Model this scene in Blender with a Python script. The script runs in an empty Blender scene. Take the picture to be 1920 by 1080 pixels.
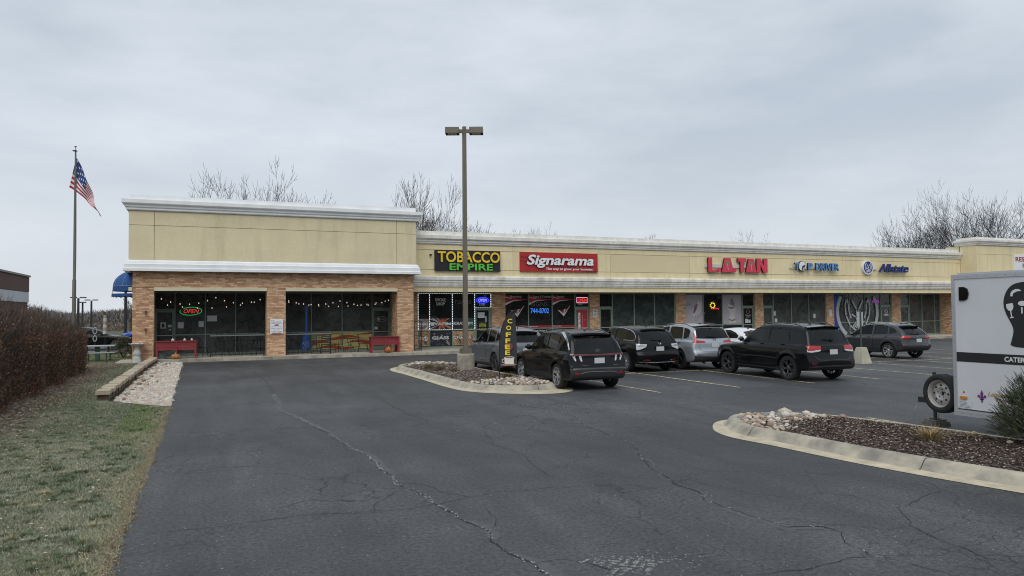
import bpy, bmesh, math, random
import numpy as np
from math import sin, cos, pi, radians
from mathutils import Vector, Matrix
random.seed(7)
rng = np.random.default_rng(11)

# ------------------------------------------------------------------ camera
sc = bpy.context.scene
col = sc.collection
CAM_YAW, CAM_PITCH, CAM_ROLL = radians(22.7), radians(1.84), radians(0.485)
_F = Vector((sin(CAM_YAW)*cos(CAM_PITCH), cos(CAM_YAW)*cos(CAM_PITCH), sin(CAM_PITCH)))
_R = Vector((cos(CAM_YAW), -sin(CAM_YAW), 0)); _U = _R.cross(_F)
_R2 = cos(CAM_ROLL)*_R - sin(CAM_ROLL)*_U
_U2 = sin(CAM_ROLL)*_R + cos(CAM_ROLL)*_U
cam_data = bpy.data.cameras.new('camera'); cam = bpy.data.objects.new('camera', cam_data); col.objects.link(cam)
cam.matrix_world = Matrix(((_R2.x, _U2.x, -_F.x, 0), (_R2.y, _U2.y, -_F.y, 0), (_R2.z, _U2.z, -_F.z, 2.2), (0, 0, 0, 1)))
cam_data.sensor_width = 36.0; cam_data.lens = 36.0*1370/1920
cam_data.clip_start = 0.05; cam_data.clip_end = 2000
sc.camera = cam
sc.cycles.filter_width = 1.05

# ------------------------------------------------------------------ view, sky and sun (bright overcast)
sc.view_settings.view_transform = 'Standard'; sc.view_settings.look = 'None'
sc.view_settings.gamma = 1.0; sc.view_settings.use_curve_mapping = False
sc.view_settings.exposure = 0.24
SUN_EL, SUN_AZ = radians(52), radians(-150)      # azimuth clockwise from +Y: behind the camera, to the left
world = bpy.data.worlds.new('World'); sc.world = world; world.use_nodes = True
wn = world.node_tree.nodes; wl = world.node_tree.links; wn.clear()
def N(nt, typ, **kw):
    n = nt.nodes.new(typ)
    for k, v in kw.items():
        if k == 'inp':
            for a, b in v.items(): n.inputs[a].default_value = b
        else: setattr(n, k, v)
    return n
wt = world.node_tree
tc = N(wt, 'ShaderNodeTexCoord')
sep = N(wt, 'ShaderNodeSeparateXYZ'); wl.new(tc.outputs['Generated'], sep.inputs[0])
# flatten the cloud deck: stretch noise horizontally near the horizon
mp = N(wt, 'ShaderNodeMapping'); mp.inputs['Scale'].default_value = (1.6, 1.6, 5.0); wl.new(tc.outputs['Generated'], mp.inputs[0])
nz = N(wt, 'ShaderNodeTexNoise', inp={'Scale': 1.5, 'Detail': 7.0, 'Roughness': 0.55, 'Distortion': 0.15}); wl.new(mp.outputs[0], nz.inputs['Vector'])
rp = N(wt, 'ShaderNodeValToRGB'); wl.new(nz.outputs['Fac'], rp.inputs[0])
rp.color_ramp.elements[0].position = 0.34; rp.color_ramp.elements[0].color = (0.475, 0.54, 0.615, 1)
rp.color_ramp.elements[1].position = 0.66; rp.color_ramp.elements[1].color = (0.665, 0.72, 0.785, 1)
hz = N(wt, 'ShaderNodeValToRGB'); wl.new(sep.outputs['Z'], hz.inputs[0])
hz.color_ramp.elements[0].position = 0.0; hz.color_ramp.elements[0].color = (1, 1, 1, 1)
hz.color_ramp.elements[1].position = 0.24; hz.color_ramp.elements[1].color = (0, 0, 0, 1)
hm = N(wt, 'ShaderNodeMath', operation='MULTIPLY', inp={1: 0.62}); wl.new(hz.outputs[0], hm.inputs[0])
mx = N(wt, 'ShaderNodeMixRGB'); wl.new(hm.outputs[0], mx.inputs[0]); wl.new(rp.outputs[0], mx.inputs[1]); mx.inputs[2].default_value = (0.735, 0.76, 0.79, 1)
bgc = N(wt, 'ShaderNodeBackground', inp={'Strength': 0.96}); wl.new(mx.outputs[0], bgc.inputs[0])
sky = N(wt, 'ShaderNodeTexSky', sky_type='NISHITA', sun_disc=False, sun_elevation=SUN_EL, sun_rotation=SUN_AZ, air_density=1.0, dust_density=3.0)
bgs = N(wt, 'ShaderNodeBackground', inp={'Strength': 0.07}); wl.new(sky.outputs[0], bgs.inputs[0])
ms = N(wt, 'ShaderNodeMixShader', inp={0: 0.93}); wl.new(bgs.outputs[0], ms.inputs[1]); wl.new(bgc.outputs[0], ms.inputs[2])
wo = N(wt, 'ShaderNodeOutputWorld'); wl.new(ms.outputs[0], wo.inputs[0])
sun_d = bpy.data.lights.new('sun', 'SUN'); sun_d.energy = 1.5; sun_d.angle = radians(50); sun_d.color = (1.0, 0.965, 0.91)
sun = bpy.data.objects.new('sun', sun_d); col.objects.link(sun)
_sd = Vector((sin(SUN_AZ)*cos(SUN_EL), cos(SUN_AZ)*cos(SUN_EL), sin(SUN_EL)))
sun.rotation_euler = (-_sd).to_track_quat('-Z', 'Y').to_euler()

# ------------------------------------------------------------------ materials
MATS = {}
def mat(name, color, rough=0.7, spec=0.5, metal=0.0, var=0.0, vscale=3.0, bump=0.0, bscale=40.0, emit=0.0, coat=0.0, coords='Object', dark=None, trans=0.0):
    if name in MATS: return MATS[name]
    m = bpy.data.materials.new(name); m.use_nodes = True; nt = m.node_tree; b = nt.nodes['Principled BSDF']
    c4 = (*color, 1)
    b.inputs['Base Color'].default_value = c4; b.inputs['Roughness'].default_value = rough
    b.inputs['Specular IOR Level'].default_value = spec; b.inputs['Metallic'].default_value = metal
    if coat: b.inputs['Coat Weight'].default_value = coat; b.inputs['Coat Roughness'].default_value = 0.04
    if emit: b.inputs['Emission Color'].default_value = c4; b.inputs['Emission Strength'].default_value = emit
    if var or bump:
        t = N(nt, 'ShaderNodeTexCoord')
    if var:
        n = N(nt, 'ShaderNodeTexNoise', inp={'Scale': vscale, 'Detail': 6.0, 'Roughness': 0.6}); nt.links.new(t.outputs[coords], n.inputs['Vector'])
        r = N(nt, 'ShaderNodeValToRGB'); nt.links.new(n.outputs['Fac'], r.inputs[0])
        d = dark if dark else tuple(c*(1-var) for c in color)
        l = tuple(min(1, c*(1+var*0.6)) for c in color)
        r.color_ramp.elements[0].position = 0.3; r.color_ramp.elements[0].color = (*d, 1)
        r.color_ramp.elements[1].position = 0.7; r.color_ramp.elements[1].color = (*l, 1)
        nt.links.new(r.outputs[0], b.inputs['Base Color'])
    if bump:
        n2 = N(nt, 'ShaderNodeTexNoise', inp={'Scale': bscale, 'Detail': 3.0}); nt.links.new(t.outputs[coords], n2.inputs['Vector'])
        bp = N(nt, 'ShaderNodeBump', inp={'Strength': bump, 'Distance': 0.02}); nt.links.new(n2.outputs['Fac'], bp.inputs['Height'])
        nt.links.new(bp.outputs[0], b.inputs['Normal'])
    MATS[name] = m
    return m

def glass_mat(name, tint=(0.10, 0.11, 0.11), see=0.5, rough=0.02, base=(0.01, 0.012, 0.013), spec=0.5, wave=False):
    """thin pane: mixes a reflecting dark face with a tinted see-through"""
    if name in MATS: return MATS[name]
    m = bpy.data.materials.new(name); m.use_nodes = True; nt = m.node_tree; b = nt.nodes['Principled BSDF']
    b.inputs['Base Color'].default_value = (*base, 1); b.inputs['Roughness'].default_value = rough; b.inputs['Specular IOR Level'].default_value = spec
    if wave:    # old plate glass: slightly wavy, dust and grey reflection haze painted into the base colour
        t = N(nt, 'ShaderNodeTexCoord'); n = N(nt, 'ShaderNodeTexNoise', inp={'Scale': 1.3, 'Detail': 2.0}); nt.links.new(t.outputs['Object'], n.inputs['Vector'])
        bp = N(nt, 'ShaderNodeBump', inp={'Strength': .25, 'Distance': .05}); nt.links.new(n.outputs['Fac'], bp.inputs['Height']); nt.links.new(bp.outputs[0], b.inputs['Normal'])
        n3 = N(nt, 'ShaderNodeTexNoise', inp={'Scale': 1.1, 'Detail': 7.0, 'Roughness': .7, 'Distortion': 1.2}); nt.links.new(t.outputs['Object'], n3.inputs['Vector'])
        r = N(nt, 'ShaderNodeValToRGB'); nt.links.new(n3.outputs['Fac'], r.inputs[0]); r.color_ramp.elements[0].position = .42; r.color_ramp.elements[0].color = (*[c*.6 for c in base], 1); r.color_ramp.elements[1].position = .68; r.color_ramp.elements[1].color = (*[c*1.25 for c in base], 1)
        nt.links.new(r.outputs[0], b.inputs['Base Color'])
    tr = N(nt, 'ShaderNodeBsdfTransparent'); tr.inputs[0].default_value = (*tint, 1)
    mixs = N(nt, 'ShaderNodeMixShader', inp={0: see}); nt.links.new(b.outputs[0], mixs.inputs[1]); nt.links.new(tr.outputs[0], mixs.inputs[2])
    nt.links.new(mixs.outputs[0], nt.nodes['Material Output'].inputs['Surface'])
    MATS[name] = m
    return m

# ------------------------------------------------------------------ mesh helpers
class MB:
    def __init__(s): s.v = []; s.f = []; s.m = []
    def add(s, vs, fs, mi=0):
        o = len(s.v); s.v.extend(tuple(p) for p in vs); s.f.extend(tuple(i+o for i in f) for f in fs); s.m.extend([mi]*len(fs)); return s
    def box(s, x0, x1, y0, y1, z0, z1, mi=0):
        return s.add([(x0,y0,z0),(x1,y0,z0),(x1,y1,z0),(x0,y1,z0),(x0,y0,z1),(x1,y0,z1),(x1,y1,z1),(x0,y1,z1)],
                     [(0,3,2,1),(4,5,6,7),(0,1,5,4),(1,2,6,5),(2,3,7,6),(3,0,4,7)], mi)
    def obox(s, c, ax, ay, az, mi=0):
        c = Vector(c); ax = Vector(ax); ay = Vector(ay); az = Vector(az)
        vs = [c + a*ax + b*ay + d*az for d in (-1,1) for a, b in ((-1,-1),(1,-1),(1,1),(-1,1))]
        return s.add(vs, [(0,3,2,1),(4,5,6,7),(0,1,5,4),(1,2,6,5),(2,3,7,6),(3,0,4,7)], mi)
    def bar(s, p, q, w, h=None, mi=0):
        p = Vector(p); q = Vector(q); h = h or w; d = (q-p); L = d.length; d.normalize()
        u = Vector((0,0,1)) if abs(d.z) < 0.95 else Vector((0,1,0))
        a = d.cross(u).normalized(); b = a.cross(d).normalized()
        return s.obox((p+q)/2, d*(L/2), a*(w/2), b*(h/2), mi)
    def tube(s, pts, r, n=8, mi=0, cap=True):
        pts = [Vector(p) for p in pts]; rs = r if hasattr(r, '__len__') else [r]*len(pts)
        rings = []; prev = None
        for i, p in enumerate(pts):
            d = (pts[min(i+1, len(pts)-1)] - pts[max(i-1, 0)])
            if d.length < 1e-9: d = Vector((0,0,1))
            d.normalize()
            if prev is None:
                u = Vector((0,0,1)) if abs(d.z) < 0.9 else Vector((1,0,0)); a = d.cross(u).normalized()
            else:
                a = prev - d*prev.dot(d); a = a.normalized() if a.length > 1e-6 else d.orthogonal().normalized()
            prev = a; b = d.cross(a)
            rings.append([p + rs[i]*(cos(2*pi*k/n)*a + sin(2*pi*k/n)*b) for k in range(n)])
        vs = [v for rr in rings for v in rr]; fs = []
        for i in range(len(pts)-1):
            for k in range(n):
                k2 = (k+1) % n; fs.append((i*n+k, i*n+k2, (i+1)*n+k2, (i+1)*n+k))
        if cap: fs.append(tuple(range(n-1, -1, -1))); fs.append(tuple((len(pts)-1)*n+k for k in range(n)))
        return s.add(vs, fs, mi)
    def lathe(s, prof, c=(0,0,0), n=24, axis='z', mi=0, a0=0.0, a1=2*pi):
        full = abs(a1-a0-2*pi) < 1e-6; m = n if full else n+1; vs = []
        for k in range(m):
            a = a0 + (a1-a0)*k/n; ca, sa = cos(a), sin(a)
            for r, h in prof:
                if axis == 'z': vs.append((c[0]+r*ca, c[1]+r*sa, c[2]+h))
                elif axis == 'x': vs.append((c[0]+h, c[1]+r*ca, c[2]+r*sa))
                else: vs.append((c[0]+r*ca, c[1]+h, c[2]+r*sa))
        P = len(prof); fs = []
        for k in range(n):
            k2 = (k+1) % m
            for j in range(P-1): fs.append((k*P+j, k2*P+j, k2*P+j+1, k*P+j+1))
        return s.add(vs, fs, mi)
    def prism(s, poly, o, U, V, Nn, d, mi=0):
        """polygon (u,v) placed at o + u*U + v*V and pushed back along -N by d"""
        o = Vector(o); U = Vector(U); V = Vector(V); Nn = Vector(Nn); n = len(poly); poly = [(float(a), float(c)) for a, c in poly]
        vs = [o+u*U+v*V for u, v in poly] + [o+u*U+v*V-d*Nn for u, v in poly]
        fs = [tuple(range(n)), tuple(range(2*n-1, n-1, -1))] + [(i, i+n, (i+1) % n + n, (i+1) % n) for i in range(n)]
        return s.add(vs, fs, mi)
    def build(s, name, mats, parent=None, smooth=False, label=None, kind=None, rel=False, mesh_only=False):
        off = np.zeros(3)
        if rel and parent is not None:
            root = parent
            while root.parent: root = root.parent
            off = np.array(root.location)
        me = bpy.data.meshes.new(name)
        V = np.asarray(s.v, dtype=float).reshape(-1, 3) - off
        me.from_pydata(V.tolist(), [], s.f)
        mats = mats if isinstance(mats, (list, tuple)) else [mats]
        for m in mats: me.materials.append(m)
        if len(mats) > 1: me.polygons.foreach_set('material_index', s.m)
        if smooth:
            me.polygons.foreach_set('use_smooth', [True]*len(me.polygons))
            me.set_sharp_from_angle(angle=radians(smooth if smooth is not True else 38))
        me.update()
        if mesh_only: return me
        return link(name, me, parent, label, kind)
def link(name, me, parent=None, label=None, kind=None):
    o = bpy.data.objects.new(name, me); col.objects.link(o)
    if parent is not None: o.parent = parent
    if label: o['label'] = label
    if kind: o['kind'] = kind
    return o
def thing(name, label, cat, loc=(0,0,0), rotz=0.0, group=None, kind=None):
    o = bpy.data.objects.new(name, None); col.objects.link(o); o.empty_display_size = 0.2
    o.location = loc; o.rotation_euler = (0, 0, rotz); o['label'] = label; o['category'] = cat
    if group: o['group'] = group
    if kind: o['kind'] = kind
    return o
def tag(o, label, cat, group=None, kind=None):
    o['label'] = label; o['category'] = cat
    if group: o['group'] = group
    if kind: o['kind'] = kind
    return o
def copy_tree(o, parent=None):
    c = o.copy(); col.objects.link(c); c.parent = parent
    for ch in list(o.children): copy_tree(ch, c)
    return c

# ------------------------------------------------------------------ lettering
_tcache = {}
def text_geo(s, weight=0.0, depth=0.0, bevel=0.0):
    """(verts, faces) of a line of text, cap height about 1, baseline at 0, starting at x=0; facing +z"""
    key = (s, weight, depth)
    if key in _tcache: return _tcache[key]
    cu = bpy.data.curves.new('t', 'FONT'); cu.body = s; cu.size = 1.0; cu.offset = weight; cu.extrude = depth/2 if depth else 0.0
    cu.resolution_u = 3
    ob = bpy.data.objects.new('t', cu); me = bpy.data.meshes.new_from_object(ob)
    v = np.zeros(len(me.vertices)*3); me.vertices.foreach_get('co', v); v = v.reshape(-1, 3)
    f = [tuple(p.vertices) for p in me.polygons]
    bpy.data.objects.remove(ob); bpy.data.curves.remove(cu); bpy.data.meshes.remove(me)
    _tcache[key] = (v, f); return v, f
def glyphs(v, f):
    """split a text mesh into its letters (islands that overlap in x)"""
    n = len(v); par = list(range(n))
    def find(a):
        while par[a] != a: par[a] = par[par[a]]; a = par[a]
        return a
    for p in f:
        a = find(p[0])
        for q in p[1:]: par[find(q)] = a
    isl = {}
    for i in range(n): isl.setdefault(find(i), []).append(i)
    L = sorted(((v[i, 0].min(), v[i, 0].max(), i) for i in isl.values()), key=lambda t: t[0])
    groups = []
    for a, b, idx in L:
        if groups and a < groups[-1][1] - 0.25*(b-a): groups[-1][1] = max(groups[-1][1], b); groups[-1][2] += list(idx)
        else: groups.append([a, b, list(idx)])
    out = []
    for a, b, idx in groups:
        mp_ = {k: j for j, k in enumerate(idx)}
        out.append((v[idx], [tuple(mp_[q] for q in p) for p in f if p[0] in mp_]))
    return out
def fit_text(s, w, h, weight=0.0, depth=0.0, shear=0.0):
    v, f = text_geo(s, weight, depth); v = v.copy()
    v[:, 0] -= v[:, 0].min(); y0 = v[:, 1].min(); v[:, 1] -= y0
    sx = w/(v[:, 0].max() + shear*v[:, 1].max()); sy = h/v[:, 1].max()
    v[:, 0] = (v[:, 0] + shear*v[:, 1])*sx; v[:, 1] *= sy
    return v, f
FRONT = (Vector((1,0,0)), Vector((0,0,1)), Vector((0,-1,0)))
SIDE = (Vector((0,-1,0)), Vector((0,0,1)), Vector((-1,0,0)))
def place(v, o, frame):
    U, V, W = (np.array(a) for a in frame)
    return np.array(o) + v[:, :1]*U + v[:, 1:2]*V + v[:, 2:3]*W
def put_text(s, o, w, h, m, parent, frame=FRONT, weight=0.0, depth=0.0, shear=0.0, name='lettering', mb=None, mi=0, label=None):
    """one mesh of lettering; o is its lower left corner"""
    v, f = fit_text(s, w, h, weight, depth, shear)
    P = place(v, o, frame)
    if mb is not None: mb.add(P, f, mi); return None
    b = MB(); b.add(P, f); return b.build(name, m, parent, rel=True, label=label)
def put_letters(s, o, w, h, m, parent, frame=FRONT, weight=0.0, depth=0.05, shear=0.0, sidem=None):
    """every letter a part of its own"""
    v, f = text_geo(s, weight, depth)
    v = v.copy(); x0 = v[:, 0].min(); y0 = v[:, 1].min(); v[:, 0] -= x0; v[:, 1] -= y0
    H = v[:, 1].max(); W = v[:, 0].max() + shear*H; dz = v[:, 2].max()
    for gv, gf in glyphs(v, f):
        q = gv.copy(); q[:, 0] = (q[:, 0]+shear*q[:, 1])*w/W; q[:, 1] *= h/H
        q[:, 2] = (q[:, 2]+dz)   # back on the plane of o
        mi = []
        b = MB(); P = place(q, o, frame); b.add(P, gf)
        if sidem:
            for k, p in enumerate(gf):
                zz = [q[i, 2] for i in p]; b.m[k] = 0 if min(zz) > 1.9*dz else 1
            b.build('letter', [m, sidem], parent, rel=True)
        else: b.build('letter', m, parent, rel=True)
# ================================================================== ground
def ground_mesh(name, pts, z, m, kind='structure', parent=None, cell=None):
    bm = bmesh.new(); vs = [bm.verts.new((x, y, z)) for x, y in pts]; bm.faces.new(vs)
    bmesh.ops.triangulate(bm, faces=bm.faces[:]); bmesh.ops.recalc_face_normals(bm, faces=bm.faces[:])
    me = bpy.data.meshes.new(name)
    for f in bm.faces:
        if f.normal.z < 0: f.normal_flip()
    bm.to_mesh(me); bm.free(); me.materials.append(m)
    return link(name, me, parent, kind=kind)

def asphalt_mat(name, base, crackmask=True):
    m = bpy.data.materials.new(name); m.use_nodes = True; nt = m.node_tree; L = nt.links.new; b = nt.nodes['Principled BSDF']
    t = N(nt, 'ShaderNodeTexCoord').outputs['Object']
    big = N(nt, 'ShaderNodeTexNoise', inp={'Scale': 0.16, 'Detail': 4.0, 'Roughness': 0.6}); L(t, big.inputs['Vector'])
    mid = N(nt, 'ShaderNodeTexNoise', inp={'Scale': 1.3, 'Detail': 6.0, 'Roughness': 0.65}); L(t, mid.inputs['Vector'])
    fine = N(nt, 'ShaderNodeTexNoise', inp={'Scale': 90.0, 'Detail': 3.0, 'Roughness': 0.8}); L(t, fine.inputs['Vector'])
    spk = N(nt, 'ShaderNodeTexVoronoi', inp={'Scale': 26.0}); L(t, spk.inputs['Vector'])
    r1 = N(nt, 'ShaderNodeValToRGB'); L(big.outputs['Fac'], r1.inputs[0])
    r1.color_ramp.elements[0].position = .36; r1.color_ramp.elements[0].color = (*[c*.66 for c in base], 1)
    r1.color_ramp.elements[1].position = .66; r1.color_ramp.elements[1].color = (*[c*1.28 for c in base], 1)
    a = N(nt, 'ShaderNodeMixRGB', blend_type='MULTIPLY', inp={0: 1.0}); L(r1.outputs[0], a.inputs[1])
    r2 = N(nt, 'ShaderNodeValToRGB'); L(mid.outputs['Fac'], r2.inputs[0])
    r2.color_ramp.elements[0].position = .35; r2.color_ramp.elements[0].color = (.82, .82, .83, 1)
    r2.color_ramp.elements[1].position = .7; r2.color_ramp.elements[1].color = (1.15, 1.15, 1.13, 1)
    L(r2.outputs[0], a.inputs[2])
    med = N(nt, 'ShaderNodeTexNoise', inp={'Scale': 22.0, 'Detail': 5.0, 'Roughness': .85}); L(t, med.inputs['Vector'])
    rmd = N(nt, 'ShaderNodeValToRGB'); L(med.outputs['Fac'], rmd.inputs[0])
    rmd.color_ramp.elements[0].position = .38; rmd.color_ramp.elements[0].color = (.50, .50, .50, 1); rmd.color_ramp.elements[1].position = .62; rmd.color_ramp.elements[1].color = (1.55, 1.55, 1.55, 1)
    am = N(nt, 'ShaderNodeMixRGB', blend_type='MULTIPLY', inp={0: 1.0}); L(a.outputs[0], am.inputs[1]); L(rmd.outputs[0], am.inputs[2])
    # long streaks worn along the driving lanes
    smp = N(nt, 'ShaderNodeMapping', inp={'Rotation': (0, 0, .5), 'Scale': (1.1, .16, 1)}); L(t, smp.inputs[0]); stn = N(nt, 'ShaderNodeTexNoise', inp={'Scale': 1.0, 'Detail': 5.0, 'Roughness': .6, 'Distortion': .8}); L(smp.outputs[0], stn.inputs['Vector'])
    rst = N(nt, 'ShaderNodeValToRGB'); L(stn.outputs['Fac'], rst.inputs[0]); rst.color_ramp.elements[0].position = .40; rst.color_ramp.elements[0].color = (.90, .90, .90, 1); rst.color_ramp.elements[1].position = .66; rst.color_ramp.elements[1].color = (1.22, 1.21, 1.19, 1)
    as_ = N(nt, 'ShaderNodeMixRGB', blend_type='MULTIPLY', inp={0: 1.0}); L(am.outputs[0], as_.inputs[1]); L(rst.outputs[0], as_.inputs[2])
    a2 = N(nt, 'ShaderNodeMixRGB', blend_type='MULTIPLY', inp={0: 1.0}); L(as_.outputs[0], a2.inputs[1])
    r3 = N(nt, 'ShaderNodeValToRGB'); L(fine.outputs['Fac'], r3.inputs[0])
    r3.color_ramp.elements[0].position = .32; r3.color_ramp.elements[0].color = (.35, .35, .35, 1)
    r3.color_ramp.elements[1].position = .68; r3.color_ramp.elements[1].color = (1.6, 1.6, 1.6, 1)
    L(r3.outputs[0], a2.inputs[2])
    # scattered pale grains where the sealer has worn
    r4 = N(nt, 'ShaderNodeValToRGB'); L(spk.outputs['Distance'], r4.inputs[0])
    r4.color_ramp.elements[0].position = .0; r4.color_ramp.elements[0].color = (1, 1, 1, 1)
    r4.color_ramp.elements[1].position = .10; r4.color_ramp.elements[1].color = (0, 0, 0, 1)
    wearn = N(nt, 'ShaderNodeTexNoise', inp={'Scale': .9, 'Detail': 5.0, 'Roughness': .7}); L(t, wearn.inputs['Vector'])
    r5 = N(nt, 'ShaderNodeValToRGB'); L(wearn.outputs['Fac'], r5.inputs[0])
    r5.color_ramp.elements[0].position = .52; r5.color_ramp.elements[0].color = (0, 0, 0, 1)
    r5.color_ramp.elements[1].position = .72; r5.color_ramp.elements[1].color = (.6, .6, .6, 1)
    mm = N(nt, 'ShaderNodeMath', operation='MULTIPLY'); L(r4.outputs[0], mm.inputs[0]); L(r5.outputs[0], mm.inputs[1])
    a3 = N(nt, 'ShaderNodeMixRGB'); L(mm.outputs[0], a3.inputs[0]); L(a2.outputs[0], a3.inputs[1]); a3.inputs[2].default_value = (.22, .22, .215, 1)
    last = a3.outputs[0]
    # fine alligator cracking in the tired zones
    dn = N(nt, 'ShaderNodeTexNoise', inp={'Scale': 2.2, 'Detail': 4.0}); L(t, dn.inputs['Vector'])
    dv = N(nt, 'ShaderNodeVectorMath', operation='SCALE'); L(dn.outputs['Color'], dv.inputs[0]); dv.inputs['Scale'].default_value = .55
    dva = N(nt, 'ShaderNodeVectorMath', operation='ADD'); L(t, dva.inputs[0]); L(dv.outputs[0], dva.inputs[1])
    hgt = None
    for sc_, w_, lo, hi, off in ((.75, .010, .47, .56, 0.0), (2.4, .022, .52, .60, 40.0)):
        v = N(nt, 'ShaderNodeTexVoronoi', feature='DISTANCE_TO_EDGE', inp={'Scale': sc_}); L(dva.outputs[0], v.inputs['Vector'])
        lt = N(nt, 'ShaderNodeMath', operation='LESS_THAN', inp={1: w_}); L(v.outputs['Distance'], lt.inputs[0])
        ofs = N(nt, 'ShaderNodeVectorMath', operation='ADD'); L(t, ofs.inputs[0]); ofs.inputs[1].default_value = (off, 3, 0)
        mk = N(nt, 'ShaderNodeTexNoise', inp={'Scale': .22, 'Detail': 5.0, 'Roughness': .75}); L(ofs.outputs[0], mk.inputs['Vector'])
        rm = N(nt, 'ShaderNodeMapRange', inp={1: lo, 2: hi}); L(mk.outputs['Fac'], rm.inputs[0])
        if off:
            dd_ = N(nt, 'ShaderNodeVectorMath', operation='DISTANCE'); L(t, dd_.inputs[0]); dd_.inputs[1].default_value = (8.4, 13.6, 0)
            dm = N(nt, 'ShaderNodeMapRange', inp={1: 4.2, 2: 2.2, 3: 0.0, 4: .8}); L(dd_.outputs['Value'], dm.inputs[0])
            mxm = N(nt, 'ShaderNodeMath', operation='MAXIMUM'); L(rm.outputs[0], mxm.inputs[0]); L(dm.outputs[0], mxm.inputs[1]); rm = mxm
        pr = N(nt, 'ShaderNodeMath', operation='MULTIPLY'); L(lt.outputs[0], pr.inputs[0]); L(rm.outputs[0], pr.inputs[1])
        mxx = N(nt, 'ShaderNodeMixRGB'); L(pr.outputs[0], mxx.inputs[0]); L(last, mxx.inputs[1]); mxx.inputs[2].default_value = (.030, .030, .031, 1)
        last = mxx.outputs[0]
    L(last, b.inputs['Base Color']); b.inputs['Specular IOR Level'].default_value = .38
    rr = N(nt, 'ShaderNodeMapRange', inp={1: .3, 2: .7, 3: .56, 4: .74}); L(mid.outputs['Fac'], rr.inputs[0]); L(rr.outputs[0], b.inputs['Roughness'])
    bp = N(nt, 'ShaderNodeBump', inp={'Strength': .7, 'Distance': .008}); L(fine.outputs['Fac'], bp.inputs['Height']); L(bp.outputs[0], b.inputs['Normal'])
    return m

M_asph = asphalt_mat('asphalt', (.061, .0635, .068))
M_far = mat('far_field', (.075, .08, .045), .95, var=.4, vscale=.08)
M_soil = mat('lawn_soil', (.125, .13, .085), .95, var=.45, vscale=1.4, bump=.6, bscale=30, dark=(.16, .14, .095))
M_conc = mat('concrete', (.40, .37, .31), .85, var=.22, vscale=2.2, bump=.3, bscale=60)
M_curb = mat('kerb_concrete', (.42, .385, .30), .88, var=.25, vscale=2.2, bump=.5, bscale=50, dark=(.20, .19, .165))
M_gutter = mat('gutter_concrete', (.49, .43, .315), .88, var=.28, vscale=3.5, bump=.3, bscale=80)
M_mulch = mat('mulch_soil', (.10, .08, .068), .95, var=.5, vscale=9, bump=1.0, bscale=25)
M_crack = mat('crack_dark', (.020, .020, .020), .9)
M_crumb = mat('crack_grit', (.42, .42, .41), .9)
M_yellow = None

# far land
b = MB(); b.add([(-900,-900,-.03),(900,-900,-.03),(900,900,-.03),(-900,900,-.03)], [(0,1,2,3)])
b.build('ground', M_far, kind='structure')
# parking lot: the big sheet of asphalt with a slightly wavy left edge
edge = [(-.76, -6)]
y = -5.0
while y < 19.2:
    edge.append((-.76 + .03*sin(y*1.7) + .02*sin(y*4.3) + random.uniform(-.03, .03), y)); y += .16
edge += [(-.74, 19.2)]
while y < 36.4:
    edge.append((-.80 + .05*sin(y*2.1) - .010*(y-19) + random.uniform(-.04, .04), y)); y += .4
lot_pts = edge + [(-.95, 36.6), (90, 36.6), (90, -6)]
lot = ground_mesh('parking_lot', lot_pts, 0.0, M_asph)
back_lot = ground_mesh('back_parking_lot', [(-60, 48.5), (-3.6, 48.5), (-3.6, 78), (-60, 78)], -.01, M_asph)
# lawn left of the lot
lawn_pts = [(-40, -6)] + [(x-.0, y_) for x, y_ in edge if y_ < 19.3] + [(-2.3, 20.9), (-2.35, 36.6), (-3.3, 37.2), (-3.3, 48.4), (-40, 48.4)]
lawn = ground_mesh('lawn', lawn_pts, .004, M_soil)
M_bedsoil = mat('bed_soil', (.14, .115, .10), .95, var=.4, vscale=6, bump=.8, bscale=30)
bed = ground_mesh('gravel_bed', [(-2.18, 21.0), (-1.95, 20.6), (-1.3, 19.7), (-.74, 19.2)] + [(x+.02, y_) for x, y_ in edge if y_ > 19.3] + [(-.93, 36.58), (-2.3, 36.58)], .010, M_bedsoil)

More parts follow.
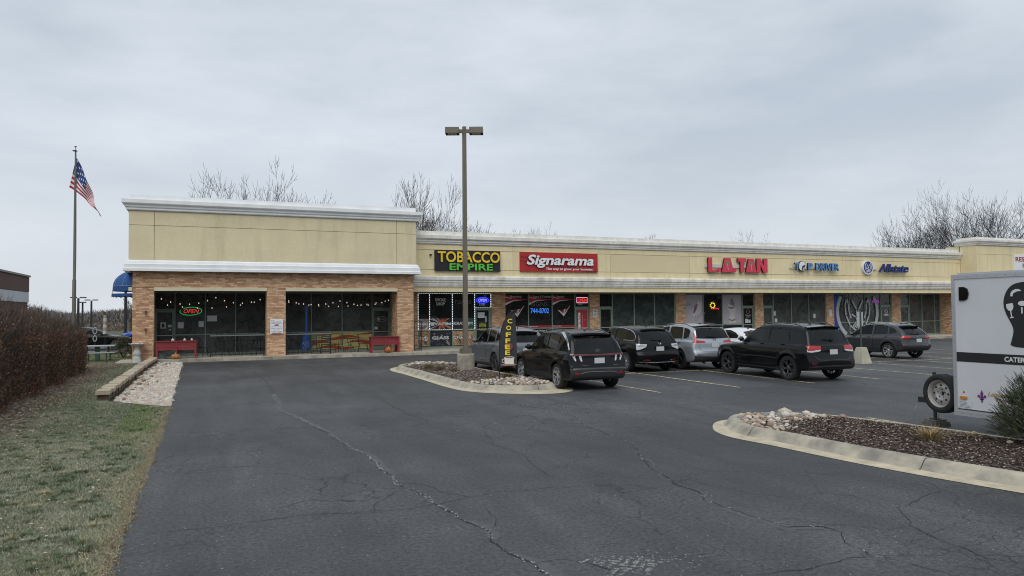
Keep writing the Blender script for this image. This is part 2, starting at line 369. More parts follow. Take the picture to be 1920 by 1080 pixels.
# ---- cracks: jagged ribbons with grit, and smoothed bands of crack sealer beside the longest one
cracks = dict(
 A=[(1.70,20.85),(1.53,17.18),(1.78,16.06),(2.01,14.17),(2.12,13.10),(2.17,12.02),(2.33,11.41),(2.29,10.36),(2.33,9.82),(2.25,9.32),(2.39,8.77),(2.42,8.23),(2.50,7.35),(2.62,6.97),(2.52,6.62),(2.54,6.22),(2.65,5.89),(2.61,5.2),(2.7,4.2)],
 B=[(-.7,8.3),(-.37,8.24),(.18,8.21),(.94,8.30),(1.72,8.15),(2.06,8.07),(2.66,8.18),(3.28,8.39),(4.56,8.16),(4.95,7.98),(5.34,7.35)],
 C=[(6.55,10.53),(6.06,9.52),(5.70,8.66),(5.49,7.89),(5.50,7.46),(5.33,7.03),(5.33,6.70),(5.35,6.25),(5.40,6.07),(5.40,5.81),(5.75,5.69),(5.78,5.46),(5.54,5.20),(5.52,4.95),(5.49,4.83)],
 D=[(6.88,5.62),(6.58,5.36),(6.49,5.14),(6.41,4.71),(6.32,4.38),(6.47,4.16)],
 D2=[(5.46,6.14),(5.72,5.99),(5.78,5.82),(6.02,5.61),(6.28,5.33),(6.54,5.31)],
 E=[(8.32,6.22),(7.35,5.96),(7.02,5.86),(6.81,5.57)], F=[(5.54,4.81),(5.60,4.51),(5.69,4.26)],
 G=[(5.50,4.83),(5.28,4.87),(5.12,4.85),(4.80,4.82),(4.54,4.85),(4.22,4.87)],
 H=[(-.69,15.07),(.32,14.85),(1.23,14.76),(1.76,14.65),(2.00,14.31)],
 I=[(2.45,12.94),(3.33,12.70),(4.00,12.82),(4.77,12.98),(5.69,13.89),(6.79,14.59),(8.82,16.06)],
 J=[(4.01,19.68),(4.07,17.84),(4.02,15.76),(4.19,13.91)],
 K=[(7.10,17.83),(6.76,16.50),(6.93,15.42),(7.15,14.70),(7.08,13.55),(6.68,12.34),(6.55,10.53)],
 L=[(2.28,9.31),(2.60,9.06),(2.66,8.64),(2.81,8.43),(2.91,8.19)], M=[(2.90,7.79),(2.87,7.38),(2.77,7.12),(2.64,7.00)],
 N=[(1.74,8.14),(1.84,8.50),(2.14,8.88)], O=[(8.82,16.06),(9.49,15.36),(9.94,14.24),(9.88,12.79)],
 P=[(1.70,28.59),(1.82,25.05),(1.70,20.85)], Q=[(2.65,5.89),(2.94,5.85),(3.12,5.60),(3.25,5.30)],
 R=[(4.77,12.98),(4.42,11.54),(4.50,10.49),(4.20,8.65)], S=[(4.01,19.68),(4.02,23.89),(3.84,27.43)])
def jag(pts, amp, step):
    out = [Vector((*pts[0], 0))]
    for a, b_ in zip(pts[:-1], pts[1:]):
        a = Vector((*a, 0)); b_ = Vector((*b_, 0)); L_ = (b_-a).length; n = max(2, int(L_/step)); d = (b_-a).normalized(); nn = Vector((-d.y, d.x, 0)); off = 0
        for k in range(1, n+1):
            off = off*.75 + random.gauss(0, amp); t_ = k/n
            out.append(a.lerp(b_, t_) + nn*off*sin(pi*min(1, t_))**.5 if k < n else b_.copy())
    return out
def ribbon(mb, pts, wf, z):
    n = len(pts); vs = []
    for i, p in enumerate(pts):
        d = (pts[min(i+1, n-1)]-pts[max(i-1, 0)]); d = d.normalized() if d.length > 1e-9 else Vector((1,0,0)); nn = Vector((-d.y, d.x, 0)); w = wf(i/(n-1))
        vs += [p+nn*w+Vector((0,0,z)), p-nn*w+Vector((0,0,z))]
    mb.add(vs, [(2*i, 2*i+1, 2*i+3, 2*i+2) for i in range(n-1)])
main = {'A': .010, 'C': .009, 'B': .0045, 'D': .006, 'K': .006, 'I': .0045, 'J': .005, 'H': .004}
gm = MB()
for k, pts in cracks.items():
    w0 = main.get(k, .0042); cm = MB(); P_ = jag(pts, .018, .09)
    ribbon(cm, P_, lambda t_: w0*random.uniform(.35, 1.25)*(min(1, t_*8+.2))*(min(1, (1-t_)*8+.2)), .004)
    # branches
    for _ in range(int(len(P_)*.06)):
        i = random.randrange(len(P_)); a = P_[i]; ang = random.uniform(0, 2*pi); L_ = random.uniform(.3, 1.3)
        q = [(a.x, a.y), (a.x+L_*.5*cos(ang), a.y+L_*.5*sin(ang)), (a.x+L_*cos(ang+.5), a.y+L_*sin(ang+.5))]
        if min(c[0] for c in q) < -.6: continue
        ribbon(cm, jag(q, .015, .07), lambda t_: .0035*random.uniform(.4, 1.1)*(1.05-t_), .004)
    cm.build('crack', M_crack, parent=lot, rel=False)
    if k in ('A', 'C', 'H', 'I', 'K'):
        dens = {'A': 1.0, 'C': .6, 'H': .7, 'I': .7, 'K': .5}[k]
        for p in P_:
            if random.random() > dens: continue
            for _ in range(random.randint(0, 7 if k == 'A' else 4)):
                r = random.uniform(.003, .011); x = p.x+random.gauss(0, .014); y_ = p.y+random.gauss(0, .02); a = random.uniform(0, pi)
                gm.add([(x+r*cos(a+j*2.1), y_+r*sin(a+j*2.1), .006+.004*(j == 0)) for j in range(3)], [(0, 1, 2)])
# the pale scuffed patch near the viewer
for cx_, cy_, sx_, sy_, n_, an in ((3.40, 5.50, .17, .05, 900, .5), (3.32, 5.62, .10, .06, 600, -.3), (3.50, 5.40, .14, .03, 350, .9), (3.62, 5.46, .20, .03, 260, .1), (3.22, 5.44, .08, .03, 160, .4), (3.08, 5.75, .06, .015, 60, .2), (3.9, 5.3, .16, .03, 90, .6)):
    for _ in range(n_):
        u, v = random.gauss(0, sx_), random.gauss(0, sy_); x = cx_+u*cos(an)-v*sin(an); y_ = cy_+u*sin(an)+v*cos(an)
        if sin(x*47+3*sin(y_*31))+sin(y_*61+4*sin(x*23)) < -.1+.5*random.random(): continue
        r = random.uniform(.0025, .009); a = random.uniform(0, 6.3); gm.add([(x+r*cos(a+j*2.1), y_+r*sin(a+j*2.1), .006) for j in range(3)], [(0, 1, 2)])
for _ in range(900):   # loose grit everywhere
    x = random.uniform(-.6, 9); y_ = 4.5+18*random.random()**1.5; r = random.uniform(.003, .007); a = random.uniform(0, 3)
    gm.add([(x+r*cos(a+j*2.1), y_+r*sin(a+j*2.1), .005+.005*(j == 0)) for j in range(3)], [(0, 1, 2)])
g_ = gm.build('grit', M_crumb, parent=lot, kind='stuff')
dustm = mat('crack_dust', (.155, .155, .155), .9, var=.5, vscale=25)
for k_, w_ in (('A', .022), ('H', .012), ('I', .010), ('K', .012), ('C', .012), ('G', .012)):
    P_ = jag(cracks[k_], .03, .10); i = 0
    while i < len(P_)-6:
        m_ = random.randint(4, 12)
        if random.random() < .6: cm = MB(); ribbon(cm, P_[i:i+m_], lambda t_: w_*random.uniform(.1, 1.2)*sin(pi*min(.97, max(.03, t_))), .003); cm.build('crack_dust', dustm, parent=lot)
        i += m_
oil = mat('oil_stain', (.034, .034, .036), .5, var=.25, vscale=6)
for k_ in range(15):
    x_ = 12.5+2.72*random.randint(0, 9)+random.uniform(-.35, .35); y0_ = random.uniform(17.5, 27); r_ = random.uniform(.05, .22); cm = MB(); n_ = 14; pr_ = [r_*random.uniform(.5, 1.2) for _ in range(n_)]
    cm.add([(x_+pr_[j]*cos(2*pi*j/n_), y0_+pr_[j]*1.5*sin(2*pi*j/n_), .003) for j in range(n_)], [tuple(range(n_))]); cm.build('oil_stain', oil, parent=lot)
sealm = mat('crack_sealer', (.078, .081, .086), .8, var=.25, vscale=8)
for i0, i1, w_ in ((0, 4, .05), (6, 8, .06), (12, 14, .07), (15, 18, .075)):
    q = cracks['A'][i0:i1+1]; cm = MB(); ribbon(cm, jag([(x+.05, y_) for x, y_ in q], .01, .12), lambda t_: w_*random.uniform(.75, 1.1)*(min(1, t_*6+.15))*(min(1, (1-t_)*6+.15)), .002)
    cm.build('crack_sealer', sealm, parent=lot)
cm = MB(); ribbon(cm, jag([(x-.04, y_-.05) for x, y_ in cracks['C'][6:11]], .01, .12), lambda t_: .05*random.uniform(.6, 1.1), .002); cm.build('crack_sealer', sealm, parent=lot)

# ---- stall stripes, worn yellow-white paint
def stripe_mat():
    m = bpy.data.materials.new('stripe_paint'); m.use_nodes = True; nt = m.node_tree; b_ = nt.nodes['Principled BSDF']
    b_.inputs['Base Color'].default_value = (.56, .47, .27, 1); b_.inputs['Roughness'].default_value = .8
    t = N(nt, 'ShaderNodeTexCoord'); n = N(nt, 'ShaderNodeTexNoise', inp={'Scale': 7.0, 'Detail': 7.0, 'Roughness': .75}); nt.links.new(t.outputs['Object'], n.inputs['Vector'])
    r = N(nt, 'ShaderNodeMapRange', inp={1: .36, 2: .56}); nt.links.new(n.outputs['Fac'], r.inputs[0])
    mx_ = N(nt, 'ShaderNodeMixRGB', inp={1: (.07, .07, .073, 1), 2: (.56, .47, .27, 1)}); nt.links.new(r.outputs[0], mx_.inputs[0]); nt.links.new(mx_.outputs[0], b_.inputs['Base Color'])
    return m
M_stripe = stripe_mat()
def stripe(x0, y0, x1, y1, w=.10):
    a = Vector((x0, y0, 0)); c = Vector((x1, y1, 0)); d = (c-a).normalized(); nn = Vector((-d.y, d.x, 0))*w/2; z = Vector((0, 0, .004))
    n = max(2, int((c-a).length/.6)); vs = []
    for i in range(n+1):
        p = a.lerp(c, i/n); wob = 1+random.uniform(-.18, .12); vs += [p+nn*wob+z, p-nn*wob+z]
    MB().add(vs, [(2*i, 2*i+1, 2*i+3, 2*i+2) for i in range(n)]).build('stripe', M_stripe, parent=lot)
SX = [11.2 + 2.72*i for i in range(13)]
for i, x in enumerate(SX):
    stripe(x, 16.6 + random.uniform(-.1, .1), x, 21.95); stripe(x, 22.07, x, 27.6)
xx = 9.4
while xx < 44: 
    x2 = min(xx+2.72, 44)
    stripe(xx, 22.0+.06*sin(xx*1.3), x2, 22.0+.06*sin(x2*1.3)); xx = x2+.001
stripe(12.3, 10.9, 12.3, 5.3)
for x in (14.4, 17.1, 19.8): stripe(x, 10.4, x, 5.0)

# ---- kerbed islands
def smooth_loop(pts, n=6):
    out = []; m_ = len(pts)
    for i in range(m_):
        p0, p1, p2, p3 = (np.array(pts[(i+k-1) % m_], float) for k in range(4))
        for k in range(n):
            t_ = k/n; out.append(tuple(.5*((2*p1)+(-p0+p2)*t_+(2*p0-5*p1+4*p2-p3)*t_**2+(-p0+3*p1-3*p2+p3)*t_**3)))
    return out
def island(name, label, inner, gut, mound):
    """inner: loop of the planted edge with a gutter width per point; counter-clockwise"""
    loop = smooth_loop([(x, y_, g) for (x, y_), g in zip(inner, gut)], 6); n = len(loop)
    P_ = np.array([l[:2] for l in loop]); g_ = np.array([l[2] for l in loop])
    d = np.roll(P_, -1, 0)-np.roll(P_, 1, 0); d /= np.linalg.norm(d, axis=1)[:, None]; nn = np.stack([d[:, 1], -d[:, 0]], 1)
    root = bpy.data.objects.new(name, None); col.objects.link(root); root['kind'] = 'structure'; root['label'] = label
    prof = [(0, .10), (.005, .150), (.10, .155), (.145, .148), (.185, .125), (.22, .08), (.26, .038), (.30, .020)]
    def sweep(pr):
        vs = []; 
        for i in range(n):
            for o, z in pr: vs.append((*(P_[i]+nn[i]*(o if o <= .3 else .3+(o-.3)*g_[i])), z))
        k = len(pr); fs = []
        for i in range(n):
            j = (i+1) % n
            for q in range(k-1): fs.append((i*k+q, i*k+q+1, j*k+q+1, j*k+q))
        return MB().add(vs, fs)
    sweep(prof).build('kerb', M_curb, root, smooth=60)
    sweep([(.30, .020), (1.3, .006)]).build('gutter', M_gutter, root, smooth=60)
    # joints across the kerb
    jb = MB()
    for i in range(7, n, 17):
        for (o0, z0), (o1, z1) in zip(prof[1:], prof[2:]):
            a = P_[i]+nn[i]*o0; c = P_[i]+nn[i]*o1; t_ = d[i]*.004*(1+random.random())
            jb.add([(*(a-t_), z0+.003), (*(a+t_), z0+.003), (*(c+t_), z1+.003), (*(c-t_), z1+.003)], [(0, 1, 2, 3)])
    jb.build('kerb_joint', M_crack, root)
    # mulch surface, gently mounded, on a grid of rings
    cen = P_.mean(0); vs = [(*cen, .13+mound)]; fs = []; R = 7
    for r in range(R, 0, -1):
        t_ = r/R
        for i in range(n):
            q = cen+(P_[i]-cen)*t_ + (nn[i]*.02 if r == R else 0); vs.append((*q, .13+mound*(1-t_**3)+(random.uniform(0, .02) if r < R else 0)))
    for r in range(R-1):
        for i in range(n): j = (i+1) % n; fs.append((1+r*n+i, 1+r*n+j, 1+(r+1)*n+j, 1+(r+1)*n+i))
    for i in range(n): fs.append((1+(R-1)*n+i, 1+(R-1)*n+(i+1) % n, 0))
    MB().add(vs, fs).build('mulch', M_mulch, root, smooth=True, kind='stuff')
    from mathutils.bvhtree import BVHTree
    tree_ = BVHTree.FromPolygons([Vector(v) for v in vs], fs)
    def zf(x, y_):
        h = tree_.ray_cast(Vector((x, y_, 2)), Vector((0, 0, -1)))[0]; return h.z if h else .14
    return root, P_, zf
def inside(P_, x, y_):
    c = False; n = len(P_); j = n-1
    for i in range(n):
        if (P_[i][1] > y_) != (P_[j][1] > y_) and x < (P_[j][0]-P_[i][0])*(y_-P_[i][1])/(P_[j][1]-P_[i][1])+P_[i][0]: c = not c
        j = i
    return c
islA_in = [(6.95,27.2),(7.0,25.5),(7.0,23.0),(7.0,21.1),(7.1,19.9),(7.35,19.25),(7.95,18.85),(8.6,18.68),(9.05,18.95),(9.17,19.6),(9.14,21.3),(9.08,23.1),(9.05,25.3),(9.1,27.6),(8.75,28.7),(7.95,28.95),(7.25,28.4)]
islA_g = [.22,.22,.20,.22,.27,.36,.60,.75,.35,.0,.0,.0,.0,.0,.05,.15,.20]
islB_in = [(9.20,10.95),(8.93,10.3),(9.0,9.35),(9.05,8.1),(9.18,7.1),(9.38,6.1),(9.7,4.8),(10.1,3.2),(10.5,1.0),(11.0,-1.5),(11.8,-1.5),(11.62,1),(11.6,4),(11.60,7.0),(11.5,8.55),(11.32,9.5),(11.1,10.5),(10.75,11.1),(10.2,11.42),(9.6,11.45)]
islB_g = [.24,.28,.27,.25,.25,.25,.25,.25,.25,.2,0,0,0,0,0,0,0,.02,.06,.13]
isA, PA, zA = island('lamp_island', 'kerbed island with the lamp post, mulch and river stones', islA_in, islA_g, .05)
isB, PB, zB = island('shrub_island', 'long kerbed island with stones at its tip and an evergreen shrub', islB_in, islB_g, .06)

# mulch chips (stuff) and dead leaves
M_ch1 = mat('mulch_chip_dark', (.115, .085, .07), .9); M_ch2 = mat('mulch_chip_grey', (.36, .31, .275), .9); M_ch3 = mat('mulch_chip_rust', (.16, .09, .065), .9)
def chips(P_, n, root, zf, sz, region=None, bright=.42):
    mb = MB(); x0, y0 = P_.min(0); x1, y1 = P_.max(0); k = 0
    while k < n:
        x = random.uniform(x0, x1); y_ = random.uniform(y0, y1)
        if not inside(P_, x, y_) or (region and not region(x, y_)): continue
        k += 1; a = random.uniform(0, pi); L_ = random.uniform(.5, 1.3)*sz; w = L_*random.uniform(.2, .45); z = zf(x, y_)+random.uniform(.001, .018); tl = random.uniform(-.35, .35)*L_
        u = random.random(); mi = 1 if u < bright else (2 if u < bright+.22 else 0)
        mb.add([(x-cos(a)*L_+sin(a)*w, y_-sin(a)*L_-cos(a)*w, z), (x+cos(a)*L_+sin(a)*w, y_+sin(a)*L_-cos(a)*w, z+tl), (x+cos(a)*L_-sin(a)*w, y_+sin(a)*L_+cos(a)*w, z+tl+.004), (x-cos(a)*L_-sin(a)*w, y_-sin(a)*L_+cos(a)*w, z+.006)], [(0, 1, 2, 3)], mi)
    return mb.build('mulch_chips', [M_ch1, M_ch2, M_ch3], root, kind='stuff')
chips(PA, 16000, isA, zA, .024)
chips(PB, 34000, isB, zB, .020, region=lambda x, y_: y_ > 3.5)

# river stones: each one picked out
def stone_meshes(n, pref):
    out = []
    for k in range(n):
        bm = bmesh.new(); bmesh.ops.create_icosphere(bm, subdivisions=1, radius=1.0)
        sx, sy, sz = random.uniform(.8, 1.2), random.uniform(.6, .95), random.uniform(.45, .65)
        for v in bm.verts:
            v.co = Vector((v.co.x*sx, v.co.y*sy, v.co.z*sz))*random.uniform(.88, 1.1)
        me = bpy.data.meshes.new(pref); bm.to_mesh(me); bm.free()
        me.polygons.foreach_set('use_smooth', [True]*len(me.polygons)); out.append(me)
    return out
SM = [mat('stone_'+n_, c_, .75, var=.3, vscale=6, bump=.3, bscale=20) for n_, c_ in (('tan', (.42, .33, .23)), ('white', (.58, .55, .50)), ('grey', (.24, .25, .25)), ('pink', (.36, .25, .20)), ('buff', (.50, .43, .33)), ('brown', (.22, .16, .12)))]
stones = []
for m_ in SM:
    for me in stone_meshes(2, 'stone'):
        me.materials.append(m_); stones.append(me)
def lay_stones(root, P_, region, n, s0, s1, zf):
    placed = []; x0, y0 = P_.min(0); x1, y1 = P_.max(0); t_ = 0
    while len(placed) < n and t_ < 20000:
        t_ += 1; x = random.uniform(x0, x1); y_ = random.uniform(y0, y1); s = random.uniform(s0, s1)
        if not region(x, y_) or not inside(P_, x, y_): continue
        if any((x-a)**2+(y_-b_)**2 < (.72*(s+c))**2 for a, b_, c in placed): continue
        placed.append((x, y_, s)); o = link('stone', random.choice(stones), root)
        o.location = (x, y_, zf(x, y_)+s*.32); o.rotation_euler = (random.uniform(-.25, .25), random.uniform(-.25, .25), random.uniform(0, 6.3)); o.scale = (s, s, s)
lay_stones(isA, PA, lambda x, y_: y_ < 20.15+.35*(x-7.2)*.9, 190, .04, .095, zA)
lay_stones(isA, PA, lambda x, y_: y_ > 27.2-.3*sin(x*3), 80, .045, .10, zA)
lay_stones(isB, PB, lambda x, y_: (y_ > 10.05+.25*(x-9) and x < 11.4) or (x < 9.35 and y_ > 9.7), 170, .035, .085, zB)
for x, y_, s in ((11.05, 10.35, .09), (10.35, 11.1, .15), (10.05, 10.75, .12), (10.75, 10.95, .10), (11.33, 8.0, .07), (10.9, 7.15, .06)):
    o = link('stone', random.choice(stones), isB); o.location = (x, y_, zB(x, y_)+s*.4); o.scale = (s, s, s); o.rotation_euler = (0, 0, x*5)

# gravel bed between the low wall and the asphalt
PBed = np.array([(-2.15, 21.1), (-1.9, 20.7), (-1.3, 19.8), (-.78, 19.3), (-.85, 24), (-.92, 30), (-1.0, 36.5), (-2.1, 36.5)])
gv = MB(); k = 0
tri = [me for me in stones]
def rockbit(mb, x, y_, z, s, mi):
    pts = [(cos(a)*s*random.uniform(.7, 1.2), sin(a)*s*random.uniform(.5, 1.0)) for a in (0, 1.26, 2.51, 3.77, 5.03)]; rz = random.uniform(0, 6.28); c_, s_ = cos(rz), sin(rz)
    base = [(x+u*c_-v*s_, y_+u*s_+v*c_, z) for u, v in pts]; top = [(x+(u*c_-v*s_)*.6, y_+(u*s_+v*c_)*.6, z+s*random.uniform(.35, .7)) for u, v in pts]
    mb.add(base+top, [(5, 6, 7, 8, 9)]+[(i, (i+1) % 5, 5+(i+1) % 5, 5+i) for i in range(5)], mi)
while k < 9000:
    y_ = 19.3+17.2*random.random()**1.15; x = random.uniform(-2.2, -.78)
    if not inside(PBed, x, y_): continue
    k += 1; s = random.uniform(.015, .045)*(1.9 if random.random() < .10 else 1); u = random.random()
    rockbit(gv, x, y_, .012, s, 0 if u < .38 else 1 if u < .7 else 2 if u < .78 else 3 if u < .92 else 4)
pale = [mat('gravel_pale', (.48, .42, .34), .9, var=.25, vscale=5), mat('gravel_white', (.56, .53, .47), .9), mat('gravel_grey', (.34, .33, .33), .9), mat('gravel_pink', (.46, .35, .32), .9), mat('gravel_buff', (.48, .41, .31), .9)]
gv.build('gravel', pale, bed, kind='stuff')
k = 0
while k < 60:
    y_ = random.uniform(20.2, 36); x = random.uniform(-2.1, -1.45)
    if not inside(PBed, x, y_): continue
    k += 1; s = random.uniform(.05, .11); o = link('stone', random.choice(stones), bed); o.location = (x, y_, .02+s*.3); o.scale = (s, s, s); o.rotation_euler = (0, 0, k*2.1)

# low block wall along the bed
M_blk = [mat('block_tan', (.40, .34, .25), .9, var=.25, vscale=5, bump=.5, bscale=30), mat('block_light', (.46, .395, .29), .9, var=.25, vscale=5, bump=.5, bscale=30)]
M_blkface = mat('block_face', (.17, .125, .09), .95, var=.5, vscale=8, bump=1, bscale=25)
rw = thing('garden_wall', 'low tan block wall between the lawn and the gravel bed', 'wall', (-2.4, 21.4, 0))
ys = 21.35; i = 0
while ys < 36.3:
    L_ = random.uniform(.36, .44)*(1.5 if i < 1 else 1); x = -2.42+.012*(ys-21) + random.uniform(-.02, .02)
    x += .0 if ys < 32 else .02*(ys-32)
    zt = .27+random.uniform(-.015, .015)+.004*(ys-21)*0
    mb = MB(); mb.box(x-.17, x+.15, ys+.006, ys+L_-.006, zt-.10, zt); mb.build('block', M_blk[i % 2], rw, rel=True)
    mb = MB(); mb.box(x-.15, x+.12+random.uniform(-.01, .01), ys+.01+.1, ys+L_-.01+.1, .0, zt-.105); mb.build('block', M_blkface, rw, rel=True)
    ys += L_; i += 1

# sidewalk slabs along the shops
sw = bpy.data.objects.new('sidewalk', None); col.objects.link(sw); sw['kind'] = 'structure'
x = -2.35; i = 0
while x < 78:
    w = 1.52; mb = MB()
    mb.box(x+.004, x+w-.004, 36.62, 36.80, -.05, .15, 0)
    mb.build('kerb', M_curb, sw)
    mb = MB(); mb.box(x+.004, x+w-.004, 36.806, 38.6, -.05, .15); mb.box(x+.004, x+w-.004, 38.606, 40.3, -.05, .15); mb.build('slab', M_conc, sw)
    x += w; i += 1
mb = MB(); mb.box(-3.75, -2.36, 36.95, 39.5, -.05, .06); mb.build('slab', M_conc, sw)
# ================================================================== the shops
M_stuccoA = mat('stucco_khaki', (.60, .53, .345), .92, var=.10, vscale=.6, bump=.25, bscale=45)
M_stuccoB = mat('stucco_cream', (.67, .575, .355), .92, var=.10, vscale=.7, bump=.25, bscale=45)
M_stuccoC = mat('stucco_patch', (.66, .565, .365), .92, var=.06, vscale=.7)
def stucco(name, base):
    m = bpy.data.materials.new(name); m.use_nodes = True; nt = m.node_tree; L = nt.links.new; b_ = nt.nodes['Principled BSDF']; b_.inputs['Roughness'].default_value = .92
    t = N(nt, 'ShaderNodeTexCoord').outputs['Object']; last = None
    for sc_, dims, lo, hi, c0, c1, dt in ((.5, (1, 1, 1), .3, .7, .90, 1.06, 5), (2.2, (1, 1, .10), .50, .80, 1.0, .80, 4), (9, (1, 1, 1), .3, .7, .95, 1.04, 6)):
        mp_ = N(nt, 'ShaderNodeMapping', inp={'Scale': dims}); L(t, mp_.inputs[0]); n = N(nt, 'ShaderNodeTexNoise', inp={'Scale': sc_, 'Detail': float(dt), 'Roughness': .65}); L(mp_.outputs[0], n.inputs['Vector'])
        r = N(nt, 'ShaderNodeValToRGB'); L(n.outputs['Fac'], r.inputs[0]); r.color_ramp.elements[0].position = lo; r.color_ramp.elements[0].color = (c0, c0, c0, 1); r.color_ramp.elements[1].position = hi; r.color_ramp.elements[1].color = (c1, c1, c1*1.01, 1)
        mu = N(nt, 'ShaderNodeMixRGB', blend_type='MULTIPLY', inp={0: 1.0}); mu.inputs[1].default_value = (*base, 1)
        if last is not None: L(last, mu.inputs[1])
        L(r.outputs[0], mu.inputs[2]); last = mu.outputs[0]
    L(last, b_.inputs['Base Color']); n = N(nt, 'ShaderNodeTexNoise', inp={'Scale': 45.0}); L(t, n.inputs['Vector']); bp = N(nt, 'ShaderNodeBump', inp={'Strength': .3, 'Distance': .02}); L(n.outputs['Fac'], bp.inputs['Height']); L(bp.outputs[0], b_.inputs['Normal']); return m
M_stuccoA = stucco('stucco_khaki_stained', (.68, .60, .395)); M_stuccoB = stucco('stucco_cream_stained', (.76, .655, .405))
M_joint = mat('stucco_joint', (.26, .235, .16), .95)
M_lintel = mat('lintel_cream', (.64, .59, .42), .85, var=.1, vscale=2)
M_trimA = mat('trim_white', (.76, .78, .79), .75, var=.1, vscale=1.5)
M_sage = mat('sage_metal', (.19, .255, .205), .5, var=.1, vscale=5)
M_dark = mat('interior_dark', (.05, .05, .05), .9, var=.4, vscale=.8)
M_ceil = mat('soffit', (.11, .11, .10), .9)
M_black = mat('black_metal', (.012, .012, .013), .45)
M_white = mat('white_paint', (.72, .73, .74), .6)
M_paper = mat('paper', (.55, .58, .60), .8)
def streaked(name, base, dirt):
    m = bpy.data.materials.new(name); m.use_nodes = True; nt = m.node_tree; b_ = nt.nodes['Principled BSDF']; b_.inputs['Roughness'].default_value = .8
    t = N(nt, 'ShaderNodeTexCoord'); mp_ = N(nt, 'ShaderNodeMapping', inp={'Scale': (1.2, 1.2, .5)}); nt.links.new(t.outputs['Object'], mp_.inputs[0])
    n = N(nt, 'ShaderNodeTexNoise', inp={'Scale': 1.6, 'Detail': 7.0, 'Roughness': .72}); nt.links.new(mp_.outputs[0], n.inputs['Vector'])
    r = N(nt, 'ShaderNodeValToRGB'); nt.links.new(n.outputs['Fac'], r.inputs[0])
    r.color_ramp.elements[0].position = .36; r.color_ramp.elements[0].color = (*dirt, 1); r.color_ramp.elements[1].position = .6; r.color_ramp.elements[1].color = (*base, 1)
    nt.links.new(r.outputs[0], b_.inputs['Base Color']); MATS[name] = m; return m
M_trimB = streaked('trim_weathered', (.74, .73, .69), (.60, .59, .54))
M_trimB2 = streaked('trim_low_weathered', (.74, .725, .68), (.50, .48, .43))
def brick_mat():
    m = bpy.data.materials.new('brick_tan'); m.use_nodes = True; nt = m.node_tree; L = nt.links.new; b_ = nt.nodes['Principled BSDF']; b_.inputs['Roughness'].default_value = .9
    g = N(nt, 'ShaderNodeNewGeometry'); sp = N(nt, 'ShaderNodeSeparateXYZ'); L(g.outputs['Position'], sp.inputs[0]); sn = N(nt, 'ShaderNodeSeparateXYZ'); L(g.outputs['True Normal'], sn.inputs[0])
    ab = N(nt, 'ShaderNodeMath', operation='ABSOLUTE'); L(sn.outputs['X'], ab.inputs[0]); gt = N(nt, 'ShaderNodeMath', operation='GREATER_THAN', inp={1: .5}); L(ab.outputs[0], gt.inputs[0])
    mxh = N(nt, 'ShaderNodeMix', data_type='FLOAT'); L(gt.outputs[0], mxh.inputs[0]); L(sp.outputs['X'], mxh.inputs[2]); L(sp.outputs['Y'], mxh.inputs[3])
    cb = N(nt, 'ShaderNodeCombineXYZ'); L(mxh.outputs[0], cb.inputs[0]); L(sp.outputs['Z'], cb.inputs[1])
    br = N(nt, 'ShaderNodeTexBrick', inp={'Color1': (.41, .225, .125, 1), 'Color2': (.76, .53, .335, 1), 'Mortar': (.44, .32, .21, 1), 'Scale': 1.0, 'Mortar Size': .006, 'Mortar Smooth': .2, 'Bias': -.1, 'Brick Width': .27, 'Row Height': .078})
    br.offset = .5; L(cb.outputs[0], br.inputs['Vector'])
    n = N(nt, 'ShaderNodeTexNoise', inp={'Scale': 14.0, 'Detail': 4.0}); L(cb.outputs[0], n.inputs['Vector'])
    r = N(nt, 'ShaderNodeValToRGB'); L(n.outputs['Fac'], r.inputs[0]); r.color_ramp.elements[0].color = (.8, .8, .8, 1); r.color_ramp.elements[0].position = .3; r.color_ramp.elements[1].color = (1.15, 1.12, 1.1, 1); r.color_ramp.elements[1].position = .7
    mu = N(nt, 'ShaderNodeMixRGB', blend_type='MULTIPLY', inp={0: 1.0}); L(br.outputs['Color'], mu.inputs[1]); L(r.outputs[0], mu.inputs[2]); L(mu.outputs[0], b_.inputs['Base Color'])
    iv = N(nt, 'ShaderNodeMath', operation='SUBTRACT', inp={0: 1.0}); L(br.outputs['Fac'], iv.inputs[1])
    bp = N(nt, 'ShaderNodeBump', inp={'Strength': .9, 'Distance': .01}); L(iv.outputs[0], bp.inputs['Height']); L(bp.outputs[0], b_.inputs['Normal'])
    return m
M_brick = brick_mat()

def sweep_path(path, prof, mb, mi=0):
    """profile (out, z) swept along an open plan path with mitred corners; outward = left of travel reversed (right-hand side)"""
    P_ = [Vector((*p, 0)) for p in path]; n = len(P_); offs = []
    for i in range(n):
        ds = []
        if i > 0: ds.append((P_[i]-P_[i-1]).normalized())
        if i < n-1: ds.append((P_[i+1]-P_[i]).normalized())
        ns = [Vector((d.y, -d.x, 0)) for d in ds]
        if len(ns) == 2: b_ = (ns[0]+ns[1]).normalized(); offs.append(b_/max(.3, b_.dot(ns[0])))
        else: offs.append(ns[0])
    k = len(prof); vs = [P_[i]+offs[i]*o+Vector((0, 0, z)) for i in range(n) for o, z in prof]; fs = []
    for i in range(n-1):
        for q in range(k): q2 = (q+1) % k; fs.append((i*k+q, (i+1)*k+q, (i+1)*k+q2, i*k+q2))
    fs.append(tuple(range(k))); fs.append(tuple((n-1)*k+q for q in range(k-1, -1, -1)))
    mb.add(vs, fs, mi)
def frange_panels(root, x0, x1, xj, rows, y, m, d=.07, patch=None):
    xs_ = [x0]+xj+[x1]
    for a, c in zip(xs_[:-1], xs_[1:]):
        for z0, z1 in zip(rows[:-1], rows[1:]):
            mm = m if not (patch and patch(a, z0)) else M_stuccoC
            MB().box(a+.009, c-.009, y, y+d, z0+.009, z1-.009).build('wall_panel', mm, root, rel=True)

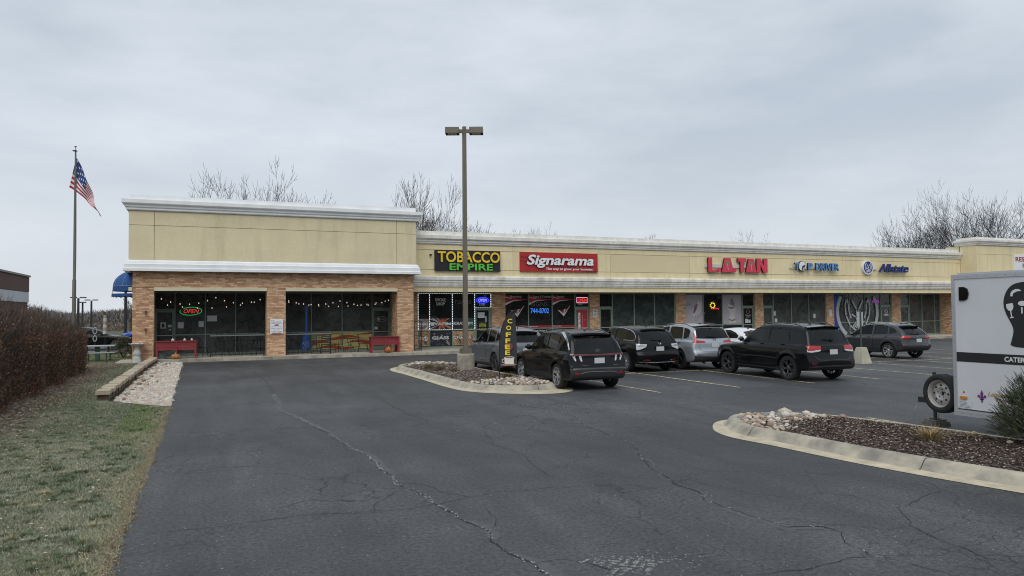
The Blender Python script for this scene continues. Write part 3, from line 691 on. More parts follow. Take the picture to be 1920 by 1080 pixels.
G_shop = glass_mat('shop_glass', (.35, .38, .37), .40, base=(.15, .16, .155), wave=True)  # base colour raised to paint in the grey reflections of the lot
G_dark = glass_mat('dark_glass', (.12, .13, .13), .35, base=(.04, .042, .042), wave=True)
G_film = glass_mat('filmed_glass', (.5, .55, .55), .22, base=(.075, .092, .092), rough=.05, wave=True)
def storefront(root, xs_, y, z0, zt, z1, glass, doors=(), film=None):
    """xs_: mullion lines; doors: (index of bay, head height); every pane is a child of the frame"""
    fr = MB(); w = .055; d = .06
    for x in xs_: fr.box(x-w/2, x+w/2, y-d, y+d, z0, z1)
    db = dict(doors)
    for i, (a, c) in enumerate(zip(xs_[:-1], xs_[1:])):
        fr.box(a+w/2, c-w/2, y-d+.002, y+d, z1-.05, z1)
        if i in db: fr.box(a+w/2, c-w/2, y-d+.002, y+d, db[i], db[i]+.08)
        else:
            fr.box(a+w/2, c-w/2, y-d+.002, y+d, z0, z0+.09)
            if zt: fr.box(a+w/2, c-w/2, y-d+.002, y+d, zt-.03, zt+.03)
    f = fr.build('window_frame', M_sage, root, rel=True)
    for i, (a, c) in enumerate(zip(xs_[:-1], xs_[1:])):
        g = glass[i] if isinstance(glass, list) else glass
        def pane(za, zb, par):
            MB().box(a+w/2, c-w/2, y+.005, y+.012, za, zb).build('pane', g, par, rel=True)
        if i in db:
            pane(db[i]+.08, z1-.05, f)
            dz = db[i]; dm = MB(); e = .03; sw_ = .09
            dm.box(a+e, a+e+sw_, y-.02, y+.03, z0+.01, dz-.01); dm.box(c-e-sw_, c-e, y-.02, y+.03, z0+.01, dz-.01)
            dm.box(a+e+sw_, c-e-sw_, y-.02, y+.03, dz-.10, dz-.01); dm.box(a+e+sw_, c-e-sw_, y-.02, y+.03, z0+.01, z0+.22)
            dr = dm.build('door', M_sage, root, rel=True)
            MB().box(a+e+sw_, c-e-sw_, y+.003, y+.009, z0+.22, dz-.10).build('pane', g, dr, rel=True)
            hm_ = MB(); hx = a+e+sw_*.5 if i > 0 else c-e-sw_*.5
            hm_.tube([(hx, y-.03, z0+.85), (hx, y-.07, z0+.88), (hx, y-.07, z0+1.15), (hx, y-.03, z0+1.18)], .012, 6); hm_.box(a+e+sw_, c-e-sw_, y-.045, y-.02, z0+.98, z0+1.02)
            hm_.build('handle', mat('steel', (.45, .46, .46), .4, metal=.7), dr, rel=True)
        else:
            if zt: pane(z0+.09, zt-.03, f); pane(zt+.03, z1-.05, f)
            else: pane(z0+.09, z1-.05, f)
    return f
YW = 40.2; Z0 = .15; ZH = 3.30

# ---- the tall corner wing
wing = thing('corner_shop_building', 'tall khaki and brick building with two recessed bays at the left end of the row', 'building', (-3.1, 37.3, 0))
core = MB(); core.box(-3.18, 10.03, 37.18, 60, 4.20, 6.93); core.box(-3.0, 9.9, 41.0, 60, 3.6, 4.2); core.build('wall', M_joint, wing, rel=True)
frange_panels(wing, -3.27, 10.12, [-2.22, 9.07], [4.69, 6.28, 6.94], 37.10, M_stuccoA, .075)
mb = MB(); 
for z0_, z1_ in ((4.69, 6.28), (6.28, 6.94)): mb.box(-3.27, -3.19, 37.19, 60, z0_+.009, z1_-.009); mb.box(10.04, 10.12, 37.19, 60, z0_+.009, z1_-.009)
mb.build('side_wall', M_stuccoA, wing, rel=True)
mb = MB(); path = [(-3.27, 60), (-3.27, 37.10), (10.12, 37.10), (10.12, 60)]
sweep_path(path, [(-.04, 6.94), (.06, 6.94), (.10, 6.98), (.10, 7.07), (.15, 7.09), (.17, 7.17), (.24, 7.22), (.27, 7.26), (.27, 7.42), (.22, 7.43), (-.04, 7.45)], mb)
mb.build('cornice', M_trimA, wing, rel=True)
mb = MB(); sweep_path(path, [(-.3, 7.45), (-.03, 7.45), (-.03, 7.66), (-.3, 7.66)], mb); mb.build('parapet_cap', M_trimA, wing, rel=True)
mb = MB(); sweep_path(path, [(-.04, 4.18), (.20, 4.18), (.20, 4.30), (.15, 4.32), (.15, 4.50), (.11, 4.53), (.08, 4.62), (.02, 4.69), (-.04, 4.69)], mb); mb.build('cornice', M_trimA, wing, rel=True)
mb = MB(); mb.box(-3.2, 10.05, 37.2, 60, 7.30, 7.42); mb.build('roof', mat('roof_membrane', (.3, .3, .3), .9), wing, rel=True)
mb = MB(); mb.box(-3.11, 10.01, 37.30, 38.2, 3.45, 4.20); mb.box(-3.11, -2.8, 38.2, 60, 3.29, 4.2); mb.build('brick_wall', M_brick, wing, rel=True)
for a, c in ((-3.11, -2.23), (2.70, 3.58), (9.15, 10.01)): MB().box(a, c, 37.32, 38.25 if a < 9 else 38.55, .15 if a > -3 else .03, 3.45).build('brick_pier', M_brick, wing, rel=True)
mb = MB(); mb.box(-3.11, -2.8, 38.252, 60, .02, 3.29); mb.box(9.72, 10.01, 38.552, 60, .02, 3.45); mb.build('brick_wall', M_brick, wing, rel=True)
for a, c in ((-2.23, 2.70), (3.58, 9.15)): MB().box(a, c, 37.27, 37.7, 3.29, 3.45).build('lintel', M_lintel, wing, rel=True)
MB().box(-3.27, -3.115, 37.27, 38.3, 3.29, 3.45).build('lintel', M_lintel, wing, rel=True)
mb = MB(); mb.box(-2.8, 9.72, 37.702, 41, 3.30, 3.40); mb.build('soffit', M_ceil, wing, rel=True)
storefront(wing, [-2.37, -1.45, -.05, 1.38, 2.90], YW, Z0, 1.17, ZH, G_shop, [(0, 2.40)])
mb = MB(); mb.box(2.93, 3.60, YW-.1, YW+.1, .1, 3.3); mb.box(-2.8, -2.40, YW-.08, YW+.1, .1, 3.3); mb.box(9.47, 9.72, YW-.08, YW+.1, .1, 3.3); mb.build('brick_wall', M_brick, wing, rel=True)
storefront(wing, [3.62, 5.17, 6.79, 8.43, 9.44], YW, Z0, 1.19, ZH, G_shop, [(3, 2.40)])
# ---- the long middle block
mid = thing('row_shop_building', 'long low cream building of shop units between the two taller ends', 'building', (10.1, 38.4, 0))
core = MB(); core.box(10.13, 53.4, 38.48, 60, 3.6, 5.88); core.build('wall', M_joint, mid, rel=True)
xj = [16.14, 22.51, 28.29, 34.9, 41.32, 47.85]
frange_panels(mid, 10.13, 53.39, xj, [4.18, 4.53, 5.61, 5.92], 38.40, M_stuccoB, .075, patch=lambda a, z0_: 22 < a < 23 and 4.5 < z0_ < 5)
MB().box(10.13, 53.39, 38.40, 38.475, 3.31, 3.62).build('fascia', M_stuccoB, mid, rel=True)
mb = MB(); sweep_path([(10.13, 38.40), (53.39, 38.40)], [(-.04, 5.92), (.05, 5.92), (.08, 5.96), (.08, 6.03), (.12, 6.05), (.12, 6.13), (.17, 6.17), (.22, 6.22), (.22, 6.40), (.18, 6.42), (-.04, 6.44)], mb); mb.build('cornice', M_trimB, mid, rel=True)
x = 10.13
while x < 53:
    x2 = min(x+6.1, 53.39); mb = MB(); mb.box(x+.006, x2-.006, 38.44, 38.75, 6.44, 6.64 + random.uniform(-.004, .008)); mb.build('parapet_cap', M_trimB, mid, rel=True); x = x2
mb = MB(); sweep_path([(10.13, 38.40), (53.39, 38.40)], [(-.02, 3.60), (.07, 3.60), (.07, 3.68), (.11, 3.70), (.11, 3.80), (.15, 3.82), (.15, 3.93), (.20, 3.96), (.20, 4.12), (.16, 4.16), (-.02, 4.20)], mb); mb.build('cornice', M_trimB2, mid, rel=True)
mb = MB(); mb.box(10.13, 53.4, 38.5, 60, 6.3, 6.42); mb.build('roof', MATS['roof_membrane'], mid, rel=True)
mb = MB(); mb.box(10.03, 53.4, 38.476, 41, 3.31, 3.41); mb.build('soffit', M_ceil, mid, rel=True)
ZT = 1.18
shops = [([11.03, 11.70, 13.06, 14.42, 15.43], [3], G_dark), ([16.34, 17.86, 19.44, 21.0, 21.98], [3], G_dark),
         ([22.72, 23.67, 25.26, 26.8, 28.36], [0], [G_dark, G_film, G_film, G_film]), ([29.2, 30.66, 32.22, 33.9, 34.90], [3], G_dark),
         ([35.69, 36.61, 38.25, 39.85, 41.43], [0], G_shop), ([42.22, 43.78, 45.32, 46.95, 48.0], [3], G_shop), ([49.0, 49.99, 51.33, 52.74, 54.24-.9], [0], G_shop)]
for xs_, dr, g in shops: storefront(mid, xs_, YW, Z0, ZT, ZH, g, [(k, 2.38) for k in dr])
for a, c in ((10.03, 11.0), (15.46, 16.31), (22.01, 22.69), (28.39, 29.17), (34.93, 35.66), (41.46, 42.19), (48.03, 48.97)):
    MB().box(a, c, YW-.12, YW+.15, .14, 3.31).build('brick_pier', M_brick, mid, rel=True)
# ---- the right wing
rwg = thing('end_shop_building', 'taller cream building rising behind the catering trailer', 'building', (53.4, 37.1, 0))
core = MB(); core.box(53.48, 76, 37.18, 39.6, 3.3, 6.93); core.box(53.48, 76, 39.6, 60, 3.6, 6.3); core.build('wall', M_joint, rwg, rel=True)
frange_panels(rwg, 53.40, 76, [54.6, 60, 66, 72], [4.69, 6.23, 6.90], 37.10, M_stuccoB, .075)
mb = MB(); mb.box(53.40, 53.475, 37.18, 38.398, 4.69, 6.90); mb.box(53.40, 53.475, 38.48, 39.6, 4.69, 6.9); mb.build('side_wall', M_stuccoB, rwg, rel=True)
path = [(53.40, 38.75), (53.40, 37.10), (76, 37.10)]
mb = MB(); sweep_path(path, [(-.04, 6.90), (.06, 6.90), (.09, 6.94), (.09, 7.0), (.14, 7.03), (.14, 7.10), (.2, 7.15), (.24, 7.2), (.24, 7.34), (.2, 7.36), (-.04, 7.38)], mb); mb.build('cornice', M_trimB, rwg, rel=True)
mb = MB(); sweep_path(path, [(-.3, 7.38), (-.03, 7.38), (-.03, 7.52), (-.3, 7.52)], mb); mb.build('parapet_cap', M_trimB, rwg, rel=True)
mb = MB(); sweep_path([(53.40, 38.395), (53.40, 37.10), (76, 37.10)], [(-.04, 4.18), (.20, 4.18), (.20, 4.30), (.15, 4.32), (.15, 4.5), (.10, 4.55), (.02, 4.69), (-.04, 4.69)], mb); mb.build('cornice', M_trimB2, rwg, rel=True)
mb = MB(); mb.box(53.41, 54.3, 37.32, 38.3, .13, 4.18); mb.box(60, 60.9, 37.32, 38.3, .13, 4.18); mb.box(53.41, 76, 38.32, 38.9, 3.3, 4.18); mb.box(53.36, 53.7, 38.9, 60, .02, 3.3); mb.build('brick_wall', M_brick, rwg, rel=True)
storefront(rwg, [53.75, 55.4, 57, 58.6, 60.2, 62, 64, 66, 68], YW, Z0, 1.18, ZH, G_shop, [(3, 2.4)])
mb = MB(); mb.box(53.42, 76, 37.2, 38.7, 7.2, 7.35); mb.box(53.42, 76, 38.7, 60, 6.3, 6.4); mb.build('roof', MATS['roof_membrane'], rwg, rel=True)
# interiors of the units: floor, back wall, ceiling, party walls
M_int = mat('interior_wall', (.20, .19, .175), .9, var=.35, vscale=.5); M_intd = mat('interior_floor', (.13, .12, .11), .7, var=.3, vscale=1)
for bld, xa, xb in ((wing, -2.8, 9.72), (mid, 10.05, 53.35), (rwg, 53.72, 75.9)):
    mb = MB(); mb.box(xa, xb, YW+.08, 47, .02, .14); mb.build('interior_floor', M_intd, bld, rel=True)
    mb = MB(); mb.box(xa, xb, 47, 47.1, .02, 3.6); mb.box(xb-.1, xb, 40.4, 47, .14, 3.5); mb.box(xa, xa+.1, 40.4, 47, .14, 3.5)
    for x in (3.25, 16, 22.3, 28.8, 35.3, 41.8, 48.5, 64):
        if xa < x < xb: mb.box(x-.06, x+.06, YW+.2, 47, .14, 3.45)
    mb.build('interior_wall', M_int, bld, rel=True)
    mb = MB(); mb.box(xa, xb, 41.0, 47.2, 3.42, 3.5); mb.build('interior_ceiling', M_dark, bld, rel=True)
mb = MB(); mb.box(-3.0, 76, 59.9, 60.1, 0, 4.2); mb.build('back_wall', M_stuccoA, mid, rel=True)
# shelves and counters seen dimly through the glass
M_shelf = mat('shelf', (.16, .12, .08), .8, var=.4, vscale=3); M_shelfg = mat('shelf_green', (.05, .13, .09), .7)
def furn(b_, x, y_, w, d, h, m_=M_shelf, n_='counter'):
    mb = MB(); mb.box(x, x+w, y_, y_+d, .14, h)
    mb.build(n_, m_, b_, rel=True)
for x, y_, w, d, h in ((-1.2, 43, 1.6, .5, 1.1), (1.0, 44.5, 1.4, .4, 1.8), (4.2, 43.5, 2.4, .6, 1.1), (7.2, 44.6, 1.6, .4, 2.0)): furn(wing, x, y_, w, d, h)
for x, y_, w, d, h in ((12.0, 43.6, 2.4, .4, 1.4), (17, 43, 2.6, .6, 1.1), (19.9, 44, 1.4, .4, 1.9), (30, 42.8, 2.6, .5, 1.1), (37, 43.5, 1.6, .6, 1.1), (39.3, 42.6, 1.2, .7, .9), (43.5, 43.4, 2, .6, 1.2), (51, 44, 1.2, .5, 1.6)): furn(mid, x, y_, w, d, h)
# smoke shop wall racks
for z in (1.9, 2.25, 2.62, 2.95):
    mb = MB(); mb.box(11.05, 14.4, 40.62, 40.75, z, z+.05); mb.build('shelf', M_shelfg, mid, rel=True)
mb = MB()
for k in range(60):
    x = 11.1+random.random()*3.2; z = random.choice((1.95, 2.30, 2.67)); h = random.uniform(.08, .2); mb.box(x, x+.07, 40.63, 40.72, z, z+h, random.randrange(3))
mb.build('shelf_goods', [mat('goods_a', (.2, .2, .2), .6), mat('goods_b', (.25, .1, .08), .6), mat('goods_c', (.08, .12, .2), .6)], mid, rel=True, kind='stuff')
# ================================================================== vehicles
def chaikin(p, it=2, closed=True):
    p = [np.array(q, float) for q in p]
    for _ in range(it):
        o = []
        for i in range(len(p) if closed else len(p)-1):
            a, b_ = p[i], p[(i+1) % len(p)]; o += [a*.75+b_*.25, a*.25+b_*.75]
        if not closed: o = [p[0]]+o+[p[-1]]
        p = o
    return np.array(p)
def clip_corners(p, c=.035):
    p = [np.array(q, float) for q in p]; o = []
    for i in range(len(p)):
        a, b_, d = p[i-1], p[i], p[(i+1) % len(p)]
        for e in (a, d):
            L_ = np.linalg.norm(e-b_); o.append(b_+(e-b_)*min(.4, c/L_))
    return np.array(o)
def poly_sd(u, v, P_):
    """signed distance of points to a polygon, negative inside"""
    d = np.full(u.shape, 1e9); s = np.zeros(u.shape, bool); n = len(P_)
    for i in range(n):
        ax, ay = P_[i]; bx, by = P_[(i+1) % n]; ex, ey = bx-ax, by-ay; L2 = ex*ex+ey*ey+1e-12
        t_ = np.clip(((u-ax)*ex+(v-ay)*ey)/L2, 0, 1); d = np.minimum(d, (u-ax-t_*ex)**2+(v-ay-t_*ey)**2)
        if abs(by-ay) > 1e-12:
            c = ((ay > v) != (by > v)) & (u < (bx-ax)*(v-ay)/(by-ay)+ax); s ^= c
    d = np.sqrt(d); return np.where(s, -d, d)
def nearest_on(u, v, P_):
    best = np.full(u.shape, 1e9); bu = u.copy(); bv = v.copy(); n = len(P_)
    for i in range(n):
        ax, ay = P_[i]; bx, by = P_[(i+1) % n]; ex, ey = bx-ax, by-ay; L2 = ex*ex+ey*ey+1e-12
        t_ = np.clip(((u-ax)*ex+(v-ay)*ey)/L2, 0, 1); qx = ax+t_*ex; qy = ay+t_*ey; d = (u-qx)**2+(v-qy)**2
        k = d < best; best = np.where(k, d, best); bu = np.where(k, qx, bu); bv = np.where(k, qy, bv)
    return np.sqrt(best), bu, bv
def smax(a, b_, k):
    h = np.clip(.5-.5*(b_-a)/k, 0, 1); return b_*(1-h)+a*h+k*h*(1-h)
def smin(a, b_, k): return -smax(-a, -b_, k)

class CarShape:
    def __init__(s, sp):
        s.sp = sp; s.low = chaikin(sp['low']); s.gh = chaikin(sp['gh'])
        s.W2 = sp['W']/2; s.yr = min(p[0] for p in sp['low']); s.yf = max(p[0] for p in sp['low']); s.zb = sp['zb']
        s.zt = [.12, .3, .45, .7, .84, .90, 1.0, 1.12, 1.3]; s.wt = sp.get('wt', [-.12, -.03, -.008, 0, -.004, -.018, -.045, -.075, -.14])
    def F(s, P_):
        x = np.abs(P_[:, 0]); y = P_[:, 1]; z = P_[:, 2]; sp = s.sp; ym = (s.yr+s.yf)/2; q = (x/s.W2)**2.2
        rear = np.clip((ym+.4-y)/1.2, 0, 1); front = np.clip((y-ym-.2)/1.2, 0, 1)
        ye = y - sp.get('br', .12)*q*rear + .26*q*front
        W = s.W2 - .12*np.clip((s.yr+.55-y)/.55, 0, 1)**2 - .17*np.clip((y-(s.yf-.8))/.8, 0, 1)**2
        wl = W + np.interp(z, s.zt, s.wt)
        for yc in (0, sp['wb']):
            r = np.sqrt((y-yc)**2+(z-sp['R'])**2); wl = wl + sp.get('flare', .016)*np.exp(-((r-sp['R']-.075)/.055)**2)*(z > .15)
        zc = z + .045*(x/s.W2)**2*(z > .6)
        a = smax(poly_sd(ye, zc, s.low), x-wl, .055)
        yg = y - .10*q*rear + sp.get('bf', .30)*q*front
        zg = z + sp.get('crown', .05)*(x/.65)**2*np.clip((z-s.zb)/.4, 0, 1)
        wg = s.W2 - sp.get('tb', .075) - (z-s.zb)*sp.get('tumble', .27) - .06*np.clip((s.yr+.9-y)/.9, 0, 1) - .07*np.clip((y-1.2)/1.2, 0, 1)
        b_ = smax(poly_sd(yg, zg, s.gh), x-wg, .09)
        f = smin(a, b_, .035)
        for yc in (0, sp['wb']):
            r = np.sqrt((y-yc)**2+(z-sp['R'])**2); f = np.maximum(f, -np.maximum(r-(sp['R']+.05), (s.W2-.30)-x))
        return f
    def grad(s, P_):
        e = 1e-3; g = np.zeros_like(P_)
        for k in range(3):
            d = np.zeros(3); d[k] = e; g[:, k] = (s.F(P_+d)-s.F(P_-d))/(2*e)
        return g/(np.linalg.norm(g, axis=1)[:, None]+1e-9)
    def side_x(s, y, z):
        xs = np.linspace(0, s.W2+.06, 50); n = len(y); Pt = np.stack([np.tile(xs, n), np.repeat(y, 50), np.repeat(z, 50)], 1)
        f = s.F(Pt).reshape(n, 50); out = np.full(n, s.W2)
        for i in range(n):
            k = np.where(f[i] < 0)[0]
            if len(k):
                k = k[-1]
                if k < 49: out[i] = xs[k]+(xs[1]-xs[0])*f[i, k]/(f[i, k]-f[i, k+1])
        return out
    def rear_y(s, x, z, front=False):
        ys = np.linspace(s.yr-.05, s.yr+1.6, 90) if not front else np.linspace(s.yf+.05, s.yf-2.2, 110)
        n = len(x); m_ = len(ys); Pt = np.stack([np.repeat(x, m_), np.tile(ys, n), np.repeat(z, m_)], 1); f = s.F(Pt).reshape(n, m_); out = np.full(n, ys[0])
        for i in range(n):
            k = np.where(f[i] < 0)[0]
            if len(k) and k[0] > 0:
                k = k[0]-1; out[i] = ys[k]+(ys[1]-ys[0])*f[i, k]/(f[i, k]-f[i, k+1])
        return out
    def top_z(s, x, y):
        zs = np.linspace(2.0, .5, 110); n = len(x); m_ = 110; Pt = np.stack([np.repeat(x, m_), np.repeat(y, m_), np.tile(zs, n)], 1); f = s.F(Pt).reshape(n, m_); out = np.full(n, 1.5)
        for i in range(n):
            k = np.where(f[i] < 0)[0]
            if len(k): k = max(k[0]-1, 0); out[i] = zs[k]+(zs[1]-zs[0])*f[i, k]/(f[i, k]-f[i, k+1]+1e-9)
        return out
    def mesh(s, h):
        nx = int(math.ceil((s.W2+.08)/h)); xs = np.arange(0, nx+1)*h; ys = np.arange(s.yr-.09, s.yf+.09+h, h); zs = np.arange(.08, s.sp['H']+.09+h, h)
        X, Y, Z = np.meshgrid(xs, ys, zs, indexing='ij'); f = s.F(np.stack([X.ravel(), Y.ravel(), Z.ravel()], 1)).reshape(X.shape)
        f = np.concatenate([f[:0:-1], f], 0); xs = np.concatenate([-xs[:0:-1], xs]); o = np.array([xs[0], ys[0], zs[0]])
        sgn = f < 0; c = tuple(n-1 for n in f.shape); S = np.zeros((*c, 3)); cnt = np.zeros(c)
        import itertools
        corners = list(itertools.product((0, 1), repeat=3))
        for a in corners:
            for ax in range(3):
                if a[ax]: continue
                b_ = list(a); b_[ax] = 1
                fa = f[a[0]:a[0]+c[0], a[1]:a[1]+c[1], a[2]:a[2]+c[2]]; fb = f[b_[0]:b_[0]+c[0], b_[1]:b_[1]+c[1], b_[2]:b_[2]+c[2]]
                mk = (fa < 0) != (fb < 0); t_ = np.where(mk, fa/np.where(mk, fa-fb, 1), 0)
                for k in range(3): S[..., k] += np.where(mk, a[k]+(t_ if k == ax else 0), 0)
                cnt += mk
        act = cnt > 0; idx = -np.ones(c, int); idx[act] = np.arange(act.sum()); I = np.argwhere(act)
        V = o + h*(I + S[act]/cnt[act][:, None]); Q = []
        for ax in range(3):
            u, v = [k for k in range(3) if k != ax]
            sl0 = [slice(1, c[k]) if k != ax else slice(0, c[k]) for k in range(3)]
            A = sgn[tuple(slice(1, c[k]) if k != ax else slice(0, c[k]) for k in range(3))]
            B = sgn[tuple(slice(1, c[k]) if k != ax else slice(1, c[k]+1) for k in range(3))]
            E_ = np.argwhere(A != B); sa = A[A != B]
            E_ = E_ + np.array([1 if k != ax else 0 for k in range(3)])
            def g(du, dv):
                q = E_.copy(); q[:, u] -= du; q[:, v] -= dv; return idx[q[:, 0], q[:, 1], q[:, 2]]
            q = np.stack([g(0, 0), g(1, 0), g(1, 1), g(0, 1)], 1); flip = sa if ax != 1 else ~sa
            q[~flip] = q[~flip][:, ::-1]; Q.append(q[:, ::-1] if False else q)
        Q = np.concatenate(Q)
        for _ in range(3): 
            g_ = s.grad(V); fv = np.clip(s.F(V), -h, h); V = V - g_*fv[:, None]*.9
        return V, Q

def np_mesh(name, V, Q, m, smooth=True, ang=50):
    me = bpy.data.meshes.new(name); me.from_pydata(V.tolist(), [], Q.tolist()); me.materials.append(m)
    if smooth:
        me.polygons.foreach_set('use_smooth', [True]*len(me.polygons)); me.set_sharp_from_angle(angle=radians(ang))
    return me
def car_paint(name, c, rough=.38, metal=0.0, coat=.50):
    if name in MATS: return MATS[name]
    m = bpy.data.materials.new(name); m.use_nodes = True; nt = m.node_tree; b_ = nt.nodes['Principled BSDF']
    b_.inputs['Base Color'].default_value = (*c, 1); b_.inputs['Roughness'].default_value = rough; b_.inputs['Metallic'].default_value = metal
    b_.inputs['Coat Weight'].default_value = coat; b_.inputs['Coat Roughness'].default_value = .03; b_.inputs['Specular IOR Level'].default_value = .05 if metal < .1 else .5
    d = N(nt, 'ShaderNodeBsdfDiffuse'); d.inputs[0].default_value = (.02, .02, .02, 1)       # the inner side is dark lining
    g = N(nt, 'ShaderNodeNewGeometry'); mx_ = N(nt, 'ShaderNodeMixShader'); nt.links.new(g.outputs['Backfacing'], mx_.inputs[0]); nt.links.new(b_.outputs[0], mx_.inputs[1]); nt.links.new(d.outputs[0], mx_.inputs[2])
    nt.links.new(mx_.outputs[0], nt.nodes['Material Output'].inputs['Surface'])
    # a little road film low down
    t = N(nt, 'ShaderNodeTexCoord'); n = N(nt, 'ShaderNodeTexNoise', inp={'Scale': 2.0, 'Detail': 6.0}); nt.links.new(t.outputs['Object'], n.inputs['Vector'])
    r = N(nt, 'ShaderNodeMapRange', inp={1: .3, 2: .8, 3: rough, 4: rough+.16}); nt.links.new(n.outputs['Fac'], r.inputs[0]); nt.links.new(r.outputs[0], b_.inputs['Roughness'])
    MATS[name] = m; return m
M_tyre = mat('tyre_rubber', (.016, .016, .017), .82, var=.2, vscale=20)
M_clad = mat('black_cladding', (.022, .023, .025), .55)
M_gloss = mat('gloss_black', (.006, .006, .007), .12, coat=.5)
M_chrome = mat('chrome', (.66, .67, .69), .16, metal=1.0)
M_alu = mat('rim_silver', (.50, .51, .53), .32, metal=.8)
M_rimdark = mat('rim_dark', (.035, .035, .038), .35, metal=.4)
M_rimgun = mat('rim_gunmetal', (.10, .10, .105), .35, metal=.6)
M_red = mat('lamp_red', (.36, .008, .010), .12, coat=.6)
M_redd = mat('lamp_dark_red', (.09, .006, .008), .12, coat=.6)
M_clear = mat('lamp_clear', (.55, .56, .58), .12, metal=.3, coat=.6)
M_plate = mat('number_plate', (.50, .52, .54), .6)
M_seat = mat('car_seat', (.045, .045, .048), .85); M_seatl = mat('car_seat_light', (.20, .20, .19), .85)
G_car = glass_mat('car_glass', (.09, .10, .10), .35, base=(.008, .009, .010)); G_carl = glass_mat('car_glass_light', (.42, .46, .44), .62)
M_shadowgap = mat('seam', (.004, .004, .004), .9)

_wheels = {}
def wheel_meshes(R, style):
    key = (R, style)
    if key in _wheels: return _wheels[key]
    w = .115; t = MB(); rr = R*.70 if style != 'steel' else R*.66
    t.lathe([(rr, -w*.86), (rr+.02, -w), (R-.045, -w*1.02), (R-.012, -w*.86), (R, -w*.55), (R+.001, -.02), (R-.008, -.016), (R-.008, .016), (R+.001, .02), (R, w*.55), (R-.012, w*.86), (R-.045, w*1.02), (rr+.02, w), (rr, w*.86), (rr-.01, 0), (rr, -w*.86)], n=44, axis='x')
    tm = t.build('tyre', M_tyre, smooth=True, mesh_only=True)
    main, back = {'tucson': (M_alu, M_rimdark), 'mazda': (M_alu, M_rimdark), 'crv': (M_rimdark, M_rimdark), 'jeep': (M_rimgun, M_rimdark), 'subaru': (M_alu, M_rimdark), 'dark': (M_rimgun, M_rimdark), 'plain': (M_alu, M_rimdark)}[style]
    r = MB()
    # barrel, outer lip, brake disc, hub; +x is the outer side
    r.lathe([(rr-.002, -w*.8), (rr-.03, -w*.5), (rr-.04, w*.5), (rr-.012, w*.78)], n=40, axis='x', mi=1)
    r.lathe([(rr-.014, w*.72), (rr-.012, w*.92), (rr+.004, w*.94), (rr+.006, w*.8)], n=40, axis='x', mi=0)
    r.lathe([(0, -.02), (rr*.62, -.02), (rr*.62, .0), (0, .0)], n=28, axis='x', mi=1)
    r.lathe([(0, w*.78), (.035, w*.78), (.045, w*.70), (.075, w*.6), (.08, .0)], n=20, axis='x', mi=0)
    n = {'tucson': 5, 'mazda': 10, 'crv': 5, 'jeep': 5, 'subaru': 5, 'dark': 5, 'plain': 7}[style]
    def spoke(a, r0, r1, w0, w1, tw=0.0, d0=.62, d1=.86, mi=0):
        pts = []
        for rad, wd, dx, aa in ((r0, w0, d0, a), (r1, w1, d1, a+tw)):
            c_ = Vector((0, cos(aa), sin(aa)))*rad; tt = Vector((0, -sin(aa), cos(aa)))
            for q in (-1, 1):
                pts.append(c_+tt*wd*q+Vector((w*dx, 0, 0))); 
            for q in (1, -1): pts.append(c_+tt*wd*q*1.1+Vector((w*dx-.035, 0, 0)))
        r.add(pts, [(0, 1, 5, 4), (1, 2, 6, 5), (2, 3, 7, 6), (3, 0, 4, 7), (4, 5, 6, 7), (3, 2, 1, 0)], mi)
    R1 = rr-.012
    for k in range(n):
        a = 2*pi*k/n + .3
        if style == 'tucson': spoke(a, .05, R1*.62, .030, .034); spoke(a+.02, R1*.55, R1, .030, .055, .30); spoke(a-.10, R1*.5, R1, .010, .012, -.34)
        elif style == 'mazda': spoke(a, .05, R1, .017, .022)
        elif style in ('crv', 'dark'): spoke(a-.13, .05, R1, .014, .020, -.10); spoke(a+.13, .05, R1, .014, .020, .10)
        elif style == 'jeep': spoke(a, .05, R1*.60, .028, .018); spoke(a, R1*.5, R1, .018, .017, .27); spoke(a, R1*.5, R1, .018, .017, -.27)
        elif style == 'subaru': spoke(a, .05, R1, .030, .034, .16); spoke(a-.28, .05, R1, .012, .014, -.12)
        else: spoke(a, .05, R1, .024, .030)
    rm = r.build('rim', [main, back], mesh_only=True, smooth=30)
    _wheels[key] = (tm, rm); return tm, rm

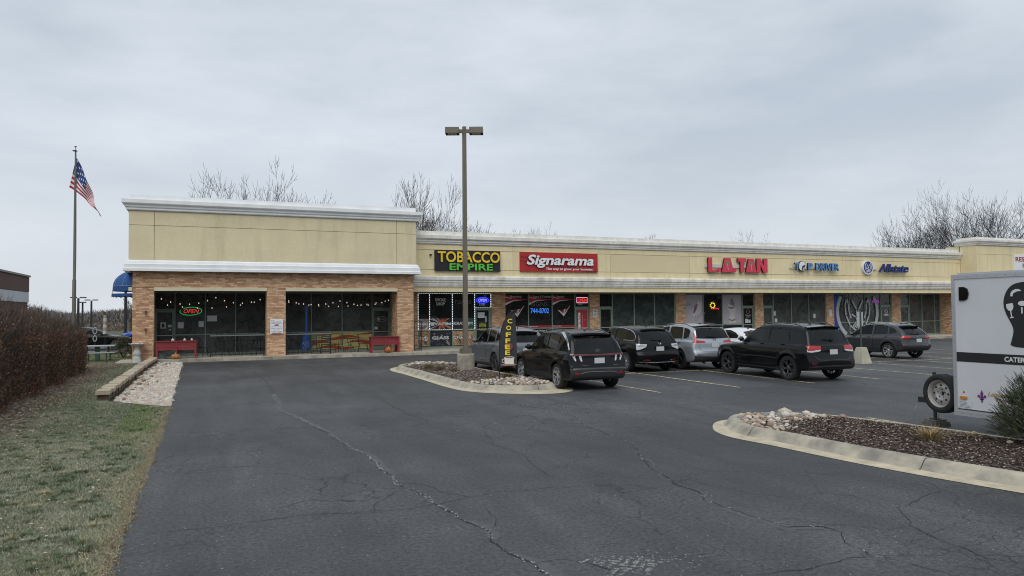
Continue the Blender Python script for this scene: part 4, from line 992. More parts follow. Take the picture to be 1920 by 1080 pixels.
def build_car(name, label, cat, spec, loc, yaw, group=None):
    """yaw: degrees to the right of +Y; loc = rear axle on the ground"""
    sh = CarShape(spec); h = spec.get('h', .03); V, Q = sh.mesh(h)
    root = thing(name, label, cat, (*loc, 0), -radians(yaw), group)
    body_m = spec['paint']; glass = spec.get('glass', G_car)
    side = spec['side']; rear = spec['rear']; frontp = spec.get('front', {})
    side = {k: (clip_corners(p) if k.startswith('window') else np.array(p, float)) for k, p in side.items()}
    rear = {k: np.array(p, float) for k, p in rear.items()}; frontp = {k: np.array(p, float) for k, p in frontp.items()}
    ax = np.abs(V[:, 0]); G_ = sh.grad(V)
    isS = np.abs(G_[:, 0]) > .5; ym = (sh.yr+sh.yf)/2; isR = (G_[:, 1] < -.3) & (V[:, 1] < ym) & ~isS; isF = (G_[:, 1] > .22) & (V[:, 1] > ym) & ~isS
    best = np.full(len(V), .62*h); tgt = V.copy(); typ = np.zeros(len(V), int)
    for P_ in side.values():
        d, u, v = nearest_on(V[:, 1], V[:, 2], P_); k = isS & (d < best); best[k] = d[k]; tgt[k, 1] = u[k]; tgt[k, 2] = v[k]; typ[k] = 1
    for P_, msk in [(p, isR) for p in rear.values()]+[(p, isF) for p in frontp.values()]:
        d, u, v = nearest_on(ax, V[:, 2], P_); k = msk & (d < best); best[k] = d[k]; tgt[k, 0] = np.sign(V[k, 0])*u[k]; tgt[k, 2] = v[k]; typ[k] = 2
    V = np.where(typ[:, None] > 0, tgt, V)
    for _ in range(3):
        f = sh.F(V); e = 1e-3
        for t_, ax_ in ((1, 0), (2, 1)):
            k = typ == t_; d = np.zeros(3); d[ax_] = e; df = (sh.F(V[k]+d)-sh.F(V[k]-d))/(2*e); df = np.where(np.abs(df) < .3, np.sign(df+1e-9)*.3, df)
            V[k, ax_] -= np.clip(f[k]/df, -h*.5, h*.5)
    G_ = sh.grad(V); C_ = V[Q].mean(1); n_ = G_[Q].mean(1); sgn = np.where(C_[:, 0] > 0, 'R', 'L')
    fS = np.abs(n_[:, 0]) > .45; fR = (n_[:, 1] < -.25) & (C_[:, 1] < ym); fF = (n_[:, 1] > .2) & (C_[:, 1] > ym)
    lab = np.full(len(Q), 'body', dtype=object)
    inw = np.minimum(np.hypot(C_[:, 1], C_[:, 2]-spec['R']), np.hypot(C_[:, 1]-spec['wb'], C_[:, 2]-spec['R'])) < spec['R']+.045
    for k, P_ in side.items():
        m_ = fS & (poly_sd(C_[:, 1], C_[:, 2], P_) < 0) & ~((lab != 'body') & (not k.startswith('window')))
        if k.startswith('door'): m_ &= ~inw
        lab[m_] = [k+'|'+q for q in sgn[m_]]
    for k, P_ in rear.items():
        m_ = fR & ~(fS & (np.abs(n_[:, 0]) > .8)) & (poly_sd(np.abs(C_[:, 0]), C_[:, 2], P_) < 0); lab[m_] = [k+('|'+q if k.startswith('lamp') else '') for q in sgn[m_]]
    for k, P_ in frontp.items():
        m_ = fF & (poly_sd(np.abs(C_[:, 0]), C_[:, 2], P_) < 0); lab[m_] = k
    under = (inw & (np.hypot(n_[:, 1], n_[:, 2]) > .4) & (np.abs(C_[:, 0]) > .3)) | (inw & (np.abs(C_[:, 0]) < sh.W2-.24)) | (C_[:, 2] < .24) & (n_[:, 2] < -.3)
    lab[under] = 'underbody'
    matmap = spec['mats']; partnames = {}
    doors = {}
    order = sorted(set(lab), key=lambda k: (not k.startswith('door'), k))
    for k in order:
        m_ = lab == k; base = k.split('|')[0]; q = Q[m_]; used, inv = np.unique(q, return_inverse=True)
        vv = V[used].copy(); off = 0.0
        if base.startswith('window') or base in ('rear_window', 'windshield'): off = -.010
        elif base.startswith('lamp'): off = .006
        if off: vv += G_[used]*off
        mm = body_m if base in ('body',) or base.startswith('door') else (glass if base.startswith('window') or base in ('rear_window', 'windshield') else (M_clad if base == 'underbody' else matmap.get(base, M_clad)))
        if base in spec.get('lightglass', ()): mm = G_carl
        nm = {'lamp': 'tail_lamp', 'door_front': 'door', 'door_rear': 'door', 'window_front': 'window', 'window_rear': 'window', 'window_quarter': 'window'}.get(base, base)
        if base.startswith('lamp'): nm = 'tail_lamp'
        if base.startswith('clad'): nm = 'cladding'
        par = root
        if base in ('window_front', 'window_rear') and k.replace('window', 'door') in doors: par = doors[k.replace('window', 'door')]
        o = link(nm, np_mesh(nm, vv, inv.reshape(q.shape), mm), par)
        if base.startswith('door'): doors[k] = o
    def surf_side(pts, step=.04, sg=1):
        p = np.array(pts, float); seg = np.hypot(*np.diff(p, axis=0).T); L_ = np.concatenate([[0], np.cumsum(seg)]); n = max(3, int(L_[-1]/step)); t_ = np.linspace(0, L_[-1], n)
        y = np.interp(t_, L_, p[:, 0]); z = np.interp(t_, L_, p[:, 1]); x = sh.side_x(y, z); W_ = np.stack([x, y, z], 1); g = sh.grad(W_); W_[:, 0] *= sg; g[:, 0] *= sg; return W_, g
    def strip(Wp, g, wd, t0, t1, mb, mi=0):
        n = len(Wp); wd = np.interp(np.linspace(0, 1, n), np.linspace(0, 1, len(wd)), wd) if hasattr(wd, '__len__') else np.full(n, wd); vs = []
        for i in range(n):
            d = Wp[min(i+1, n-1)]-Wp[max(i-1, 0)]; d /= np.linalg.norm(d)+1e-9; sd = np.cross(d, g[i]); sd /= np.linalg.norm(sd)+1e-9
            for a, t_ in ((-.5, t0), (-.42, t1), (.42, t1), (.5, t0)): vs.append(tuple(Wp[i]+sd*wd[i]*a+g[i]*t_))
        mb.add(vs, [(4*i+k, 4*i+k+1, 4*i+k+5, 4*i+k+4) for i in range(n-1) for k in range(3)], mi)
    # shut lines
    for k, P_ in spec['side'].items():
        if k.startswith('door'):
            for sg in (1, -1): mb = MB(); W_, g = surf_side(list(P_)+[P_[0]], sg=sg); strip(W_, g, .009, .0005, .0015, mb); mb.build('seam', M_shadowgap, root, smooth=True)
    for pts in spec.get('seams_rear', ()):
        for sg in (1, -1):
            mb = MB(); p = chaikin(pts, 1, False); W_ = np.stack([p[:, 0], sh.rear_y(p[:, 0], p[:, 1]), p[:, 1]], 1); g = sh.grad(W_); W_[:, 0] *= sg; g[:, 0] *= sg; strip(W_, g, .009, .0005, .0015, mb); mb.build('seam', M_shadowgap, root, smooth=True)
    for (pts, wd, m_, nm) in spec.get('trims', ()):
        for sg in (1, -1):
            mb = MB(); W_, g = surf_side(chaikin(pts, 1, False), sg=sg); strip(W_, g, wd, .001, .008, mb); mb.build(nm, m_, root, smooth=40)
    for (pts, wd, m_, nm) in spec.get('rear_trims', ()):
        p = chaikin(pts, 1, False)
        for sg in ((1, -1) if min(p[:, 0]) > .01 else (0,)):
            q = p if sg else np.concatenate([p[::-1]*[-1, 1], p])
            mb = MB(); W_ = np.stack([q[:, 0], sh.rear_y(np.abs(q[:, 0]), q[:, 1]), q[:, 1]], 1); W_[:, 0] *= (sg or 1); g = sh.grad(W_); strip(W_, g, wd, .001, .010, mb); mb.build(nm, m_, root, smooth=40)
    # handles
    for y, z in spec['handles']:
        x = float(sh.side_x(np.array([y]), np.array([z]))[0])
        for sg in (1, -1):
            mb = MB(); mb.tube([(sg*(x-.01), y-.09, z), (sg*(x+.022), y-.075, z+.003), (sg*(x+.028), y, z+.004), (sg*(x+.022), y+.075, z+.003), (sg*(x-.01), y+.09, z)], [.011, .013, .014, .013, .011], 6)
            par = doors.get(('door_front|' if y > spec['bp'] else 'door_rear|')+('R' if sg > 0 else 'L'), root)
            mb.build('handle', spec.get('handle_m', body_m), par, smooth=60)
    # mirrors
    my, mz = spec['mirror']; x = float(sh.side_x(np.array([my]), np.array([mz]))[0])
    for sg in (1, -1):
        bm = bmesh.new(); bmesh.ops.create_cube(bm, size=1.0); bmesh.ops.bevel(bm, geom=bm.edges[:], offset=.28, segments=3, affect='EDGES')
        for v in bm.verts: v.co = Vector((sg*(x+.13)+v.co.x*.20, my+v.co.y*.13+.03*abs(v.co.x), mz+.04+v.co.z*.15))
        me = bpy.data.meshes.new('mirror'); bm.to_mesh(me); bm.free(); me.materials.append(spec.get('mirror_m', body_m)); me.polygons.foreach_set('use_smooth', [True]*len(me.polygons)); mo = link('mirror', me, root)
        mb = MB(); mb.bar((sg*(x-.02), my+.02, mz-.03), (sg*(x+.1), my+.02, mz), .05, .03); mb.build('mirror_stalk', M_gloss, mo)
    # roof rails, fin
    if spec.get('rails'):
        y0_, y1_, xr, rm_ = spec['rails']
        for sg in (1, -1):
            ys_ = np.linspace(y0_, y1_, 12); zt_ = sh.top_z(np.full(12, xr), ys_); up = .045*np.minimum(1, np.minimum(np.arange(12), 11-np.arange(12))/1.5) if spec.get('rail_up', True) else np.full(12, .012)
            mb = MB(); mb.tube([(sg*xr, a, b_+c) for a, b_, c in zip(ys_, zt_, up)], .016, 6); mb.build('roof_rail', rm_, root, smooth=60)
    zt_ = float(sh.top_z(np.array([0.]), np.array([spec.get('fin', .05)]))[0]); y = spec.get('fin', .05)
    MB().add([(-.02, y-.06, zt_-.01), (.02, y-.06, zt_-.01), (.012, y+.10, zt_-.01), (-.012, y+.10, zt_-.01), (0, y-.055, zt_+.055), (0, y-.02, zt_+.05)], [(0, 1, 4), (1, 2, 5, 4), (2, 3, 5), (3, 0, 4, 5)]).build('antenna_fin', M_gloss, root)
    # spoiler over the rear glass
    if spec.get('spoiler'):
        xs_, zs_, dy, m_ = spec['spoiler']; X_ = np.linspace(-xs_, xs_, 15); zz = zs_-.035*(X_/xs_)**2; yy = sh.rear_y(np.abs(X_), zz); mb = MB(); vs = []
        for a, c, b_ in zip(X_, yy, zz): e = dy*(1-.35*(a/xs_)**4); vs += [(a, c+.06, b_+.045), (a, c-e, b_+.028), (a, c-e+.01, b_-.006), (a, c+.03, b_-.035)]
        mb.add(vs, [(4*i+k, 4*i+4+k, 4*i+4+(k+1) % 4, 4*i+(k+1) % 4) for i in range(14) for k in range(4)]+[(0, 1, 2, 3), (59, 58, 57, 56)]); mb.build('spoiler', m_, root, smooth=35)
    # plate, wiper, badge, exhaust
    px_, pz_, pw = spec.get('plate', (0, .80, .30)); yy = float(min(sh.rear_y(np.array([0., .15]), np.array([pz_-.06, pz_+.06]))))
    bp_ = MB(); bp_.box(px_-pw/2, px_+pw/2, yy-.014, yy-.006, pz_-.075, pz_+.075, 0); po = bp_.build('number_plate', M_plate, root)
    if spec.get('wiper'):
        wz = spec['wiper']; y0_ = sh.rear_y(np.array([.0, .3]), np.array([wz, wz+.05])); mb = MB(); mb.bar((.05, y0_[0]-.02, wz), (.0-.33, y0_[1]-.03, wz+.045), .018, .014); mb.box(.0, .09, y0_[0]-.035, y0_[0]+.01, wz-.02, wz+.03); mb.build('wiper', M_gloss, root)
    if spec.get('badge'):
        kind, bz, br_ = spec['badge']; yb_ = float(sh.rear_y(np.array([0.]), np.array([bz]))[0])-.014; mb = MB(); n = 18
        ry = br_*(.58 if kind == 'h' else 1)
        mb.tube([(br_*cos(2*pi*k/n), yb_, bz+ry*sin(2*pi*k/n)) for k in range(n+1)], .007, 5, cap=False)
        if kind == 'h': mb.bar((-br_*.45, yb_, bz-ry*.75), (-br_*.22, yb_, bz+ry*.78), .016, .012); mb.bar((br_*.22, yb_, bz-ry*.78), (br_*.45, yb_, bz+ry*.75), .016, .012); mb.bar((-br_*.3, yb_, bz-.005), (br_*.3, yb_, bz+.008), .012, .012)
        elif kind == 'm': mb.tube([(-br_*.92, yb_, bz+.02), (-br_*.35, yb_, bz+.028), (0, yb_, bz-.03), (br_*.35, yb_, bz+.028), (br_*.92, yb_, bz+.02)], .008, 5)
        elif kind == 'H': mb.bar((-br_*.5, yb_, bz-ry*.6), (-br_*.6, yb_, bz+ry*.6), .015, .012); mb.bar((br_*.5, yb_, bz-ry*.6), (br_*.6, yb_, bz+ry*.6), .015, .012); mb.bar((-br_*.5, yb_, bz), (br_*.5, yb_, bz), .015, .012)
        elif kind == 's': mb.box(-br_*.4, br_*.4, yb_-.003, yb_+.003, bz-ry*.3, bz+ry*.3)
        mb.build('badge', M_chrome, root, smooth=60)
    for (tx, tz, w_) in spec.get('letters', ()):
        yy = float(sh.rear_y(np.array([abs(tx)]), np.array([tz]))[0])-.008; MB().box(tx-w_/2, tx+w_/2, yy-.003, yy+.004, tz-.008, tz+.008).build('model_badge', M_chrome, root)
    for ex in spec.get('exhaust', ()):
        yy = sh.yr+.05; mb = MB(); mb.lathe([(.038, -.10), (.038, .0), (.032, .0), (.030, -.10)], c=(ex, yy, .30), n=14, axis='y'); mb.build('exhaust', M_chrome, root, smooth=True)
    # cabin: seats, dash, steering wheel
    sm_ = spec.get('seat_m', M_seat); zf = .42
    for sx_ in (-.36, .36):
        mb = MB(); y = spec['seat_y']
        mb.box(sx_-.24, sx_+.24, y-.05, y+.48, zf, zf+.20); mb.obox((sx_, y-.16, zf+.48), (.23, 0, 0), (0, .06, .015), (0, -.08, .30)); mb.obox((sx_, y-.27, zf+.87), (.13, 0, 0), (0, .045, 0), (0, -.01, .09)); mb.build('seat', sm_, root)
    mb = MB(); y = spec['seat_y']-.95; mb.box(-.62, .62, y, y+.45, zf, zf+.18); mb.obox((0, y-.10, zf+.46), (.62, 0, 0), (0, .06, .015), (0, -.10, .29))
    for sx_ in (-.38, .38): mb.obox((sx_, y-.22, zf+.80), (.13, 0, 0), (0, .04, 0), (0, -.01, .07))
    mb.build('seat', sm_, root)
    mb = MB(); mb.box(-.66, .66, spec['seat_y']+.85, spec['seat_y']+1.2, .7, 1.0); mb.build('dashboard', M_seat, root)
    mb = MB(); a = radians(25); n = 16; cy = spec['seat_y']+.72; mb.tube([(-.36+.18*cos(2*pi*k/n), cy+.18*sin(2*pi*k/n)*sin(a), 1.0+.18*sin(2*pi*k/n)*cos(a)) for k in range(n+1)], .014, 5, cap=False); mb.build('steering_wheel', M_seat, root)
    # headlamps and grille (not seen, but there)
    for sg in (1, -1):
        x0_ = .62; yy = float(sh.rear_y(np.array([x0_]), np.array([.78]), True)[0]); MB().box(sg*x0_-.16, sg*x0_+.16, yy-.12, yy+.012, .72, .82).build('headlamp', M_clear, root)
    yy = float(sh.rear_y(np.array([0.]), np.array([.62]), True)[0]); MB().box(-.45, .45, yy-.05, yy+.012, .50, .72).build('grille', M_gloss, root)
    # wheels
    tm, rm = wheel_meshes(spec['R'], spec['wheel'])
    for yc in (0, spec['wb']):
        for sg in (1, -1):
            w = bpy.data.objects.new('wheel', None); col.objects.link(w); w.parent = root; w.location = (sg*(sh.W2-.135), yc, spec['R']); w.rotation_euler = (random.uniform(0, 6), 0, 0 if sg > 0 else pi)
            link('tyre', tm, w); link('rim', rm, w)
    return root, sh

def spec_common(**k):
    d = dict(h=.03, R=.36, flare=.016, mats={}, side={}, rear={}); d.update(k); return d
P_black = car_paint('paint_black', (.0045, .005, .006)); P_jeep = car_paint('paint_jeep_black', (.006, .0065, .0075), rough=.32)
P_silver = car_paint('paint_silver', (.36, .39, .43), rough=.30, metal=.55); P_grey = car_paint('paint_grey', (.13, .145, .165), rough=.32, metal=.35)
P_dgrey = car_paint('paint_dark_grey', (.036, .038, .044), rough=.32, metal=.3); P_white = car_paint('paint_white', (.62, .64, .66)); P_blue = car_paint('paint_blue', (.03, .09, .42))

WS = lambda z0, z1, x0=.68, x1=.55: [(0, z0), (x0, z0), (x1, z1), (0, z1)]
tucson = spec_common(W=1.865, H=1.665, wb=2.755, R=.365, zb=1.05, paint=P_black, wheel='tucson', bp=.83,
    low=[(-.88,.32),(-.93,.47),(-.925,.64),(-.87,.78),(-.84,.96),(-.80,1.06),(-.5,1.09),(.5,1.08),(1.8,1.05),(2.35,1.05),(2.9,.99),(3.35,.92),(3.6,.83),(3.69,.66),(3.69,.45),(3.6,.28),(3.3,.22),(.5,.22),(-.6,.26)],
    gh=[(-.83,1.0),(-.60,1.42),(-.42,1.58),(.1,1.645),(.8,1.668),(1.3,1.645),(1.65,1.58),(2.1,1.33),(2.55,1.04),(2.55,.9),(-.83,.9)],
    side={'cladding_sill': [(.3,.20),(2.4,.20),(2.34,.40),(.42,.46)], 'door_rear': [(.83,.42),(.82,1.55),(.1,1.52),(-.16,1.3),(.05,1.05),(.30,.86),(.46,.62),(.46,.47)], 'door_front': [(2.30,.42),(2.28,1.08),(1.66,1.52),(.85,1.56),(.86,.42)],
          'window_front': [(2.16,1.09),(1.60,1.50),(1.2,1.555),(.93,1.56),(.93,1.115)], 'window_rear': [(.82,1.12),(.82,1.56),(.45,1.56),(.14,1.53),(.14,1.15)], 'window_quarter': [(.06,1.16),(.06,1.52),(-.12,1.49),(-.44,1.36),(-.30,1.24)]},
    rear={'rear_window': [(0,1.09),(.64,1.11),(.60,1.3),(.54,1.46),(0,1.48)], 'lamp_bar': [(0,1.005),(.80,1.02),(.84,.985),(.6,.965),(0,.965)], 'lamp_a': [(.70,.955),(.78,.955),(.70,.82),(.66,.82)], 'lamp_b': [(.52,.955),(.60,.955),(.54,.81),(.50,.81)],
          'cladding_low': [(0,.15),(1,.15),(1,.60),(0,.60)], 'lamp_reflector': [(.60,.50),(.74,.52),(.74,.47),(.62,.455)]},
    front={'windshield': WS(1.08, 1.57)}, mats={'lamp_bar': M_redd, 'lamp_a': M_clear, 'lamp_b': M_clear, 'lamp_reflector': M_red, 'cladding_low': M_clad, 'cladding_sill': M_clad},
    trims=[([(1.66,1.555),(1.2,1.60),(.5,1.61),(.05,1.585),(-.2,1.50),(-.45,1.33),(-.63,1.12)], [.012,.014,.018,.03,.075,.085,.03], M_chrome, 'chrome_strip'), ([(-.6,1.02),(.2,1.005),(1.2,.96),(2.3,.955),(3.2,.92)], .01, M_gloss, 'crease')],
    rear_trims=[([(.0,.615),(.5,.615),(.85,.60)], .05, mat('bumper_grey', (.06,.065,.07), .35), 'bumper_strip'), ([(.0,.53),(.42,.53),(.58,.475)], .014, mat('skid_silver', (.2,.2,.21), .4), 'skid_trim')],
    seams_rear=[[(.66,1.08),(.67,.95),(.60,.86),(.56,.66),(.3,.62),(.0,.62)]], handles=[(1.05,.985),(.12,1.0)], mirror=(2.02,1.07), rails=(-.2,1.5,.58,M_gloss), spoiler=(.60,1.535,.13,P_black), plate=(0,.83,.31), wiper=None, badge=('h',1.10,.075),
    letters=[(-.45,.70,.2),(.5,.70,.13)], seat_y=.95, exhaust=(), lightglass=('window_front',))
equinox = dict(tucson); equinox.update(paint=P_grey, wheel='dark', wb=2.73, h=.032,
    low=[(-.84,.32),(-.88,.47),(-.88,.66),(-.83,.8),(-.82,.98),(-.76,1.08),(-.5,1.10),(.5,1.08),(1.8,1.04),(2.3,1.04),(2.9,.98),(3.4,.9),(3.65,.8),(3.74,.62),(3.72,.42),(3.6,.26),(3.3,.22),(.5,.22),(-.6,.26)],
    gh=[(-.80,1.0),(-.62,1.30),(-.42,1.50),(.0,1.59),(.7,1.65),(1.2,1.64),(1.6,1.57),(2.05,1.33),(2.5,1.04),(2.5,.9),(-.8,.9)],
    side={'cladding_sill': [(.3,.20),(2.4,.20),(2.34,.34),(.42,.37)], 'door_rear': tucson['side']['door_rear'], 'door_front': tucson['side']['door_front'],
          'window_front': [(2.10,1.08),(1.56,1.49),(1.2,1.54),(.93,1.545),(.93,1.10)], 'window_rear': [(.82,1.11),(.82,1.54),(.45,1.53),(.14,1.49),(.14,1.14)], 'window_quarter': [(.06,1.15),(.06,1.47),(-.12,1.43),(-.38,1.30),(-.30,1.22)]},
    rear={'rear_window': [(0,1.10),(.62,1.11),(.58,1.28),(.52,1.40),(0,1.42)], 'lamp_a': [(.32,1.0),(.86,1.03),(.86,.96),(.34,.97)], 'cladding_low': [(0,.15),(1,.15),(1,.48),(0,.48)]},
    mats={'lamp_a': M_redd, 'cladding_low': M_clad, 'cladding_sill': M_clad}, trims=[([(2.1,1.07),(.9,1.095),(.1,1.13),(-.35,1.23)], .016, M_gloss, 'window_trim')], rear_trims=[], badge=None, letters=[], spoiler=(.56,1.46,.14,P_grey), handles=[(1.05,.98),(.12,1.0)], lightglass=())
mazda = dict(tucson); mazda.update(paint=P_black, wheel='mazda', W=1.87, H=1.645, wb=2.75, R=.36, h=.032, br=.16,
    low=[(-.88,.34),(-.95,.5),(-.96,.64),(-.92,.72),(-.88,.74),(-.86,.98),(-.80,1.08),(-.5,1.12),(.5,1.08),(1.8,1.03),(2.3,1.02),(2.9,.95),(3.35,.87),(3.6,.76),(3.68,.6),(3.68,.42),(3.6,.26),(3.3,.22),(.5,.22),(-.6,.28)],
    gh=[(-.83,1.03),(-.64,1.36),(-.46,1.52),(.0,1.61),(.7,1.645),(1.2,1.62),(1.6,1.55),(2.1,1.30),(2.6,1.0),(2.6,.9),(-.83,.9)],
    side={'door_rear': tucson['side']['door_rear'], 'door_front': tucson['side']['door_front'], 'cladding_sill': [(.3,.20),(2.4,.20),(2.34,.27),(.42,.28)],
          'window_front': [(2.10,1.08),(1.56,1.48),(1.2,1.53),(.93,1.54),(.93,1.12)], 'window_rear': [(.82,1.13),(.82,1.53),(.45,1.52),(.14,1.49),(.14,1.16)], 'window_quarter': [(.05,1.16),(.05,1.47),(-.2,1.43),(-.44,1.32),(-.50,1.17)]},
    rear={'rear_window': [(0,1.10),(.66,1.12),(.60,1.3),(.52,1.44),(0,1.46)], 'lamp_a': [(.50,1.0),(.94,1.02),(.94,.80),(.78,.81),(.54,.90)], 'cladding_low': [(0,.15),(1,.15),(1,.40),(0,.40)], 'lamp_reflector': [(.42,.46),(.62,.47),(.62,.44),(.42,.43)]},
    mats={'lamp_a': M_clear, 'lamp_reflector': M_red, 'cladding_low': M_clad, 'cladding_sill': M_clad},
    trims=[([(2.15,1.06),(1.6,1.52),(1.1,1.575),(.5,1.565),(.1,1.52),(-.2,1.475),(-.47,1.35),(-.54,1.15),(-.4,1.13),(.2,1.13)], .018, M_chrome, 'chrome_strip')],
    rear_trims=[([(.0,.36),(.5,.36),(.8,.38)], .012, M_chrome, 'bumper_trim')], seams_rear=[[(.68,1.1),(.72,.98),(.62,.84),(.58,.74),(.3,.72),(0,.72)]], badge=('m',1.0,.07), letters=[], spoiler=(.52,1.50,.06,P_black), wiper=1.12, plate=(0,.84,.32), rails=None, exhaust=(.62,-.62), handles=[(1.05,.96),(.12,.99)], lightglass=())
crv = dict(tucson); crv.update(paint=P_silver, wheel='crv', W=1.865, H=1.69, wb=2.70, R=.365, h=.03,
    low=[(-.92,.34),(-.97,.5),(-.97,.66),(-.91,.78),(-.89,.98),(-.84,1.08),(-.5,1.12),(.5,1.10),(1.8,1.06),(2.3,1.05),(2.9,1.01),(3.4,.96),(3.62,.86),(3.70,.66),(3.7,.45),(3.6,.28),(3.3,.22),(.5,.22),(-.6,.28)],
    gh=[(-.87,1.03),(-.72,1.38),(-.60,1.56),(-.2,1.66),(.6,1.69),(1.2,1.66),(1.6,1.59),(2.0,1.36),(2.45,1.04),(2.45,.9),(-.87,.9)],
    side={'cladding_sill': [(.3,.20),(2.4,.20),(2.34,.38),(.42,.40)], 'door_rear': [(.83,.40),(.82,1.56),(-.05,1.54),(-.16,1.2),(.05,1.05),(.30,.86),(.46,.62),(.46,.42)], 'door_front': tucson['side']['door_front'],
          'window_front': [(2.08,1.10),(1.56,1.51),(1.2,1.57),(.93,1.58),(.93,1.12)], 'window_rear': [(.82,1.12),(.82,1.58),(.45,1.58),(.02,1.56),(-.06,1.14)], 'window_quarter': [(-.12,1.14),(-.06,1.55),(-.34,1.50),(-.44,1.42),(-.42,1.22),(-.30,1.15)]},
    rear={'rear_window': [(0,1.14),(.70,1.16),(.64,1.4),(.60,1.52),(0,1.54)], 'lamp_a': [(.72,1.46),(.79,1.40),(.80,1.14),(.94,1.12),(.94,1.0),(.40,1.0),(.40,1.06),(.70,1.10)], 'cladding_low': [(0,.15),(1,.15),(1,.54),(0,.50)], 'lamp_reflector': [(.55,.58),(.80,.59),(.80,.565),(.55,.56)]},
    mats={'lamp_a': M_red, 'lamp_reflector': M_redd, 'cladding_low': M_clad, 'cladding_sill': M_clad},
    trims=[([(2.1,1.06),(1.6,1.55),(1.1,1.615),(.4,1.625),(-.15,1.60),(-.42,1.52),(-.50,1.40),(-.48,1.2),(-.35,1.12)], .018, M_chrome, 'chrome_strip')], rear_trims=[], seams_rear=[[(.70,1.1),(.66,1.0),(.62,.7),(.3,.68),(0,.68)]],
    badge=('H',1.10,.06), letters=[], spoiler=(.60,1.60,.14,M_gloss), wiper=1.19, plate=(0,.92,.32), rails=(-.3,1.5,.60,M_gloss), exhaust=(.55,-.55), handles=[(1.0,1.0),(.05,1.01)], lightglass=())
jeep = dict(tucson); jeep.update(paint=P_jeep, wheel='jeep', W=1.94, H=1.76, wb=2.915, R=.385, zb=1.12, h=.03, flare=.022, tb=.085, tumble=.30, br=.10, crown=.03,
    low=[(-.92,.36),(-.98,.5),(-.98,.66),(-.92,.8),(-.90,1.04),(-.86,1.13),(-.5,1.16),(.5,1.15),(1.8,1.12),(2.3,1.12),(2.9,1.08),(3.4,1.04),(3.66,.97),(3.76,.78),(3.8,.55),(3.74,.35),(3.3,.26),(.5,.26),(-.6,.32)],
    gh=[(-.86,1.08),(-.70,1.44),(-.60,1.62),(-.2,1.71),(.6,1.755),(1.2,1.74),(1.62,1.67),(2.0,1.45),(2.45,1.10),(2.45,1.0),(-.86,1.0)],
    wt=[-.10, -.03, -.008, 0, 0, -.010, -.03, -.075, -.16],
    side={'door_rear': [(.93,.46),(.92,1.60),(.15,1.57),(-.02,1.25),(.10,1.0),(.40,.86),(.50,.62),(.50,.48)], 'door_front': [(2.42,.46),(2.36,1.14),(1.74,1.58),(.95,1.60),(.96,.46)],
          'window_front': [(2.16,1.19),(1.66,1.58),(1.3,1.63),(1.04,1.635),(1.04,1.20)], 'window_rear': [(.91,1.20),(.91,1.635),(.5,1.635),(.16,1.61),(.08,1.21)], 'window_quarter': [(.0,1.21),(.08,1.60),(-.25,1.57),(-.42,1.50),(-.55,1.24),(-.50,1.21)]},
    rear={'rear_window': [(0,1.19),(.70,1.21),(.64,1.4),(.58,1.55),(0,1.57)], 'lamp_a': [(.44,1.08),(.94,1.10),(.94,.97),(.80,.94),(.46,.98)], 'lamp_w': [(.46,.975),(.80,.935),(.94,.965),(.94,.92),(.80,.89),(.50,.92)], 'cladding_low': [(0,.15),(1,.15),(1,.42),(0,.42)], 'lamp_reflector': [(.66,.58),(.84,.58),(.84,.52),(.66,.52)]},
    mats={'lamp_a': M_red, 'lamp_w': M_clear, 'lamp_reflector': M_redd, 'cladding_low': M_clad},
    front={'windshield': WS(1.14, 1.66)},
    trims=[([(2.42,.70),(1.6,.70),(.7,.69),(.48,.66)], .03, mat('side_moulding', (.03,.032,.035), .3), 'door_moulding'), ([(2.4,.36),(1.6,.355),(.48,.35)], .03, MATS['side_moulding'], 'sill_strip')],
    rear_trims=[([(.0,.47),(.5,.47),(.88,.45)], .05, MATS['side_moulding'], 'bumper_strip'), ([(.0,.66),(.5,.66),(.62,.68),(.70,.80)], .03, MATS['side_moulding'], 'tailgate_lip')], seams_rear=[[(.70,1.16),(.74,1.0),(.70,.7),(.4,.68),(0,.68)]],
    badge=None, letters=[], spoiler=(.62,1.645,.14,M_gloss), wiper=1.24, plate=(.0,.90,.30), rails=(-.35,1.5,.62,M_gloss), exhaust=(), handles=[(1.18,1.10),(.24,1.11)], mirror=(2.15,1.18), mirror_m=P_jeep, lightglass=())
